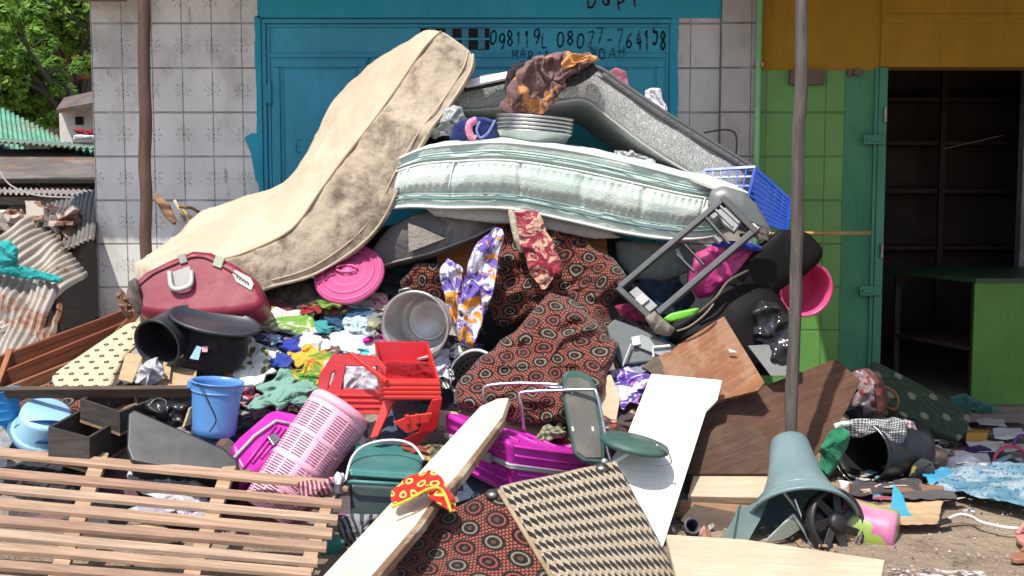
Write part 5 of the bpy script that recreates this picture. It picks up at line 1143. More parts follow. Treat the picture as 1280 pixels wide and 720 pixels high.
rag('cream rag between the cardboard box and the black bag', 222, 452, 12, 6, cloth((.55,.5,.42)), -0.07, 222, .05, .034, off=.08)
rag('sky blue rag behind the television casing', 262, 552, 14, 7, cloth((.3,.42,.55)), -0.28, 223, .05, .034, off=.08)
rag('floral brown rag between the television casing and the pink basket', 300, 590, 16, 9, cloth((.2,.13,.1),(.5,.4,.3),'floral',.04), 0.21, 224, .05, .034, off=.08)
rag('white undershirt crumpled between the cool box and the red stool', 440, 548, 18, 7, cloth((.6,.6,.6)), 0.0, 225, .05, .034, off=.08)
rag('black and gold rag right of the cool box handle', 545, 566, 16, 10, cloth((.05,.04,.04),(.4,.28,.08),'blotch',.05,c3=(.12,.1,.1)), -0.21, 226, .05, .034, off=.08)
rag('brick red rag under the red stool leg', 520, 560, 16, 6, cloth((.3,.05,.03)), 0.28, 227, .05, .034, off=.08)
rag('beige sack end in front of the large patterned cushion', 600, 512, 20, 6, cloth((.42,.34,.25)), 0.07, 228, .05, .034, off=.08)
rag('grey blue rag between the grey case and the brown plywood', 800, 462, 12, 8, cloth((.2,.24,.28)), -0.14, 229, .05, .034, off=.08)
rag('olive rag behind the chair back', 692, 540, 16, 8, cloth((.15,.15,.08),(.3,.28,.18),'stripe',.03), -0.35, 230, .05, .034, off=.08)
# red crate, toppled --------------------------------------------------------------
red = plastic((.42, .006, .012), .33, .05); red_lit = plastic((.60, .03, .025), .36, .05)  # lit and shaded tones of one red; face shading put in colour
rc = thing('plastic_stool', 'red plastic stool crate tipped on its side in the middle of the heap', 'stool', loc=P(480, 510, -2.4))
pl = Plane((400, 470, -2.35), (480, 480, -2.45), (400, 530, -2.45))
def hole_panel(pl, outer, holes_strips, th): return join(*[pl.poly(s_, th, .0004 * i) for i, s_ in enumerate(holes_strips)])
strips = [[(398, 470), (416, 442), (470, 444), (482, 458), (430, 457), (414, 466), (408, 492), (398, 492)], [(416, 454), (432, 457), (426, 488), (412, 492), (408, 490), (420, 466)], [(474, 456), (483, 458), (480, 492), (472, 489)], [(394, 487), (480, 487), (484, 500), (482, 520), (392, 500)], [(428, 485), (476, 487), (476, 490), (426, 490)]]
add('side_panel', hole_panel(pl, None, strips, .012), red, rc, bevel=.003)
for k in range(4): add('rib', g_bar(pl.at(400, 494 + k * 7, .008), pl.at(480, 492 + k * 7 + 3, .008), .012, .012), red_lit, rc, bevel=.003)
# open box body at right
O = T((478, 500, -2.62)); a = T((552, 500, -2.55)) - O; b = T((470, 452, -2.05)) - O; c = V((0, 0, .0)) + (T((476, 474, -2.60)) - O)
th = .012
def para(o_, a1, b1, c1): return g_para(o_, o_ + a1, o_ + b1, o_ + c1)
n_ = lambda v_: v_.normalized()
add('front_wall', para(O, a, n_(b) * th, c), red_lit, rc, bevel=.004)
add('end_wall', para(O + a, n_(a) * -th, b, c), red_lit, rc, bevel=.004)
add('back_wall', para(O + b, a, n_(b) * -th, c * 1.1), red, rc, bevel=.004)
add('end_wall', para(O, n_(a) * th, b, c), red, rc, bevel=.004)
add('floor_panel', para(O, a, b, n_(c) * .01), red, rc)
for k in range(4): add('rib', g_bar(O + c * (.16 + .22 * k) - n_(b) * .006, O + a + c * (.16 + .22 * k) - n_(b) * .006, .014, .016), red_lit, rc, bevel=.004)
for k in range(5): add('tooth', g_bar(O + c * (.1 + .19 * k) - n_(b) * .012 - n_(a) * .004, O + c * (.19 + .19 * k) - n_(b) * .012 - n_(a) * .004, .02, .012), plastic((.25, .01, .01), .5), rc)
pl2 = Plane((484, 512, -2.6), (545, 508, -2.58), (492, 545, -2.58))
add('leg', pl.poly([(480, 498), (492, 500), (472, 545), (462, 548)], .02, .05), red_lit, rc, bevel=.003)
add('leg', g_poly([pl2.at(540, 500), pl2.at(553, 498), pl2.at(546, 535), pl2.at(520, 556), pl2.at(500, 552), pl2.at(524, 540)], pl2.n, .015), red, rc, bevel=.003)
add('shelf', pl2.poly([(492, 528), (512, 520), (540, 516), (538, 528), (520, 531), (526, 536), (508, 542)], .012, .04), red_lit, rc, bevel=.003)
for k in range(3): add('slat', pl2.poly([(506 + k * 12, 520 - k), (511 + k * 12, 519 - k), (513 + k * 12, 530 - k), (508 + k * 12, 531 - k)], .02, .05), red_lit, rc, bevel=.002)
add('handle_bar', g_bar(P(438, 442, -2.5), P(484, 477, -2.62), .022, .022), red_lit, rc, bevel=.004)
lump('white_rag', 'white rag seen through the opening of the red stool', 'cloth', [(428, 458), (470, 458), (476, 490), (430, 492)], .03, cloth((.72, .70, .78)), Y=-2.2, fold=.02, seed=4)
lump('white_rag', 'pinkish white rag showing through the left opening of the red stool', 'cloth', [(404, 450), (420, 448), (420, 490), (402, 492)], .03, cloth((.75, .6, .6)), Y=-2.18, fold=.02, seed=5)
lump('inner_shade', 'dark crimson layer for the shade inside the open red stool', 'cloth', [(480, 452), (535, 452), (548, 474), (540, 478), (482, 476)], .03, cloth((.30, .008, .015)), Y=-2.25, fold=.01, seed=6)  # dark crimson layer paints the shade inside the open box

# teal tub with white handle -----------------------------------------------------------
tb = thing('coolbox', 'teal plastic cool box with a white carrying handle beside the pink basket', 'cool box', loc=P(475, 600, -2.9))
tl = plastic((.04, .17, .16), .42, .1); tlk = plastic((.03, .05, .05), .4, .15)
pl = Plane((432, 600, -2.85), (520, 596, -2.9), (440, 560, -2.6))
add('box_lid', g_para(P(434, 598, -2.95), P(526, 604, -2.9), P(446, 562, -2.5), P(434, 586, -2.95)), tl, tb, bevel=.03, seg=4)
add('box_body', g_para(P(438, 660, -3.0), P(520, 664, -2.95), P(446, 640, -2.55), P(437, 604, -2.95)), tlk, tb, bevel=.02, seg=3)
add('rim', g_tube([P(432, 604, -2.97), P(440, 602, -3.0), P(524, 607, -2.95), P(536, 590, -2.6)], .010, 8), tl, tb, smooth=True)
add('handle', g_tube(curve([P(432, 600, -3.0), P(440, 572, -2.85), P(458, 556, -2.75), P(490, 550, -2.7), P(515, 556, -2.75), P(530, 575, -2.85)], 6), .006, 8), plastic((.75, .75, .75), .4), tb, smooth=True)
lump('plastic_bag', 'clear plastic bag scrap beside the striped scarf', 'plastic bag', [(412, 600), (422, 588), (430, 592), (428, 612), (418, 618)], .04, plastic((.6, .62, .7), .12, .05), Y=-2.98, fold=.03, freq=20, seed=3)
lump('striped_scarf', 'pink and cream zebra striped scarf hanging on the end of the bed base', 'scarf', [(372, 602), (392, 598), (406, 606), (412, 596), (420, 600), (416, 616), (402, 622), (390, 632), (380, 622)], .04, cloth((.55, .33, .34), (.18, .03, .06), 'stripe', .022, soil=.1), Y=-3.05, fold=.025, freq=9, seed=14)
lump('teal_cloth', 'smooth teal green cloth below the end of the bed base', 'cloth', [(395, 660), (415, 664), (432, 678), (425, 700), (400, 724), (384, 720), (390, 690)], .06, cloth((.05, .22, .19)), Y=lambda py: -3.15, fold=.012, seed=15)
lump('dark_bag', 'black net bag between the cool box and the long white plank', 'bag', [(420, 650), (445, 640), (480, 645), (478, 670), (452, 690), (425, 682)], .06, cloth((.04, .045, .05), (.25, .26, .27), 'stripe', .03), Y=-3.05, fold=.03, seed=17)
rag('mauve rag beside the end of the bed base', 424, 648, 8, 5, cloth((.3, .08, .15)), 0, 75, off=.1)

# ------------------------------------------------------------------ slatted bed base
pl = Plane((0, 560, -2.62), (430, 603, -2.95), (0, 722, -3.95))
bm_ = [wood(c, dark=.66, key=k, knots=.45) for k, c in enumerate([(.44, .285, .19), (.36, .22, .15), (.48, .33, .23)])]; bmm = wood((.48, .32, .2), dark=.6, key=31)
Mb = pl.frame((0, 600), (400, 640)); bb_ = thing('slatted_bed_base', 'slatted wooden bed base of pale planks lying across the lower left corner', 'bed base', M=Mb)
rows = [((-40, 555), (436, 603), 10.5), ((-40, 581), (428, 625), 10), ((-40, 600), (423, 643), 10), ((-40, 618), (416, 662), 11.5), ((-40, 640), (409, 678), 11), ((-40, 657), (398, 697), 10.5), ((-40, 674), (390, 712), 10), ((-40, 696), (388, 730), 10.5), ((-40, 714), (384, 752), 10), ((-40, 733), (380, 772), 10)]
for i, (a, b, wd) in enumerate(rows):
    add('slat', pl.poly([(a[0], a[1]), (b[0], b[1] - wd * .2 + (i * 7 % 3)), (b[0] - 1, b[1] + wd * .72), (a[0], a[1] + wd * .95)], .019, .0), bm_[i % 3], bb_, bevel=.0025)
rows_b = [((118, 563), (136, 566), (80, 724), (58, 724)), ((280, 577), (296, 579), (246, 730), (224, 730)), ((414, 596), (426, 597), (388, 724), (368, 724))]
for q in rows_b: add('batten', pl.poly(q, .03, -.0195), bmm, bb_, bevel=.002)
# things under it
rag('white rags showing between the slats of the bed base', 218, 600, 40, 22, cloth((.6, .6, .64)), 0, 80, .06, off=.0)
rag('grey floral rag under the slats', 225, 635, 50, 14, cloth((.35, .33, .4), (.65, .6, .6), 'floral', .05), 0, 81, .05, off=-.05)
rag('black bundle beneath the upper left slats', 60, 590, 60, 16, cloth((.03, .03, .035)), 0, 82, .05, off=-.05)
rag('crumpled white paper under the lower right slats', 275, 700, 34, 10, plastic((.65, .63, .62), .6), 0, 83, .04, off=.0, name='paper', cat='paper')
rag('brown cardboard piece under the lower slats', 150, 672, 60, 14, card, 0, 84, .03, .006, off=-.03, name='cardboard', cat='cardboard')
rag('dark red rag under the lowest slats', 170, 712, 40, 9, cloth((.12, .02, .03)), 0, 85, .04, off=.05)
slab('rim_metal', 'grey metal sheet scrap behind the top slat at the left', 'metal sheet', [(-20, 520), (6, 535), (16, 552), (8, 566), (-20, 566)], .004, metal((.3, .3, .3)), ((-20, 520, -2.45), (16, 552, -2.5), (-20, 566, -2.6)))
# long white plank ---------------------------------------------------------------
wpl = wood((.76, .66, .48), dark=.82, knots=.5, key=41, wear=.3)
pl = Plane((400, 724, -3.85), (478, 702, -3.85), (635, 498, -2.62))
slab('long_plank', 'long pale plank running diagonally from the bottom edge up to the heap', 'plank', [(398, 726), (600, 508), (622, 498), (636, 497), (628, 520), (572, 592), (538, 628), (520, 655), (456, 728)], .035, wpl, pl, bevel=.004)
add('split_edge', pl.poly([(628, 519), (572, 591), (537, 627), (519, 654), (455, 728), (466, 730), (529, 656), (546, 630), (580, 594), (632, 523)], .03, -.006), wood((.22, .13, .08), key=42, wear=.5), bpy.data.objects['long_plank'], bevel=.002)
lump('bandana', 'red bandana with yellow rings and border draped over the long plank', 'bandana', [(486, 628), (489, 612), (502, 602), (520, 592), (534, 587), (552, 594), (560, 606), (568, 626), (572, 638), (560, 642), (548, 622), (536, 612), (515, 622), (496, 634)], .035, cloth((.50, .02, .012), (.75, .52, .12), 'ring', .06, c3=(.75, .32, .03), soil=.05), Y=lambda py: -3.42 - (py - 590) / 50 * .12, fold=.028, freq=11, seed=21)
add('bandana_border', g_tube(curve([P(489, 634, -3.58), P(512, 624, -3.56), P(534, 612, -3.52), P(548, 610, -3.5), P(556, 618, -3.52), P(564, 640, -3.58)], 5), .007, 7), cloth((.8, .5, .06), soil=.05), label='yellow braid hanging along the hem of the red bandana', cat='braid', smooth=True)
# sofa wedge in front ---------------------------------------------------------------
sf = thing('sofa_section', 'overturned sofa arm with ring patterned side and beige leaf patterned front at the bottom edge', 'sofa', loc=P(660, 700, -3.5))
lf = leaf_fabric()
def q_panel(c4, m, parent, name, th=.07, puff=.012):
    q = [T(p) for p in c4]; e = (q[1] - q[0]).length; h_ = (q[3] - q[0]).length; n = (q[1] - q[0]).cross(q[3] - q[0]).normalized()
    if n.dot(CAM - q[0]) < 0: n = -n
    def fn(u, v_):
        p = (q[0] * (1 - u) + q[1] * u) * (1 - v_) + (q[3] * (1 - u) + q[2] * u) * v_
        return p + n * (puff * min(1, 8 * min(u, 1 - u)) * min(1, 8 * min(v_, 1 - v_)) + .006 * noise.noise(p * 7))
    g = g_sheet(fn, 36, 30, th); return add(name, g, m, parent, smooth=True)
q_panel([(488, 678, -3.25), (624, 612, -3.42), (704, 746, -3.9), (506, 746, -3.75)], ringf2, sf, 'ring_patterned_side', th=.02, puff=.008)
q_panel([(624, 612, -3.42), (768, 580, -3.05), (856, 746, -3.55), (704, 746, -3.90)], lf, sf, 'leaf_patterned_front', th=.02, puff=.008)
add('piping', g_tube([P(624, 613, -3.46), P(704, 746, -3.94)], .010, 8), cloth((.4, .3, .18)), sf, smooth=True)
for (x, y, Y) in ((616, 616, -3.44), (752, 583, -3.12)):
    add('foot', g_lathe(axis_frame(P(x, y + 8, Y), P(x, y - 6, Y - .01)), [(0, 0), (.012, 0), (.012, .012), (.03, .014), (.034, .022), (.028, .034), (.012, .04), (0, .042)], 22), metal((.25, .24, .22), .3), sf, smooth=True)
lump('beige_patterned_rag', 'beige cloth with dark spots peeping out left of the sofa arm', 'cloth', [(486, 700), (492, 672), (500, 664), (506, 690), (508, 724), (484, 724)], .04, cloth((.5, .42, .3), (.04, .03, .03), 'dots', .04), Y=-3.3, fold=.02, seed=2)
lump('black_bag', 'black bag behind the sofa arm beside the long plank', 'bag', [(500, 668), (520, 640), (560, 632), (610, 615), (600, 650), (560, 690), (510, 690)], .06, cloth((.02, .02, .022)), Y=-3.0, fold=.02, seed=23)

# ------------------------------------------------------------------ fabric sofa parts in the middle
lump('gap_filler', 'dark padded mass added to fill the gap beneath the mint mattress', 'sofa', [(440, 335), (468, 286), (500, 278), (600, 272), (700, 280), (790, 300), (850, 320), (850, 400), (800, 440), (700, 440), (560, 430), (470, 400)], .15, cloth((.06, .05, .05), (.085, .07, .07)), Y=-.95, fold=.02, freq=4, seed=90)  # dark mass added to fill the gap behind the heap
lump('hollow_fill', 'dark blue lump for the shaded hollow under the appliance frame', 'cloth', [(775, 370), (800, 350), (850, 350), (870, 372), (850, 400), (810, 408), (785, 392)], .05, cloth((.015, .03, .06)), Y=-1.35, fold=.03, seed=91)  # shade of the hollow put into this lump's dark blue colour
lump('maroon_rag', 'magenta cloth edge between the ring patterned upholstery and the grey case', 'cloth', [(768, 384), (785, 380), (802, 390), (815, 402), (795, 402), (776, 396)], .03, cloth((.25, .02, .08)), Y=-1.75, fold=.015, seed=92)
lump('upholstery', 'ring patterned upholstery hanging below the mint mattress', 'upholstery', [(606, 300), (622, 272), (660, 264), (700, 280), (745, 310), (788, 340), (782, 362), (764, 376), (776, 420), (760, 440), (720, 420), (690, 400), (668, 408), (648, 400), (628, 412), (606, 400), (610, 355)], .14, ringf, Y=lambda py: -1.35 - (py - 270) / 110 * .18, fold=.06, freq=5, seed=31, res=(120, 44), sq=.5)
lump('upholstery', 'large ring patterned sofa cushion slumped in the middle of the heap', 'upholstery', [(564, 508), (570, 474), (600, 448), (640, 418), (684, 368), (712, 370), (738, 396), (772, 432), (762, 458), (738, 532), (680, 530), (640, 526), (600, 516)], .20, ringf3, Y=lambda py: -1.75 - (py - 370) / 160 * .55, fold=.045, freq=5.5, seed=32, res=(144, 52), sq=.22, sm=False)
lump('upholstery', 'ring patterned scrap behind the handle of the pot', 'upholstery', [(500, 350), (520, 330), (548, 328), (556, 345), (552, 380), (530, 372), (505, 366)], .08, ringf, Y=-1.35, fold=.02, seed=33)
lump('upholstery', 'dark ring patterned flap between the purple cloth and the sofa cushion', 'upholstery', [(600, 380), (612, 352), (640, 372), (664, 394), (640, 418), (606, 436), (596, 420)], .05, ring_fabric(.11, .2, .6), Y=-1.5, fold=.02, seed=34)
lump('hollow_shade', 'near black lump for the shade in the hollow beside the purple cloth', 'cloth', [(590, 410), (610, 385), (650, 400), (660, 415), (620, 436), (590, 440)], .03, cloth((.015, .012, .012)), Y=-1.55, fold=.01, seed=35)  # near-black lump paints the shade of the hollow
lc = lump('lace_cloth', 'dark red lace tablecloth corner hanging from under the mint mattress', 'cloth', [(636, 264), (650, 262), (672, 262), (680, 280), (694, 306), (702, 338), (690, 352), (680, 366), (664, 345), (652, 310), (642, 285)], .05, cloth((.22, .02, .04), (.55, .35, .25), 'blotch', .07, c3=(.35, .05, .07)), Y=lambda py: -1.62 - (py - 262) / 100 * .16, fold=.03, freq=9, seed=36)
lump('cream_band', 'cream folded fabric strip along the left edge of the red lace cloth', 'cloth', [(634, 262), (642, 262), (650, 290), (656, 315), (650, 318), (642, 298)], .025, cloth((.5, .44, .34)), Y=-1.66, fold=.008, seed=37)
prp = cloth((.14, .09, .36), (.62, .60, .72), 'blotch', .09, c3=(.7, .30, .03), soil=.05)
pc = thing('printed_cloth', 'purple white and orange printed cloth hanging in long folds beside the pot', 'cloth', loc=P(590, 430, -1.8))
lump('cloth_fold', None, None, [(596, 305), (610, 288), (626, 280), (625, 310), (618, 345), (609, 385), (600, 420), (590, 436), (574, 434), (570, 405), (578, 365), (588, 332)], .06, prp, pc, Y=lambda py: -1.66 - (py - 290) / 140 * .2, fold=.05, freq=11, seed=38, stretch=(1.8, 1, .4), res=(110, 36))
lump('cloth_fold', None, None, [(552, 338), (560, 322), (574, 332), (586, 350), (590, 380), (586, 406), (572, 412), (560, 395), (554, 365)], .05, prp, pc, Y=lambda py: -1.62 - (py - 290) / 140 * .2, fold=.045, freq=12, seed=39, stretch=(1.8, 1, .4), res=(90, 30))
ob_ = wood((.42, .16, .045), key=9, knots=.1)
slab('orange_board', 'orange-brown wooden board showing under the mint mattress', 'board', [(712, 276), (757, 292), (760, 318), (748, 318), (714, 302)], .02, ob_, ((712, 276, -1.3), (757, 292, -1.3), (714, 302, -1.35)))
slab('orange_board', 'brown board behind the purple printed cloth', 'board', [(545, 318), (600, 300), (604, 340), (575, 350), (566, 380), (552, 372)], .02, ob_, ((545, 318, -1.2), (600, 300, -1.2), (552, 372, -1.3)))
lump('cushion', 'grey cushion behind the ring patterned upholstery, right of the orange board', 'cushion', [(680, 268), (715, 275), (716, 300), (690, 290)], .04, cloth((.18, .17, .17)), Y=-1.3, fold=.01, seed=39)

# ------------------------------------------------------------------ cooker frame, black shell and neighbours
ck = thing('stove_frame', 'grey plastic appliance frame with cross bars standing on end at the right of the heap', 'appliance frame', loc=P(850, 340, -1.8))
pl = Plane((772, 366, -1.85), (887, 262, -1.75), (820, 408, -1.95)); gp = plastic((.06, .064, .068), .42, .2); gpd = plastic((.04, .042, .045), .5, .3); gpl = plastic((.28, .28, .27), .45, .3)
def pb(a, b, w_, h_, off=0): return g_bar(pl.at(*a, off), pl.at(*b, off), w_, h_, pl.n)
add('frame_rail', pb((774, 360), (904, 250), .032, .05), gp, ck, bevel=.006, seg=3); add('frame_rail', pb((822, 392), (944, 288), .034, .05), gp, ck, bevel=.006, seg=3)
add('frame_end', pb((772, 360), (824, 408), .034, .052, .002), gpd, ck, bevel=.006, seg=3); add('frame_end', pb((902, 248), (946, 292), .036, .052, .002), gpd, ck, bevel=.006, seg=3)
add('crossbar', pb((846, 318), (868, 340), .012, .03), gp, ck, bevel=.003); add('crossbar', pb((856, 306), (880, 332), .010, .03), gp, ck, bevel=.003); add('crossbar', pb((880, 270), (912, 306), .014, .04), gp, ck, bevel=.003)
add('louvre_panel', join(pl.poly([(786, 365), (796, 358), (822, 382), (812, 390)], .02, -.02)), gpl, ck, bevel=.003); add('louvre_panel', pl.poly([(793, 374), (803, 366), (812, 374), (801, 383)], .012, -.004), plastic((.4, .4, .38), .5), ck, bevel=.003)
add('corner_foot', g_lump([(806, 398), (818, 388), (830, 398), (846, 412), (838, 420), (820, 418)], .04, Y=-1.98, fold=.012), plastic((.17, .15, .12), .5, .5), ck, smooth=True)
for a, b in (((894, 262), (916, 284)), ((900, 258), (924, 280))): add('louvre', pb(a, b, .01, .03, .006), gpl, ck, bevel=.002)
add('motor_block', pl.poly([(896, 262), (910, 258), (928, 276), (918, 290), (904, 280)], .05, .01), gpl, ck, bevel=.008, seg=3)
lump('grey_cover', 'smooth grey plastic hood behind the appliance frame', 'hood', [(884, 258), (888, 238), (904, 232), (930, 240), (946, 256), (962, 284), (966, 298), (948, 300), (930, 290), (905, 280)], .10, plastic((.16, .17, .17), .35, .2), Y=-1.62, fold=.008, freq=4, seed=41)
lump('bent_foil', 'twisted piece of shiny metal at the end of the grey hood', 'metal scrap', [(930, 272), (944, 278), (954, 284), (966, 290), (964, 300), (950, 302), (940, 292)], .03, metal((.5, .46, .4), .25), Y=-1.78, fold=.03, freq=20, seed=42)
lump('pink_basin', 'crumpled magenta plastic basin under the appliance frame', 'basin', [(868, 318), (890, 308), (930, 306), (952, 312), (948, 328), (930, 348), (905, 358), (890, 372), (872, 374), (862, 355)], .07, plastic((.42, .03, .18), .35), Y=-1.58, fold=.03, freq=7, seed=43)
lump('blue_rag', 'blue cloth strip above the magenta basin', 'cloth', [(880, 306), (905, 300), (940, 304), (956, 308), (950, 314), (910, 310)], .03, cloth((.02, .05, .40)), Y=-1.66, fold=.01, seed=44)
lump('lime_tray', 'lime green plastic scoop caught in the appliance frame', 'scoop', [(828, 398), (838, 392), (860, 387), (876, 384), (868, 394), (850, 400), (834, 403)], .02, plastic((.16, .55, .04), .35), Y=-1.92, fold=.004, seed=45)
bshell = plastic((.008, .007, .007), .6, .0, spec=.15)
bt = thing('armchair_shell', 'large black plastic chair shell lying behind the appliance frame', 'chair shell', loc=P(920, 380, -1.7))
add('shell_back', g_lump([(900, 352), (925, 335), (950, 305), (975, 286), (1010, 290), (1031, 312), (1026, 326), (1004, 346), (985, 356), (972, 366), (960, 380), (930, 395), (900, 380)], .07, Y=-1.62, fold=.006, freq=3, seed=51), bshell, bt, smooth=True)
add('shell_seat', g_lump([(826, 420), (850, 408), (880, 388), (902, 358), (930, 352), (965, 362), (985, 385), (988, 430), (978, 468), (950, 470), (915, 450), (880, 440), (845, 438)], .12, Y=lambda py: -1.68 - (py - 360) / 100 * .12, fold=.015, freq=3, seed=52), bshell, bt, smooth=True)
add('shell_rim', g_tube(curve([P(872, 392, -1.86), P(895, 372, -1.86), P(910, 352, -1.84), P(935, 338, -1.8)], 6), .008, 8), plastic((.08, .07, .05), .5, .5), bt, smooth=True)
lump('plastic_bag', 'glossy black bin liner with white glints behind the wooden pole', 'plastic bag', [(938, 392), (952, 376), (975, 380), (990, 400), (996, 432), (990, 470), (962, 465), (944, 430)], .06, plastic((.02, .022, .025), .12, .05), Y=-1.87, fold=.035, freq=8, seed=53)
slab('grey_cardboard', 'grey torn board just left of the pole foot', 'board', [(935, 432), (966, 430), (985, 440), (986, 470), (964, 470)], .01, plastic((.22, .22, .22), .7), ((935, 432, -1.95), (985, 440, -1.9), (964, 470, -1.98)))
t, M, L, Rb, Rt = vessel('pink ribbed basin standing on edge behind the wooden pole', 'basin', 'basin', (985, 352, -1.35), (1008, 362, -1.62), 26, 33, plastic((.70, .08, .22), .4, .1), rim=.01)
# pushed round: sieve ribs
for k in range(12):
    an = k / 12 * 2 * math.pi; add('rib', g_tube([M @ V(((Rb + (Rt - Rb) * u + .003) * math.cos(an), (Rb + (Rt - Rb) * u + .003) * math.sin(an), L * u)) for u in (.1, .9)], .004, 6), plastic((.75, .14, .3), .4), t, smooth=True)
# grey open box beneath the frame
gx = thing('storage_case', 'dark slate grey case lying open with white hinges below the appliance frame', 'case', loc=P(800, 430, -1.9)); sl_m = plastic((.075, .09, .095), .45, .2)
pl = Plane((762, 400, -1.85), (840, 432, -1.95), (770, 450, -1.95))
add('case_body', pl.poly([(757, 408), (768, 398), (800, 410), (848, 432), (836, 444), (820, 452), (775, 456), (766, 440)], .18), sl_m, gx, bevel=.012, seg=3)
add('case_edge', pl.poly([(792, 420), (802, 418), (840, 432), (838, 446), (828, 446), (798, 434)], .02, .02), plastic((.22, .24, .25), .45), gx, bevel=.004)
wp_ = plastic((.7, .68, .6), .5)
add('hinge', pl.poly([(789, 421), (799, 420), (801, 430), (791, 432)], .02, .035), wp_, gx, bevel=.003); add('hinge', g_tube([pl.at(817, 446, .03), pl.at(816, 434, .035), pl.at(838, 432, .035)], .007, 6), wp_, gx)
add('hinge_rod', g_tube([pl.at(789, 430, .03), pl.at(778, 458, .03)], .006, 6), plastic((.4, .42, .42), .5), gx)
add('frame_rail', pb((786, 352), (800, 368), .02, .03, .004), gpd, ck, bevel=.003); add('hook', pb((846, 312), (852, 324), .02, .02, .012), gpl, ck, bevel=.002); add('hook', pb((892, 296), (900, 304), .025, .02, .012), gpl, ck, bevel=.002); add('plate', pl.poly([(886, 268), (900, 254), (910, 262), (896, 278)], .01, .03), gpl, ck, bevel=.002); add('cable', g_tube(curve([P(846, 414, -1.98), P(862, 408, -1.97), P(880, 394, -1.95), P(892, 380, -1.92)], 5), .006, 7), plastic((.16, .14, .1), .5), ck, smooth=True)
# brown board
slab('plywood_square', 'square brown plywood panel with chipped edges tilted beside the black chair shell', 'panel', [(822, 446), (905, 395), (956, 478), (948, 488), (880, 505), (840, 492)], .025, wood((.27, .115, .055), dark=.7, key=51, wear=.15, knots=.2), ((822, 446, -2.0), (905, 395, -1.85), (956, 478, -2.12)), bevel=.003)
slab('chipped_plank', 'chipped dark strip along the lower left of the square brown panel', 'plank', [(802, 458), (822, 444), (834, 466), (838, 480), (820, 470)], .02, wood((.12, .09, .06), key=5), ((802, 458, -2.02), (822, 444, -2.0), (838, 480, -2.1)))
add('white_chip', g_lump([(910, 436), (918, 438), (922, 441), (912, 442)], .008, Y=-2.03, fold=.003), plastic((.75, .72, .68), .5), label='small white flake stuck on the brown plywood panel', cat='flake')
db = wood((.125, .06, .036), dark=.6, key=52, knots=.2); db2 = wood((.085, .045, .028), dark=.6, key=53, knots=.2)
slab('wardrobe_panel', 'long dark brown wardrobe panel rising to a point beside the pole', 'panel', [(878, 512), (940, 488), (1040, 450), (1048, 450), (1076, 476), (1060, 510), (1028, 560), (1000, 592), (862, 588)], .03, db, ((878, 512, -2.15), (1040, 450, -1.65), (862, 588, -2.45)), bevel=.004)
slab('wardrobe_panel', 'lower dark brown panel under the long wardrobe panel', 'panel', [(846, 550), (930, 520), (962, 548), (964, 592), (845, 592)], .03, db2, ((846, 550, -2.38), (930, 520, -2.25), (845, 592, -2.55)), bevel=.004)
lpw = wood((.62, .46, .32), dark=.75, key=54, wear=.3)
slab('plank', 'pale weathered plank lying level in front of the dark wardrobe panels', 'plank', [(868, 589), (966, 590), (966, 622), (860, 620)], .04, lpw, ((868, 589, -2.5), (966, 590, -2.5), (860, 620, -2.7)))
slab('plank', 'brown plank edge beneath the pale weathered plank', 'plank', [(852, 624), (940, 628), (938, 650), (846, 646)], .04, wood((.3, .16, .09), key=55), ((852, 624, -2.68), (940, 628, -2.68), (846, 646, -2.74)))
slab('plank', 'orange brown plank under the dark panels at the right', 'plank', [(985, 598), (1062, 604), (1062, 628), (985, 622)], .03, wood((.34, .17, .09), key=56), ((985, 598, -2.3), (1062, 604, -2.3), (985, 622, -2.42)))
# white board
wb = wood((.80, .76, .68), dark=.93, knots=.25, key=88, wear=.06)
slab('white_board', 'large cream white board leaning behind the folding chair', 'board', [(814, 467), (903, 475), (897, 500), (883, 514), (826, 692), (770, 690), (748, 600), (785, 541)], .022, wb, ((814, 467, -2.25), (903, 475, -2.2), (826, 692, -3.15)), bevel=.003)
# particle board bottom right
slab('particle_board', 'pale particle board lying flat along the bottom edge', 'board', [(832, 668), (930, 674), (1106, 700), (1098, 740), (850, 740)], .025, wood((.62, .48, .34), dark=.88, key=61, wear=.2, knots=.3), ((832, 668, -3.27), (1106, 700, -3.55), (850, 740, -3.99)), bevel=.003)
# planks behind chair
slab('plank', 'pale plank lying between the red stool and the folding chair', 'plank', [(548, 512), (640, 522), (724, 540), (720, 565), (690, 562), (600, 545), (548, 530)], .03, wood((.55, .38, .26), key=62), ((548, 512, -2.3), (724, 540, -2.3), (548, 530, -2.42)))
slab('plank', 'pale board end standing behind the chair back', 'plank', [(742, 472), (764, 468), (775, 498), (768, 540), (748, 545)], .02, wood((.60, .44, .30), dark=.85, key=63), ((742, 472, -2.2), (764, 468, -2.2), (748, 545, -2.4)))
rag('white and violet flowered blouse above the white board', 784, 484, 24, 19, cloth((.68, .70, .82), (.08, .04, .3), 'blotch', .10, c3=(.45, .2, .5), soil=.05), .4, 91, .07, .03, off=.12)
rag('striped brown and black rag beside the chair back', 775, 522, 22, 16, cloth((.06, .04, .04), (.45, .3, .25), 'floral', .05, c3=(.4, .06, .02)), .2, 92, .06, .03, off=.05)
rag('dark red rag below the folding chair', 700, 560, 20, 10, cloth((.2, .02, .02)), .2, 93, .05, off=-.03)
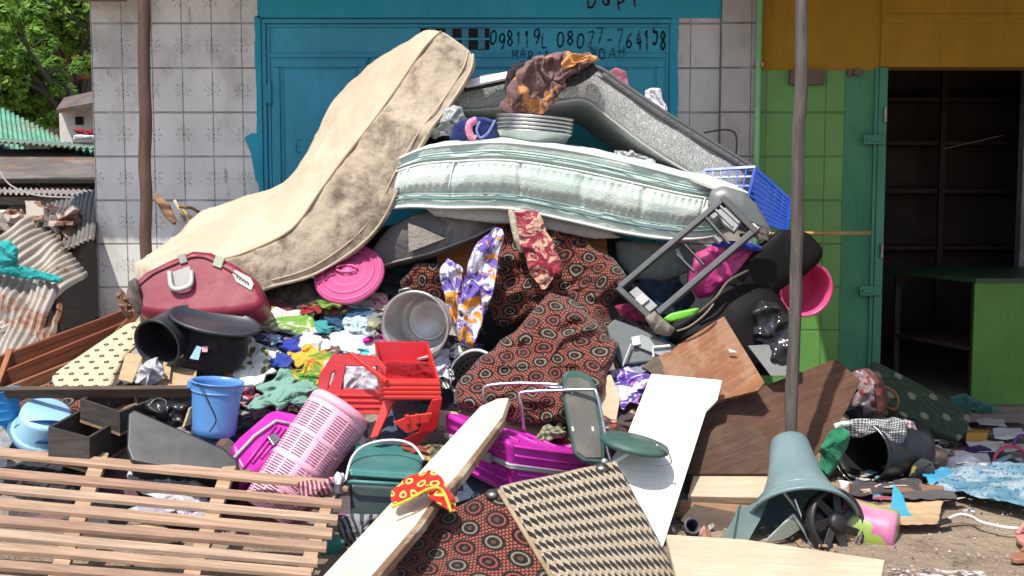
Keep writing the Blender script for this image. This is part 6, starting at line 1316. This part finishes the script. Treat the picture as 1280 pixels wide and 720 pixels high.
# folding chair ---------------------------------------------------------------
fc = thing('folding_chair', 'folding chair with green padding and chrome tubes lying beside the magenta suitcase', 'chair', loc=P(760, 570, -2.8))
chrome = metal((.62, .62, .66), .22, .1); gpad = plastic((.03, .085, .07), .5, .12); bkp = plastic((.12, .115, .10), .6, .3)
pl = Plane((704, 466, -2.6), (744, 480, -2.6), (722, 572, -2.75))
bo = [(703, 470), (708, 463), (722, 462), (738, 468), (746, 482), (753, 520), (759, 562), (758, 575), (750, 580), (728, 577), (718, 568), (710, 530), (704, 495)]
add('backrest', pl.poly(bo, .035), gpad, fc, bevel=.014, seg=4)
bi = [(706, 484), (710, 472), (724, 472), (737, 478), (743, 495), (750, 540), (752, 572), (732, 572), (721, 564), (713, 530)]
add('back_plate', pl.poly(bi, .006, .006), bkp, fc, bevel=.002)
for x, y in ((716, 536), (741, 536), (715, 489)): add('screw_hole', pl.poly([(x - 2, y - 3), (x + 1, y - 3), (x + 2, y + 3), (x - 1, y + 3)], .002, .0085), plastic((.6, .55, .45), .6), fc)
def ft(pts, r=.0085, m=chrome): return add('tube_frame', g_tube(curve([T(p) for p in pts], 4), r, 9), m, fc, smooth=True)
ft([(605, 503, -2.5), (604, 490, -2.5), (610, 482, -2.5), (650, 479, -2.52), (704, 481, -2.56)])
ft([(655, 537, -2.6), (652, 510, -2.62), (649, 495, -2.62), (656, 490, -2.62), (700, 488, -2.64), (738, 487, -2.66), (746, 492, -2.68), (754, 530, -2.72), (762, 572, -2.78), (770, 584, -2.8)])
ft([(664, 478, -2.53), (690, 484, -2.55), (704, 484, -2.57)], .005)
ft([(758, 585, -2.8), (776, 572, -2.82), (793, 561, -2.82)], .010, plastic((.5, .62, .62), .4))
sc_ = pl
M = frame(P(793, 556, -2.80), V((1, .05, -.20)), V((0, 1, .05))); R = .165
add('seat', g_lathe(M, [(0, -.018), (R * .9, -.016), (R, -.006), (R * 1.01, .004), (R * .96, .016), (R * .8, .024), (0, .03)], 48, 1, .95), gpad, fc, smooth=True)
ft([(820, 556, -2.9), (832, 562, -2.9), (838, 572, -2.88), (838, 580, -2.86), (822, 584, -2.84)], .0035)
add('hinge', g_lathe(axis_frame(P(756, 578, -2.84), P(756, 578, -2.88)), [(0, 0), (.018, 0), (.018, .02), (0, .025)], 16), metal((.3, .3, .3)), fc)
# ------------------------------------------------------------------ right foreground
gpt = plastic((.16, .235, .245), .4, .12)
# funnel shaped stool: flared skirt with a narrow top
a_, b_ = P(1003, 650, -2.98), P(986, 552, -2.62); M = axis_frame(a_, b_, V((0, 1, 0))); L = (b_ - a_).length; k_ = mpp(600, -2.65)
fs = thing('plastic_pot_stand', 'grey-green flared plastic stool standing over the black fan at the right', 'stool', M=M)
add('skirt', g_lathe(M, [(62 * k_, -.01), (66 * k_, -.01), (64 * k_, .006), (53 * k_, L * .15), (42.5 * k_, L * .31), (34 * k_, L * .5), (28.5 * k_, L * .72), (25 * k_, L * .9), (23.5 * k_, L * .975), (20 * k_, L), (0, L * 1.0), (0, L * .985), (20 * k_, L * .97), (32 * k_, L * .5), (51 * k_, L * .13), (62 * k_, -.01)], 56), gpt, fs, smooth=True)
add('lip', g_lathe(M, [(53.0 * k_, L * .145), (55.0 * k_, L * .155), (51.5 * k_, L * .18)], 56), gpt, fs, smooth=True)
# black wheel-like fan
a_, b_ = P(1030, 650, -3.0), P(1040, 652, -3.2); M = axis_frame(P(1040, 654, -3.05), P(1040, 654, -3.05) + V((.09, -.2, .07)), V((0, 0, 1))); R = 42 * mpp(650, -3.05)
fn_ = thing('fan_rotor', 'black round plastic grille with spokes leaning on the grey-green stool', 'grille', M=M); bk = plastic((.018, .016, .018), .45, .1)
add('rim', g_lathe(M, [(R * .88, 0), (R, 0), (R * 1.02, .02), (R, .05), (R * .9, .05), (R * .88, .03)], 48, .95, 1), bk, fn_, smooth=True)
add('hub', g_lathe(M, [(0, .01), (R * .3, .01), (R * .3, .045), (R * .2, .06), (0, .06)], 30, .95, 1), bk, fn_, smooth=True)
for k in range(7):
    an = k / 7 * 2 * math.pi + .2; p, q = M @ V((R * .25 * math.cos(an) * .95, R * .25 * math.sin(an), .03)), M @ V((R * .93 * math.cos(an + .25) * .95, R * .93 * math.sin(an + .25), .03))
    add('spoke', g_bar(p, q, .035, .012, V((0, -1, 0))), bk, fn_, bevel=.003)
add('back_cover', g_lathe(M, [(0, -.005), (R * .55, -.005), (R * .6, -.03), (R * .92, -.03), (R * .95, 0), (R * .9, -.05), (0, -.06)], 40, .95, 1), bk, fn_, smooth=True)
t, M, L, Rb, Rt = vessel('pink and lime green paint bucket lying behind the black grille', 'bucket', 'bucket', (1121, 670, -3.0), (1054, 658, -2.9), 31, 38, plastic((.55, .08, .24), .35, .1))
s = NT('bucket_paint'); x, y, z = s.sep(s.ob()); w__ = s.math('ADD', s.math('MULTIPLY', y, 5.0), s.noise(4)); c = s.ramp(s.math('FRACT', w__), [(0, (.45, .09, .24)), (.3, (.48, .22, .32)), (.48, (.34, .38, .1)), (.6, (.42, .10, .24)), (.88, (.25, .34, .06))]); pm = s.done(dusty(s, c, .1), .35)
t.children[0].data.materials[0] = pm
t, M, L, Rb, Rt = vessel('small blue basin on the ground right of the pink bucket', 'basin', 'basin', (1130, 681, -2.62), (1131, 658, -2.6), 12, 16, plastic((.05, .22, .5), .35, .1))
gtb = plastic((.035, .30, .42), .4, .08)
slab('blue_flag', 'turquoise triangular scrap of plastic standing up behind the blue basin', 'plastic scrap', [(1117, 604), (1128, 618), (1136, 640), (1150, 652), (1116, 650), (1113, 640)], .004, gtb, ((1117, 604, -2.72), (1150, 652, -2.8), (1113, 650, -2.8)), bevel=.001)
# green frames
fr = thing('folding_screen', 'broken grey-green folded sheet with pale metal struts in front of the flared stool', 'frame', loc=P(960, 650, -3.0))
gs_ = plastic((.11, .16, .145), .5, .15); wst = metal((.68, .72, .72), .35, .1)
def pp(c3, pts, th, m, name, off=0): 
    p_ = Plane(*c3); return add(name, p_.poly(pts, th, off), m, fr, bevel=.001)
pp(((925, 632, -3.0), (965, 618, -2.95), (900, 672, -3.1)), [(925, 635), (962, 622), (950, 650), (932, 682), (922, 678), (900, 676)], .006, gs_, 'side_sheet')
pp(((922, 632, -3.02), (926, 632, -3.0), (916, 678, -3.12)), [(923, 634), (927, 630), (926, 676), (914, 680)], .01, gs_, 'edge_sheet')
pp(((992, 642, -3.05), (1002, 655, -3.05), (955, 680, -3.1)), [(992, 645), (1003, 660), (985, 672), (952, 682)], .006, plastic((.16, .18, .14), .5), 'side_sheet')
for q in ([(952, 625, -2.98), (974, 608, -2.98)], [(974, 608, -2.98), (1000, 642, -3.0)], [(958, 676, -3.05), (992, 643, -3.05)], [(992, 643, -3.05), (1020, 688, -3.1)], [(994, 624, -3.0), (1008, 662, -3.05)], [(1004, 658, -3.05), (1017, 680, -3.08)]): add('strut', g_tube([T(p) for p in q], .007, 7), wst, fr)
slab('tan_board', 'tan board scrap behind the green folding frame', 'board', [(880, 672), (930, 654), (958, 664), (955, 684), (890, 680)], .01, wood((.62, .42, .2), key=71), ((880, 672, -2.95), (958, 664, -2.8), (890, 680, -3.0)))
slab('red_brick', 'small brick pink block beside the end of the white board', 'block', [(874, 662), (880, 656), (883, 676), (874, 674)], .05, wood((.45, .22, .16), key=72), ((874, 662, -2.95), (880, 656, -2.95), (874, 674, -3.0)))
t, M, L, Rb, Rt = vessel('small dark cup tipped on the ground by the white board', 'cup', 'cup', (858, 664, -2.85), (866, 657, -2.95), 7, 9, plastic((.06, .065, .08), .4))
slab('dark_carton', 'dark open carton behind the white board end', 'carton', [(868, 630), (920, 640), (925, 660), (880, 668), (850, 650)], .02, wood((.1, .07, .05), key=73), ((868, 630, -2.78), (920, 640, -2.78), (850, 650, -2.85)))
# black bucket with scarf
t, M, L, Rb, Rt = vessel('black bucket lying open towards the stool with a wire handle', 'bucket', 'bucket', (1140, 556, -1.75), (1078, 566, -2.05), 34, 37, plastic((.018, .018, .02), .4, .15))
add('handle', g_tube([M @ V(((Rt + .012) * math.cos(a), (Rt + .012) * math.sin(a), L * (1.0) + .015)) for a in [k * math.pi / 18 - .9 for k in range(26)]], .0045, 7), metal((.6, .6, .55), .3), t, smooth=True)
lump('checked_scarf', 'black and white checked scarf draped over the black bucket', 'scarf', [(1052, 530), (1068, 522), (1090, 524), (1118, 520), (1130, 526), (1132, 545), (1124, 562), (1112, 552), (1096, 540), (1078, 548), (1064, 546)], .05, cloth((.04, .04, .045), (.5, .5, .5), 'check', .014), Y=-2.06, fold=.025, freq=9, seed=4)
lump('plaid_rag', 'white and red checked rag behind the black bucket', 'cloth', [(1128, 522), (1142, 526), (1150, 545), (1146, 562), (1138, 555), (1134, 538)], .03, cloth((.5, .45, .45), (.2, .1, .12), 'check', .03), Y=-1.9, fold=.02, seed=5)
lump('green_bag', 'green shiny cloth stuffed beside the black bucket', 'cloth', [(1024, 562), (1034, 540), (1050, 532), (1062, 538), (1058, 560), (1046, 582), (1034, 598), (1026, 590)], .06, cloth((.015, .14, .06), (.03, .22, .12)), Y=-2.15, fold=.03, seed=6)
lump('white_scrap', 'small white rag above the green cloth', 'cloth', [(1042, 530), (1056, 526), (1066, 528), (1060, 534), (1044, 536)], .02, cloth((.7, .7, .68)), Y=-2.1, fold=.01, seed=7)
ac = thing('round_armchair', 'reddish brown rounded chair back between the wardrobe panel and the green mattress', 'chair', loc=P(1085, 490, -1.4))
lump('seat_back', None, None, [(1052, 478), (1064, 462), (1085, 460), (1104, 476), (1112, 500), (1104, 520), (1076, 522), (1060, 505)], .08, cloth((.12, .035, .03), (.16, .05, .04)), ac, Y=-1.35, fold=.01, seed=8)
lump('throw', None, None, [(1062, 466), (1078, 462), (1092, 476), (1094, 500), (1082, 512), (1064, 508), (1056, 512), (1072, 490)], .04, cloth((.3, .2, .2), (.25, .04, .05), 'floral', .03, c3=(.45, .42, .42)), ac, Y=-1.46, fold=.02, seed=9)
lump('dark_rag', 'black rags piled under the brown chair back', 'cloth', [(1056, 515), (1075, 506), (1098, 512), (1090, 526), (1064, 528)], .04, cloth((.025, .02, .03)), Y=-1.6, fold=.02, seed=10)
# green spotted foam mattress
gsp = NT('spotted'); cx_, cy_, _, _ = gsp.cell(gsp.uv(), .20, .12, .5); r_ = gsp.rr(cx_, cy_); f_ = gsp.step(gsp.math('ADD', r_, gsp.math('MULTIPLY', gsp.noise(30), .03)), .047, .036)
c = gsp.mix(f_, (.022, .045, .02), (.20, .22, .13)); gsm = fab_finish(gsp, c, soil=.3)
slab('foam_mattress', 'thick dark green spotted foam mattress leaning in front of the dark doorway', 'mattress', [(1086, 462), (1092, 450), (1110, 458), (1216, 514), (1210, 540), (1198, 552), (1130, 520), (1100, 500)], .10, gsm, ((1092, 450, -.85), (1216, 514, -.95), (1130, 520, -1.15)), bevel=.015, seg=3)
add('wire_ring', g_tube(curve([P(1105, 483, -1.35), P(1118, 490, -1.35), P(1123, 502, -1.35), P(1118, 512, -1.35), P(1108, 508, -1.35)], 6), .008, 7), wood((.3, .13, .06)), label='bent brown cane hoop against the green foam mattress', cat='hoop', smooth=True)
lump('teal_cloth', 'dark teal cloth heaped on the shop floor below the green counter', 'cloth', [(1182, 496), (1205, 492), (1228, 502), (1252, 512), (1258, 522), (1225, 524), (1200, 512)], .07, cloth((.04, .13, .11), (.06, .2, .16)), Y=-.25, fold=.04, freq=8, seed=11)
# flat litter on the ground
def Zg(px, py, z=.012):
    d = ray(px, py); return CAM + d * ((z - CAM.z) / d.z)
def flat(name, label, cat, c4, m, z=.015, wav=.012, seed=0, th=.003, nu=26, nv=20):
    q = [Zg(x, y, z) for x, y in c4]
    def fn(u, v_):
        p = (q[0] * (1 - u) + q[1] * u) * (1 - v_) + (q[3] * (1 - u) + q[2] * u) * v_; s_ = p * 5 + V((seed * 3, seed, 0))
        return p + V((0, 0, wav * (.6 + noise.noise(s_) + .5 * (1 - abs(noise.noise(s_ * 2)) * 3)))) + V((noise.noise(s_ * 1.5), noise.noise(s_ * 1.5 + V((3, 3, 3))), 0)) * wav
    return add(name, g_sheet(fn, nu, nv, th), m, label=label, cat=cat, smooth=True)
s = NT('poster'); x, y, z = s.sep(s.uv()); c = s.mix(s.step(s.noise(6, det=3), .4, .6), (.11, .24, .33), (.34, .43, .48)); cx_, cy_, ix, iy = s.cell(s.map(s.uv(), loc=(0, 0, 0)), .045, .05, .4)
tx = s.math('MULTIPLY', s.step(s.noise(26, s.map(s.uv(), (1.6, 1, 1)), 3), .52, .56), s.step(s.math('ABSOLUTE', cy_), .017, .012)); c = s.mix(s.math('MULTIPLY', tx, .75), c, (.03, .08, .16)); edge = s.step(y, .42, .44)
poster = s.done(s.mix(edge, c, (.75, .75, .73)), .45)
flat('poster', 'large light blue printed vinyl sheet on the ground at the right edge', 'poster', [(1196, 590), (1310, 574), (1330, 652), (1168, 610)], poster, .03, .02, 1)
flat('blue_sheet', 'small bright blue plastic sheet left of the printed vinyl', 'sheet', [(1150, 592), (1186, 588), (1196, 604), (1160, 608)], plastic((.05, .3, .5), .4), .02, .02, 2)
ppr = plastic((.58, .57, .56), .7, .2); ppr2 = plastic((.40, .38, .36), .8, .3)
r = random.Random(5)
pap = [(1190, 540, 30, 8), (1150, 548, 26, 6), (1235, 560, 24, 7), (1215, 575, 26, 9), (1262, 545, 22, 6), (1240, 532, 20, 4), (1160, 562, 20, 6), (1270, 562, 18, 6)]
lab = ['grey sheet of paper beside the yellow box', 'grey-white paper below the spotted mattress', 'pale paper left of the red racket hoop', 'white crumpled newspaper above the blue vinyl', 'cream paper near the shop floor at the right', 'thin white paper strip by the shop threshold', 'torn grey cardboard right of the black bucket', 'white leaflet at the right edge by the hoop']
for k, (x, y, w_, h_) in enumerate(pap): flat('paper', lab[k], 'paper', [(x - w_ + r.uniform(-5, 5), y - h_), (x + w_ * .7, y - h_ + r.uniform(-3, 3)), (x + w_, y + h_), (x - w_ * .8, y + h_ + r.uniform(-3, 3))], (ppr, ppr2)[k % 2 if k != 3 else 0], .015 + .006 * k, .014, k)
lump('white_garment', 'lilac white crumpled shirt lying above the blue printed vinyl', 'shirt', [(1172, 588), (1186, 574), (1210, 568), (1238, 576), (1240, 590), (1205, 598), (1178, 600)], .05, cloth((.5, .5, .56), (.4, .4, .46)), Y=-1.75, fold=.03, seed=12)
add('yellow_box', g_para(T((1207, 556, -1.15)), T((1233, 556, -1.15)), T((1210, 552, -.95)), T((1208, 541, -1.15))), plastic((.45, .22, .03), .5, .2), label='small orange-yellow box on the ground before the spotted mattress', cat='box', bevel=.004)
for k, (x, y, rx, ry, c) in enumerate([(1262, 576, 22, 16, (.4, .03, .08)), (1276, 556, 12, 10, (.12, .03, .2))]):
    cc0 = P(x, y, -1.75 + .3 * k); kk = mpp(y, -1.7); add('racket_hoop', g_tube([cc0 + V((math.cos(a) * rx * kk, math.cos(a) * .03, math.sin(a) * ry * kk + .01)) for a in [q * math.pi / 16 for q in range(32)]], .009, 8, closed=True), plastic(c, .4), label=['red plastic hoop standing in the litter at the right', 'purple hoop cut off by the right edge'][k], cat='hoop', smooth=True)
flat('racket_bar', 'pale blue flat bar resting on the red hoop', 'bar', [(1240, 578), (1264, 568), (1266, 572), (1242, 583)], plastic((.3, .45, .7), .4), .05, .002, 8)
lump('purple_rag', 'dark purple rag between the yellow box and the red hoop', 'cloth', [(1200, 562), (1225, 556), (1240, 562), (1238, 570), (1205, 570)], .03, cloth((.05, .02, .09)), Y=-1.5, fold=.02, seed=13)
lump('earth_bundle', 'brown cloth bundle on the ground right of the black bucket', 'cloth', [(1140, 566), (1160, 556), (1182, 562), (1185, 580), (1160, 586), (1142, 580)], .05, cloth((.14, .09, .07)), Y=-1.8, fold=.03, seed=14)
lump('camo_bag', 'black and yellow printed rag on the ground beside the black bucket', 'cloth', [(1138, 582), (1150, 572), (1166, 576), (1170, 596), (1150, 604), (1138, 598)], .04, cloth((.03, .03, .03), (.35, .28, .06), 'floral', .05), Y=-1.98, fold=.03, seed=15)
for k, (x0, y0, x1, y1, cc_, lb_) in enumerate([(1060, 606, 1150, 622, (.06, .045, .04), 'dark sodden cloth on the ground below the black bucket'), (1120, 612, 1178, 624, (.25, .12, .07), 'brown cloth strip in front of the blue sheet'), (1130, 620, 1190, 628, (.09, .08, .08), 'dark grey strip of cloth under the brown strip'), (1190, 520, 1280, 530, (.3, .2, .16), 'brown dusty mat at the shop threshold')]):
    flat('ground_cloth', lb_, 'cloth', [(x0, y0), (x1, y0 - 2), (x1 + 4, y1), (x0 - 6, y1 + 2)], cloth(cc_), .01 + .004 * k, .02, 20 + k)
flat('cardboard', 'flattened tan cardboard on the sand in front of the turquoise scrap', 'cardboard', [(1090, 634), (1180, 630), (1172, 658), (1100, 662)], card, .012, .012, 30)
flat('black_card', 'black flat scrap by the white rope', 'scrap', [(1170, 652), (1188, 648), (1190, 654), (1176, 658)], black, .012, .004, 31)
add('rope', g_tube(curve([Zg(1186, 648, .02), Zg(1200, 643, .03), Zg(1215, 646, .02), Zg(1225, 652, .02), Zg(1240, 656, .02), Zg(1262, 660, .02), Zg(1290, 661, .02)], 6), .008, 7), plastic((.65, .6, .55), .7), label='white rope with a blue knot lying on the sand', cat='rope', smooth=True)
lump('blue_knot', 'blue and white knotted rag at the end of the rope', 'cloth', [(1200, 640), (1212, 636), (1224, 642), (1216, 650), (1202, 650)], .02, cloth((.2, .4, .5), (.6, .6, .6), 'blotch', .05, c3=(.1, .2, .3)), Y=-2.5, fold=.012, seed=16)
lump('white_figure', 'small white bent plastic bracket on the dark cloth', 'bracket', [(1048, 600), (1062, 602), (1062, 606), (1056, 608), (1066, 624), (1060, 626), (1050, 610)], .02, plastic((.75, .73, .7), .5), Y=-2.4, fold=.004, seed=17)
lump('peach_scrap', 'peach coloured scrap beside the white bracket', 'scrap', [(1075, 612), (1088, 610), (1090, 618), (1078, 619)], .02, cloth((.5, .36, .28)), Y=-2.35, fold=.01, seed=18)
def shoe(label, px, py, ln, rot, m):
    c = Zg(px, py, .0); M = Matrix.Translation(c) @ Matrix.Rotation(rot, 4, 'Z'); t = thing('sandal', label, 'sandal', M=M)
    add('sole', g_poly([M @ V((ln * (-.5 + .5 * (1 - math.cos(a)) if 0 else .5 * math.cos(a)), ln * (.19 - .03 * math.cos(a + 1)) * math.sin(a), .02)) for a in [k * math.pi / 12 for k in range(24)]], V((0, 0, 1)), .02), m, t, bevel=.005)
    add('strap', g_tube(curve([M @ V((.02, -ln * .19, .02)), M @ V((.04, 0, .07)), M @ V((.02, ln * .19, .02))], 6), .012, 7), m, t, smooth=True)
shoe('upper pink sandal at the right edge of the sand', 1284, 676, .22, 1.2, plastic((.5, .22, .18), .6)); shoe('lower brown sandal at the right edge of the sand', 1284, 699, .2, .6, plastic((.3, .13, .08), .6))
slab('yellow_scrap', 'yellow scrap under the pink and lime bucket', 'scrap', [(1108, 696), (1128, 694), (1134, 700), (1112, 704)], .006, plastic((.55, .4, .05), .5), ((1108, 696, -3.12), (1128, 694, -3.1), (1112, 704, -3.2)), bevel=.001)
flat('patterned_strip', 'brown and white patterned cloth strip at the bottom right edge', 'cloth', [(1110, 712), (1230, 716), (1240, 730), (1110, 728)], cloth((.1, .06, .05), (.6, .55, .5), 'blotch', .04, c3=(.3, .2, .15)), .01, .008, 33)
# small litter: chips and pebbles too many to count
def chips(r): x, y = r.uniform(1000, 1300), r.uniform(530, 720); return Zg(x, y, .004)
add('litter', g_rubble(420, chips, .0055, 9), rubble_mat([(.45, .4, .34), (.12, .1, .09), (.28, .17, .11), (.55, .52, .5), (.2, .25, .3), (.4, .3, .2)]), label='small chips and crumbs of litter scattered over the sand', cat='litter', kind='stuff')
def chips2(r): x, y = r.uniform(820, 1060), r.uniform(590, 690); return Zg(x, y, .006)
add('litter', g_rubble(160, chips2, .011, 19), rubble_mat([(.3, .2, .13), (.12, .1, .09), (.4, .28, .18), (.5, .47, .42)]), label='wood splinters and crumbs around the fallen planks', cat='litter', kind='stuff')

def scraps(r): x, y = r.uniform(1060, 1300), r.uniform(528, 628); return Zg(x, y, .012)
def g_flakes(n, fx, size, seed):
    r = random.Random(seed); gs = []
    for i in range(n):
        c = fx(r); s_ = size * r.uniform(.35, 1.3); M = Matrix.Translation(c + V((0, 0, r.uniform(0, .02)))) @ Matrix.Rotation(r.uniform(0, 6.3), 4, 'Z') @ Matrix.Rotation(r.uniform(-.3, .3), 4, 'X')
        g = g_box(M, -s_, s_, -s_ * r.uniform(.3, .8), s_ * .5, 0, .002); g['v'] = [p + V((r.uniform(-.2, .2) * s_, r.uniform(-.2, .2) * s_, 0)) for p in g['v']]; gs.append(g)
    return join(*gs)
s = NT('scraps'); h = s.sep(s.vor(9, None, 'Color'))[0]
sm_ = s.done(s.ramp(h, [(0, (.45, .43, .40)), (.2, (.20, .13, .10)), (.35, (.55, .54, .53)), (.5, (.06, .06, .07)), (.62, (.12, .28, .36)), (.72, (.35, .28, .2)), (.85, (.3, .06, .09)), (.92, (.6, .55, .3))], True), .8)
add('litter', g_flakes(190, scraps, .035, 77), sm_, label='torn paper and plastic scraps strewn before the green shop', cat='litter', kind='stuff')
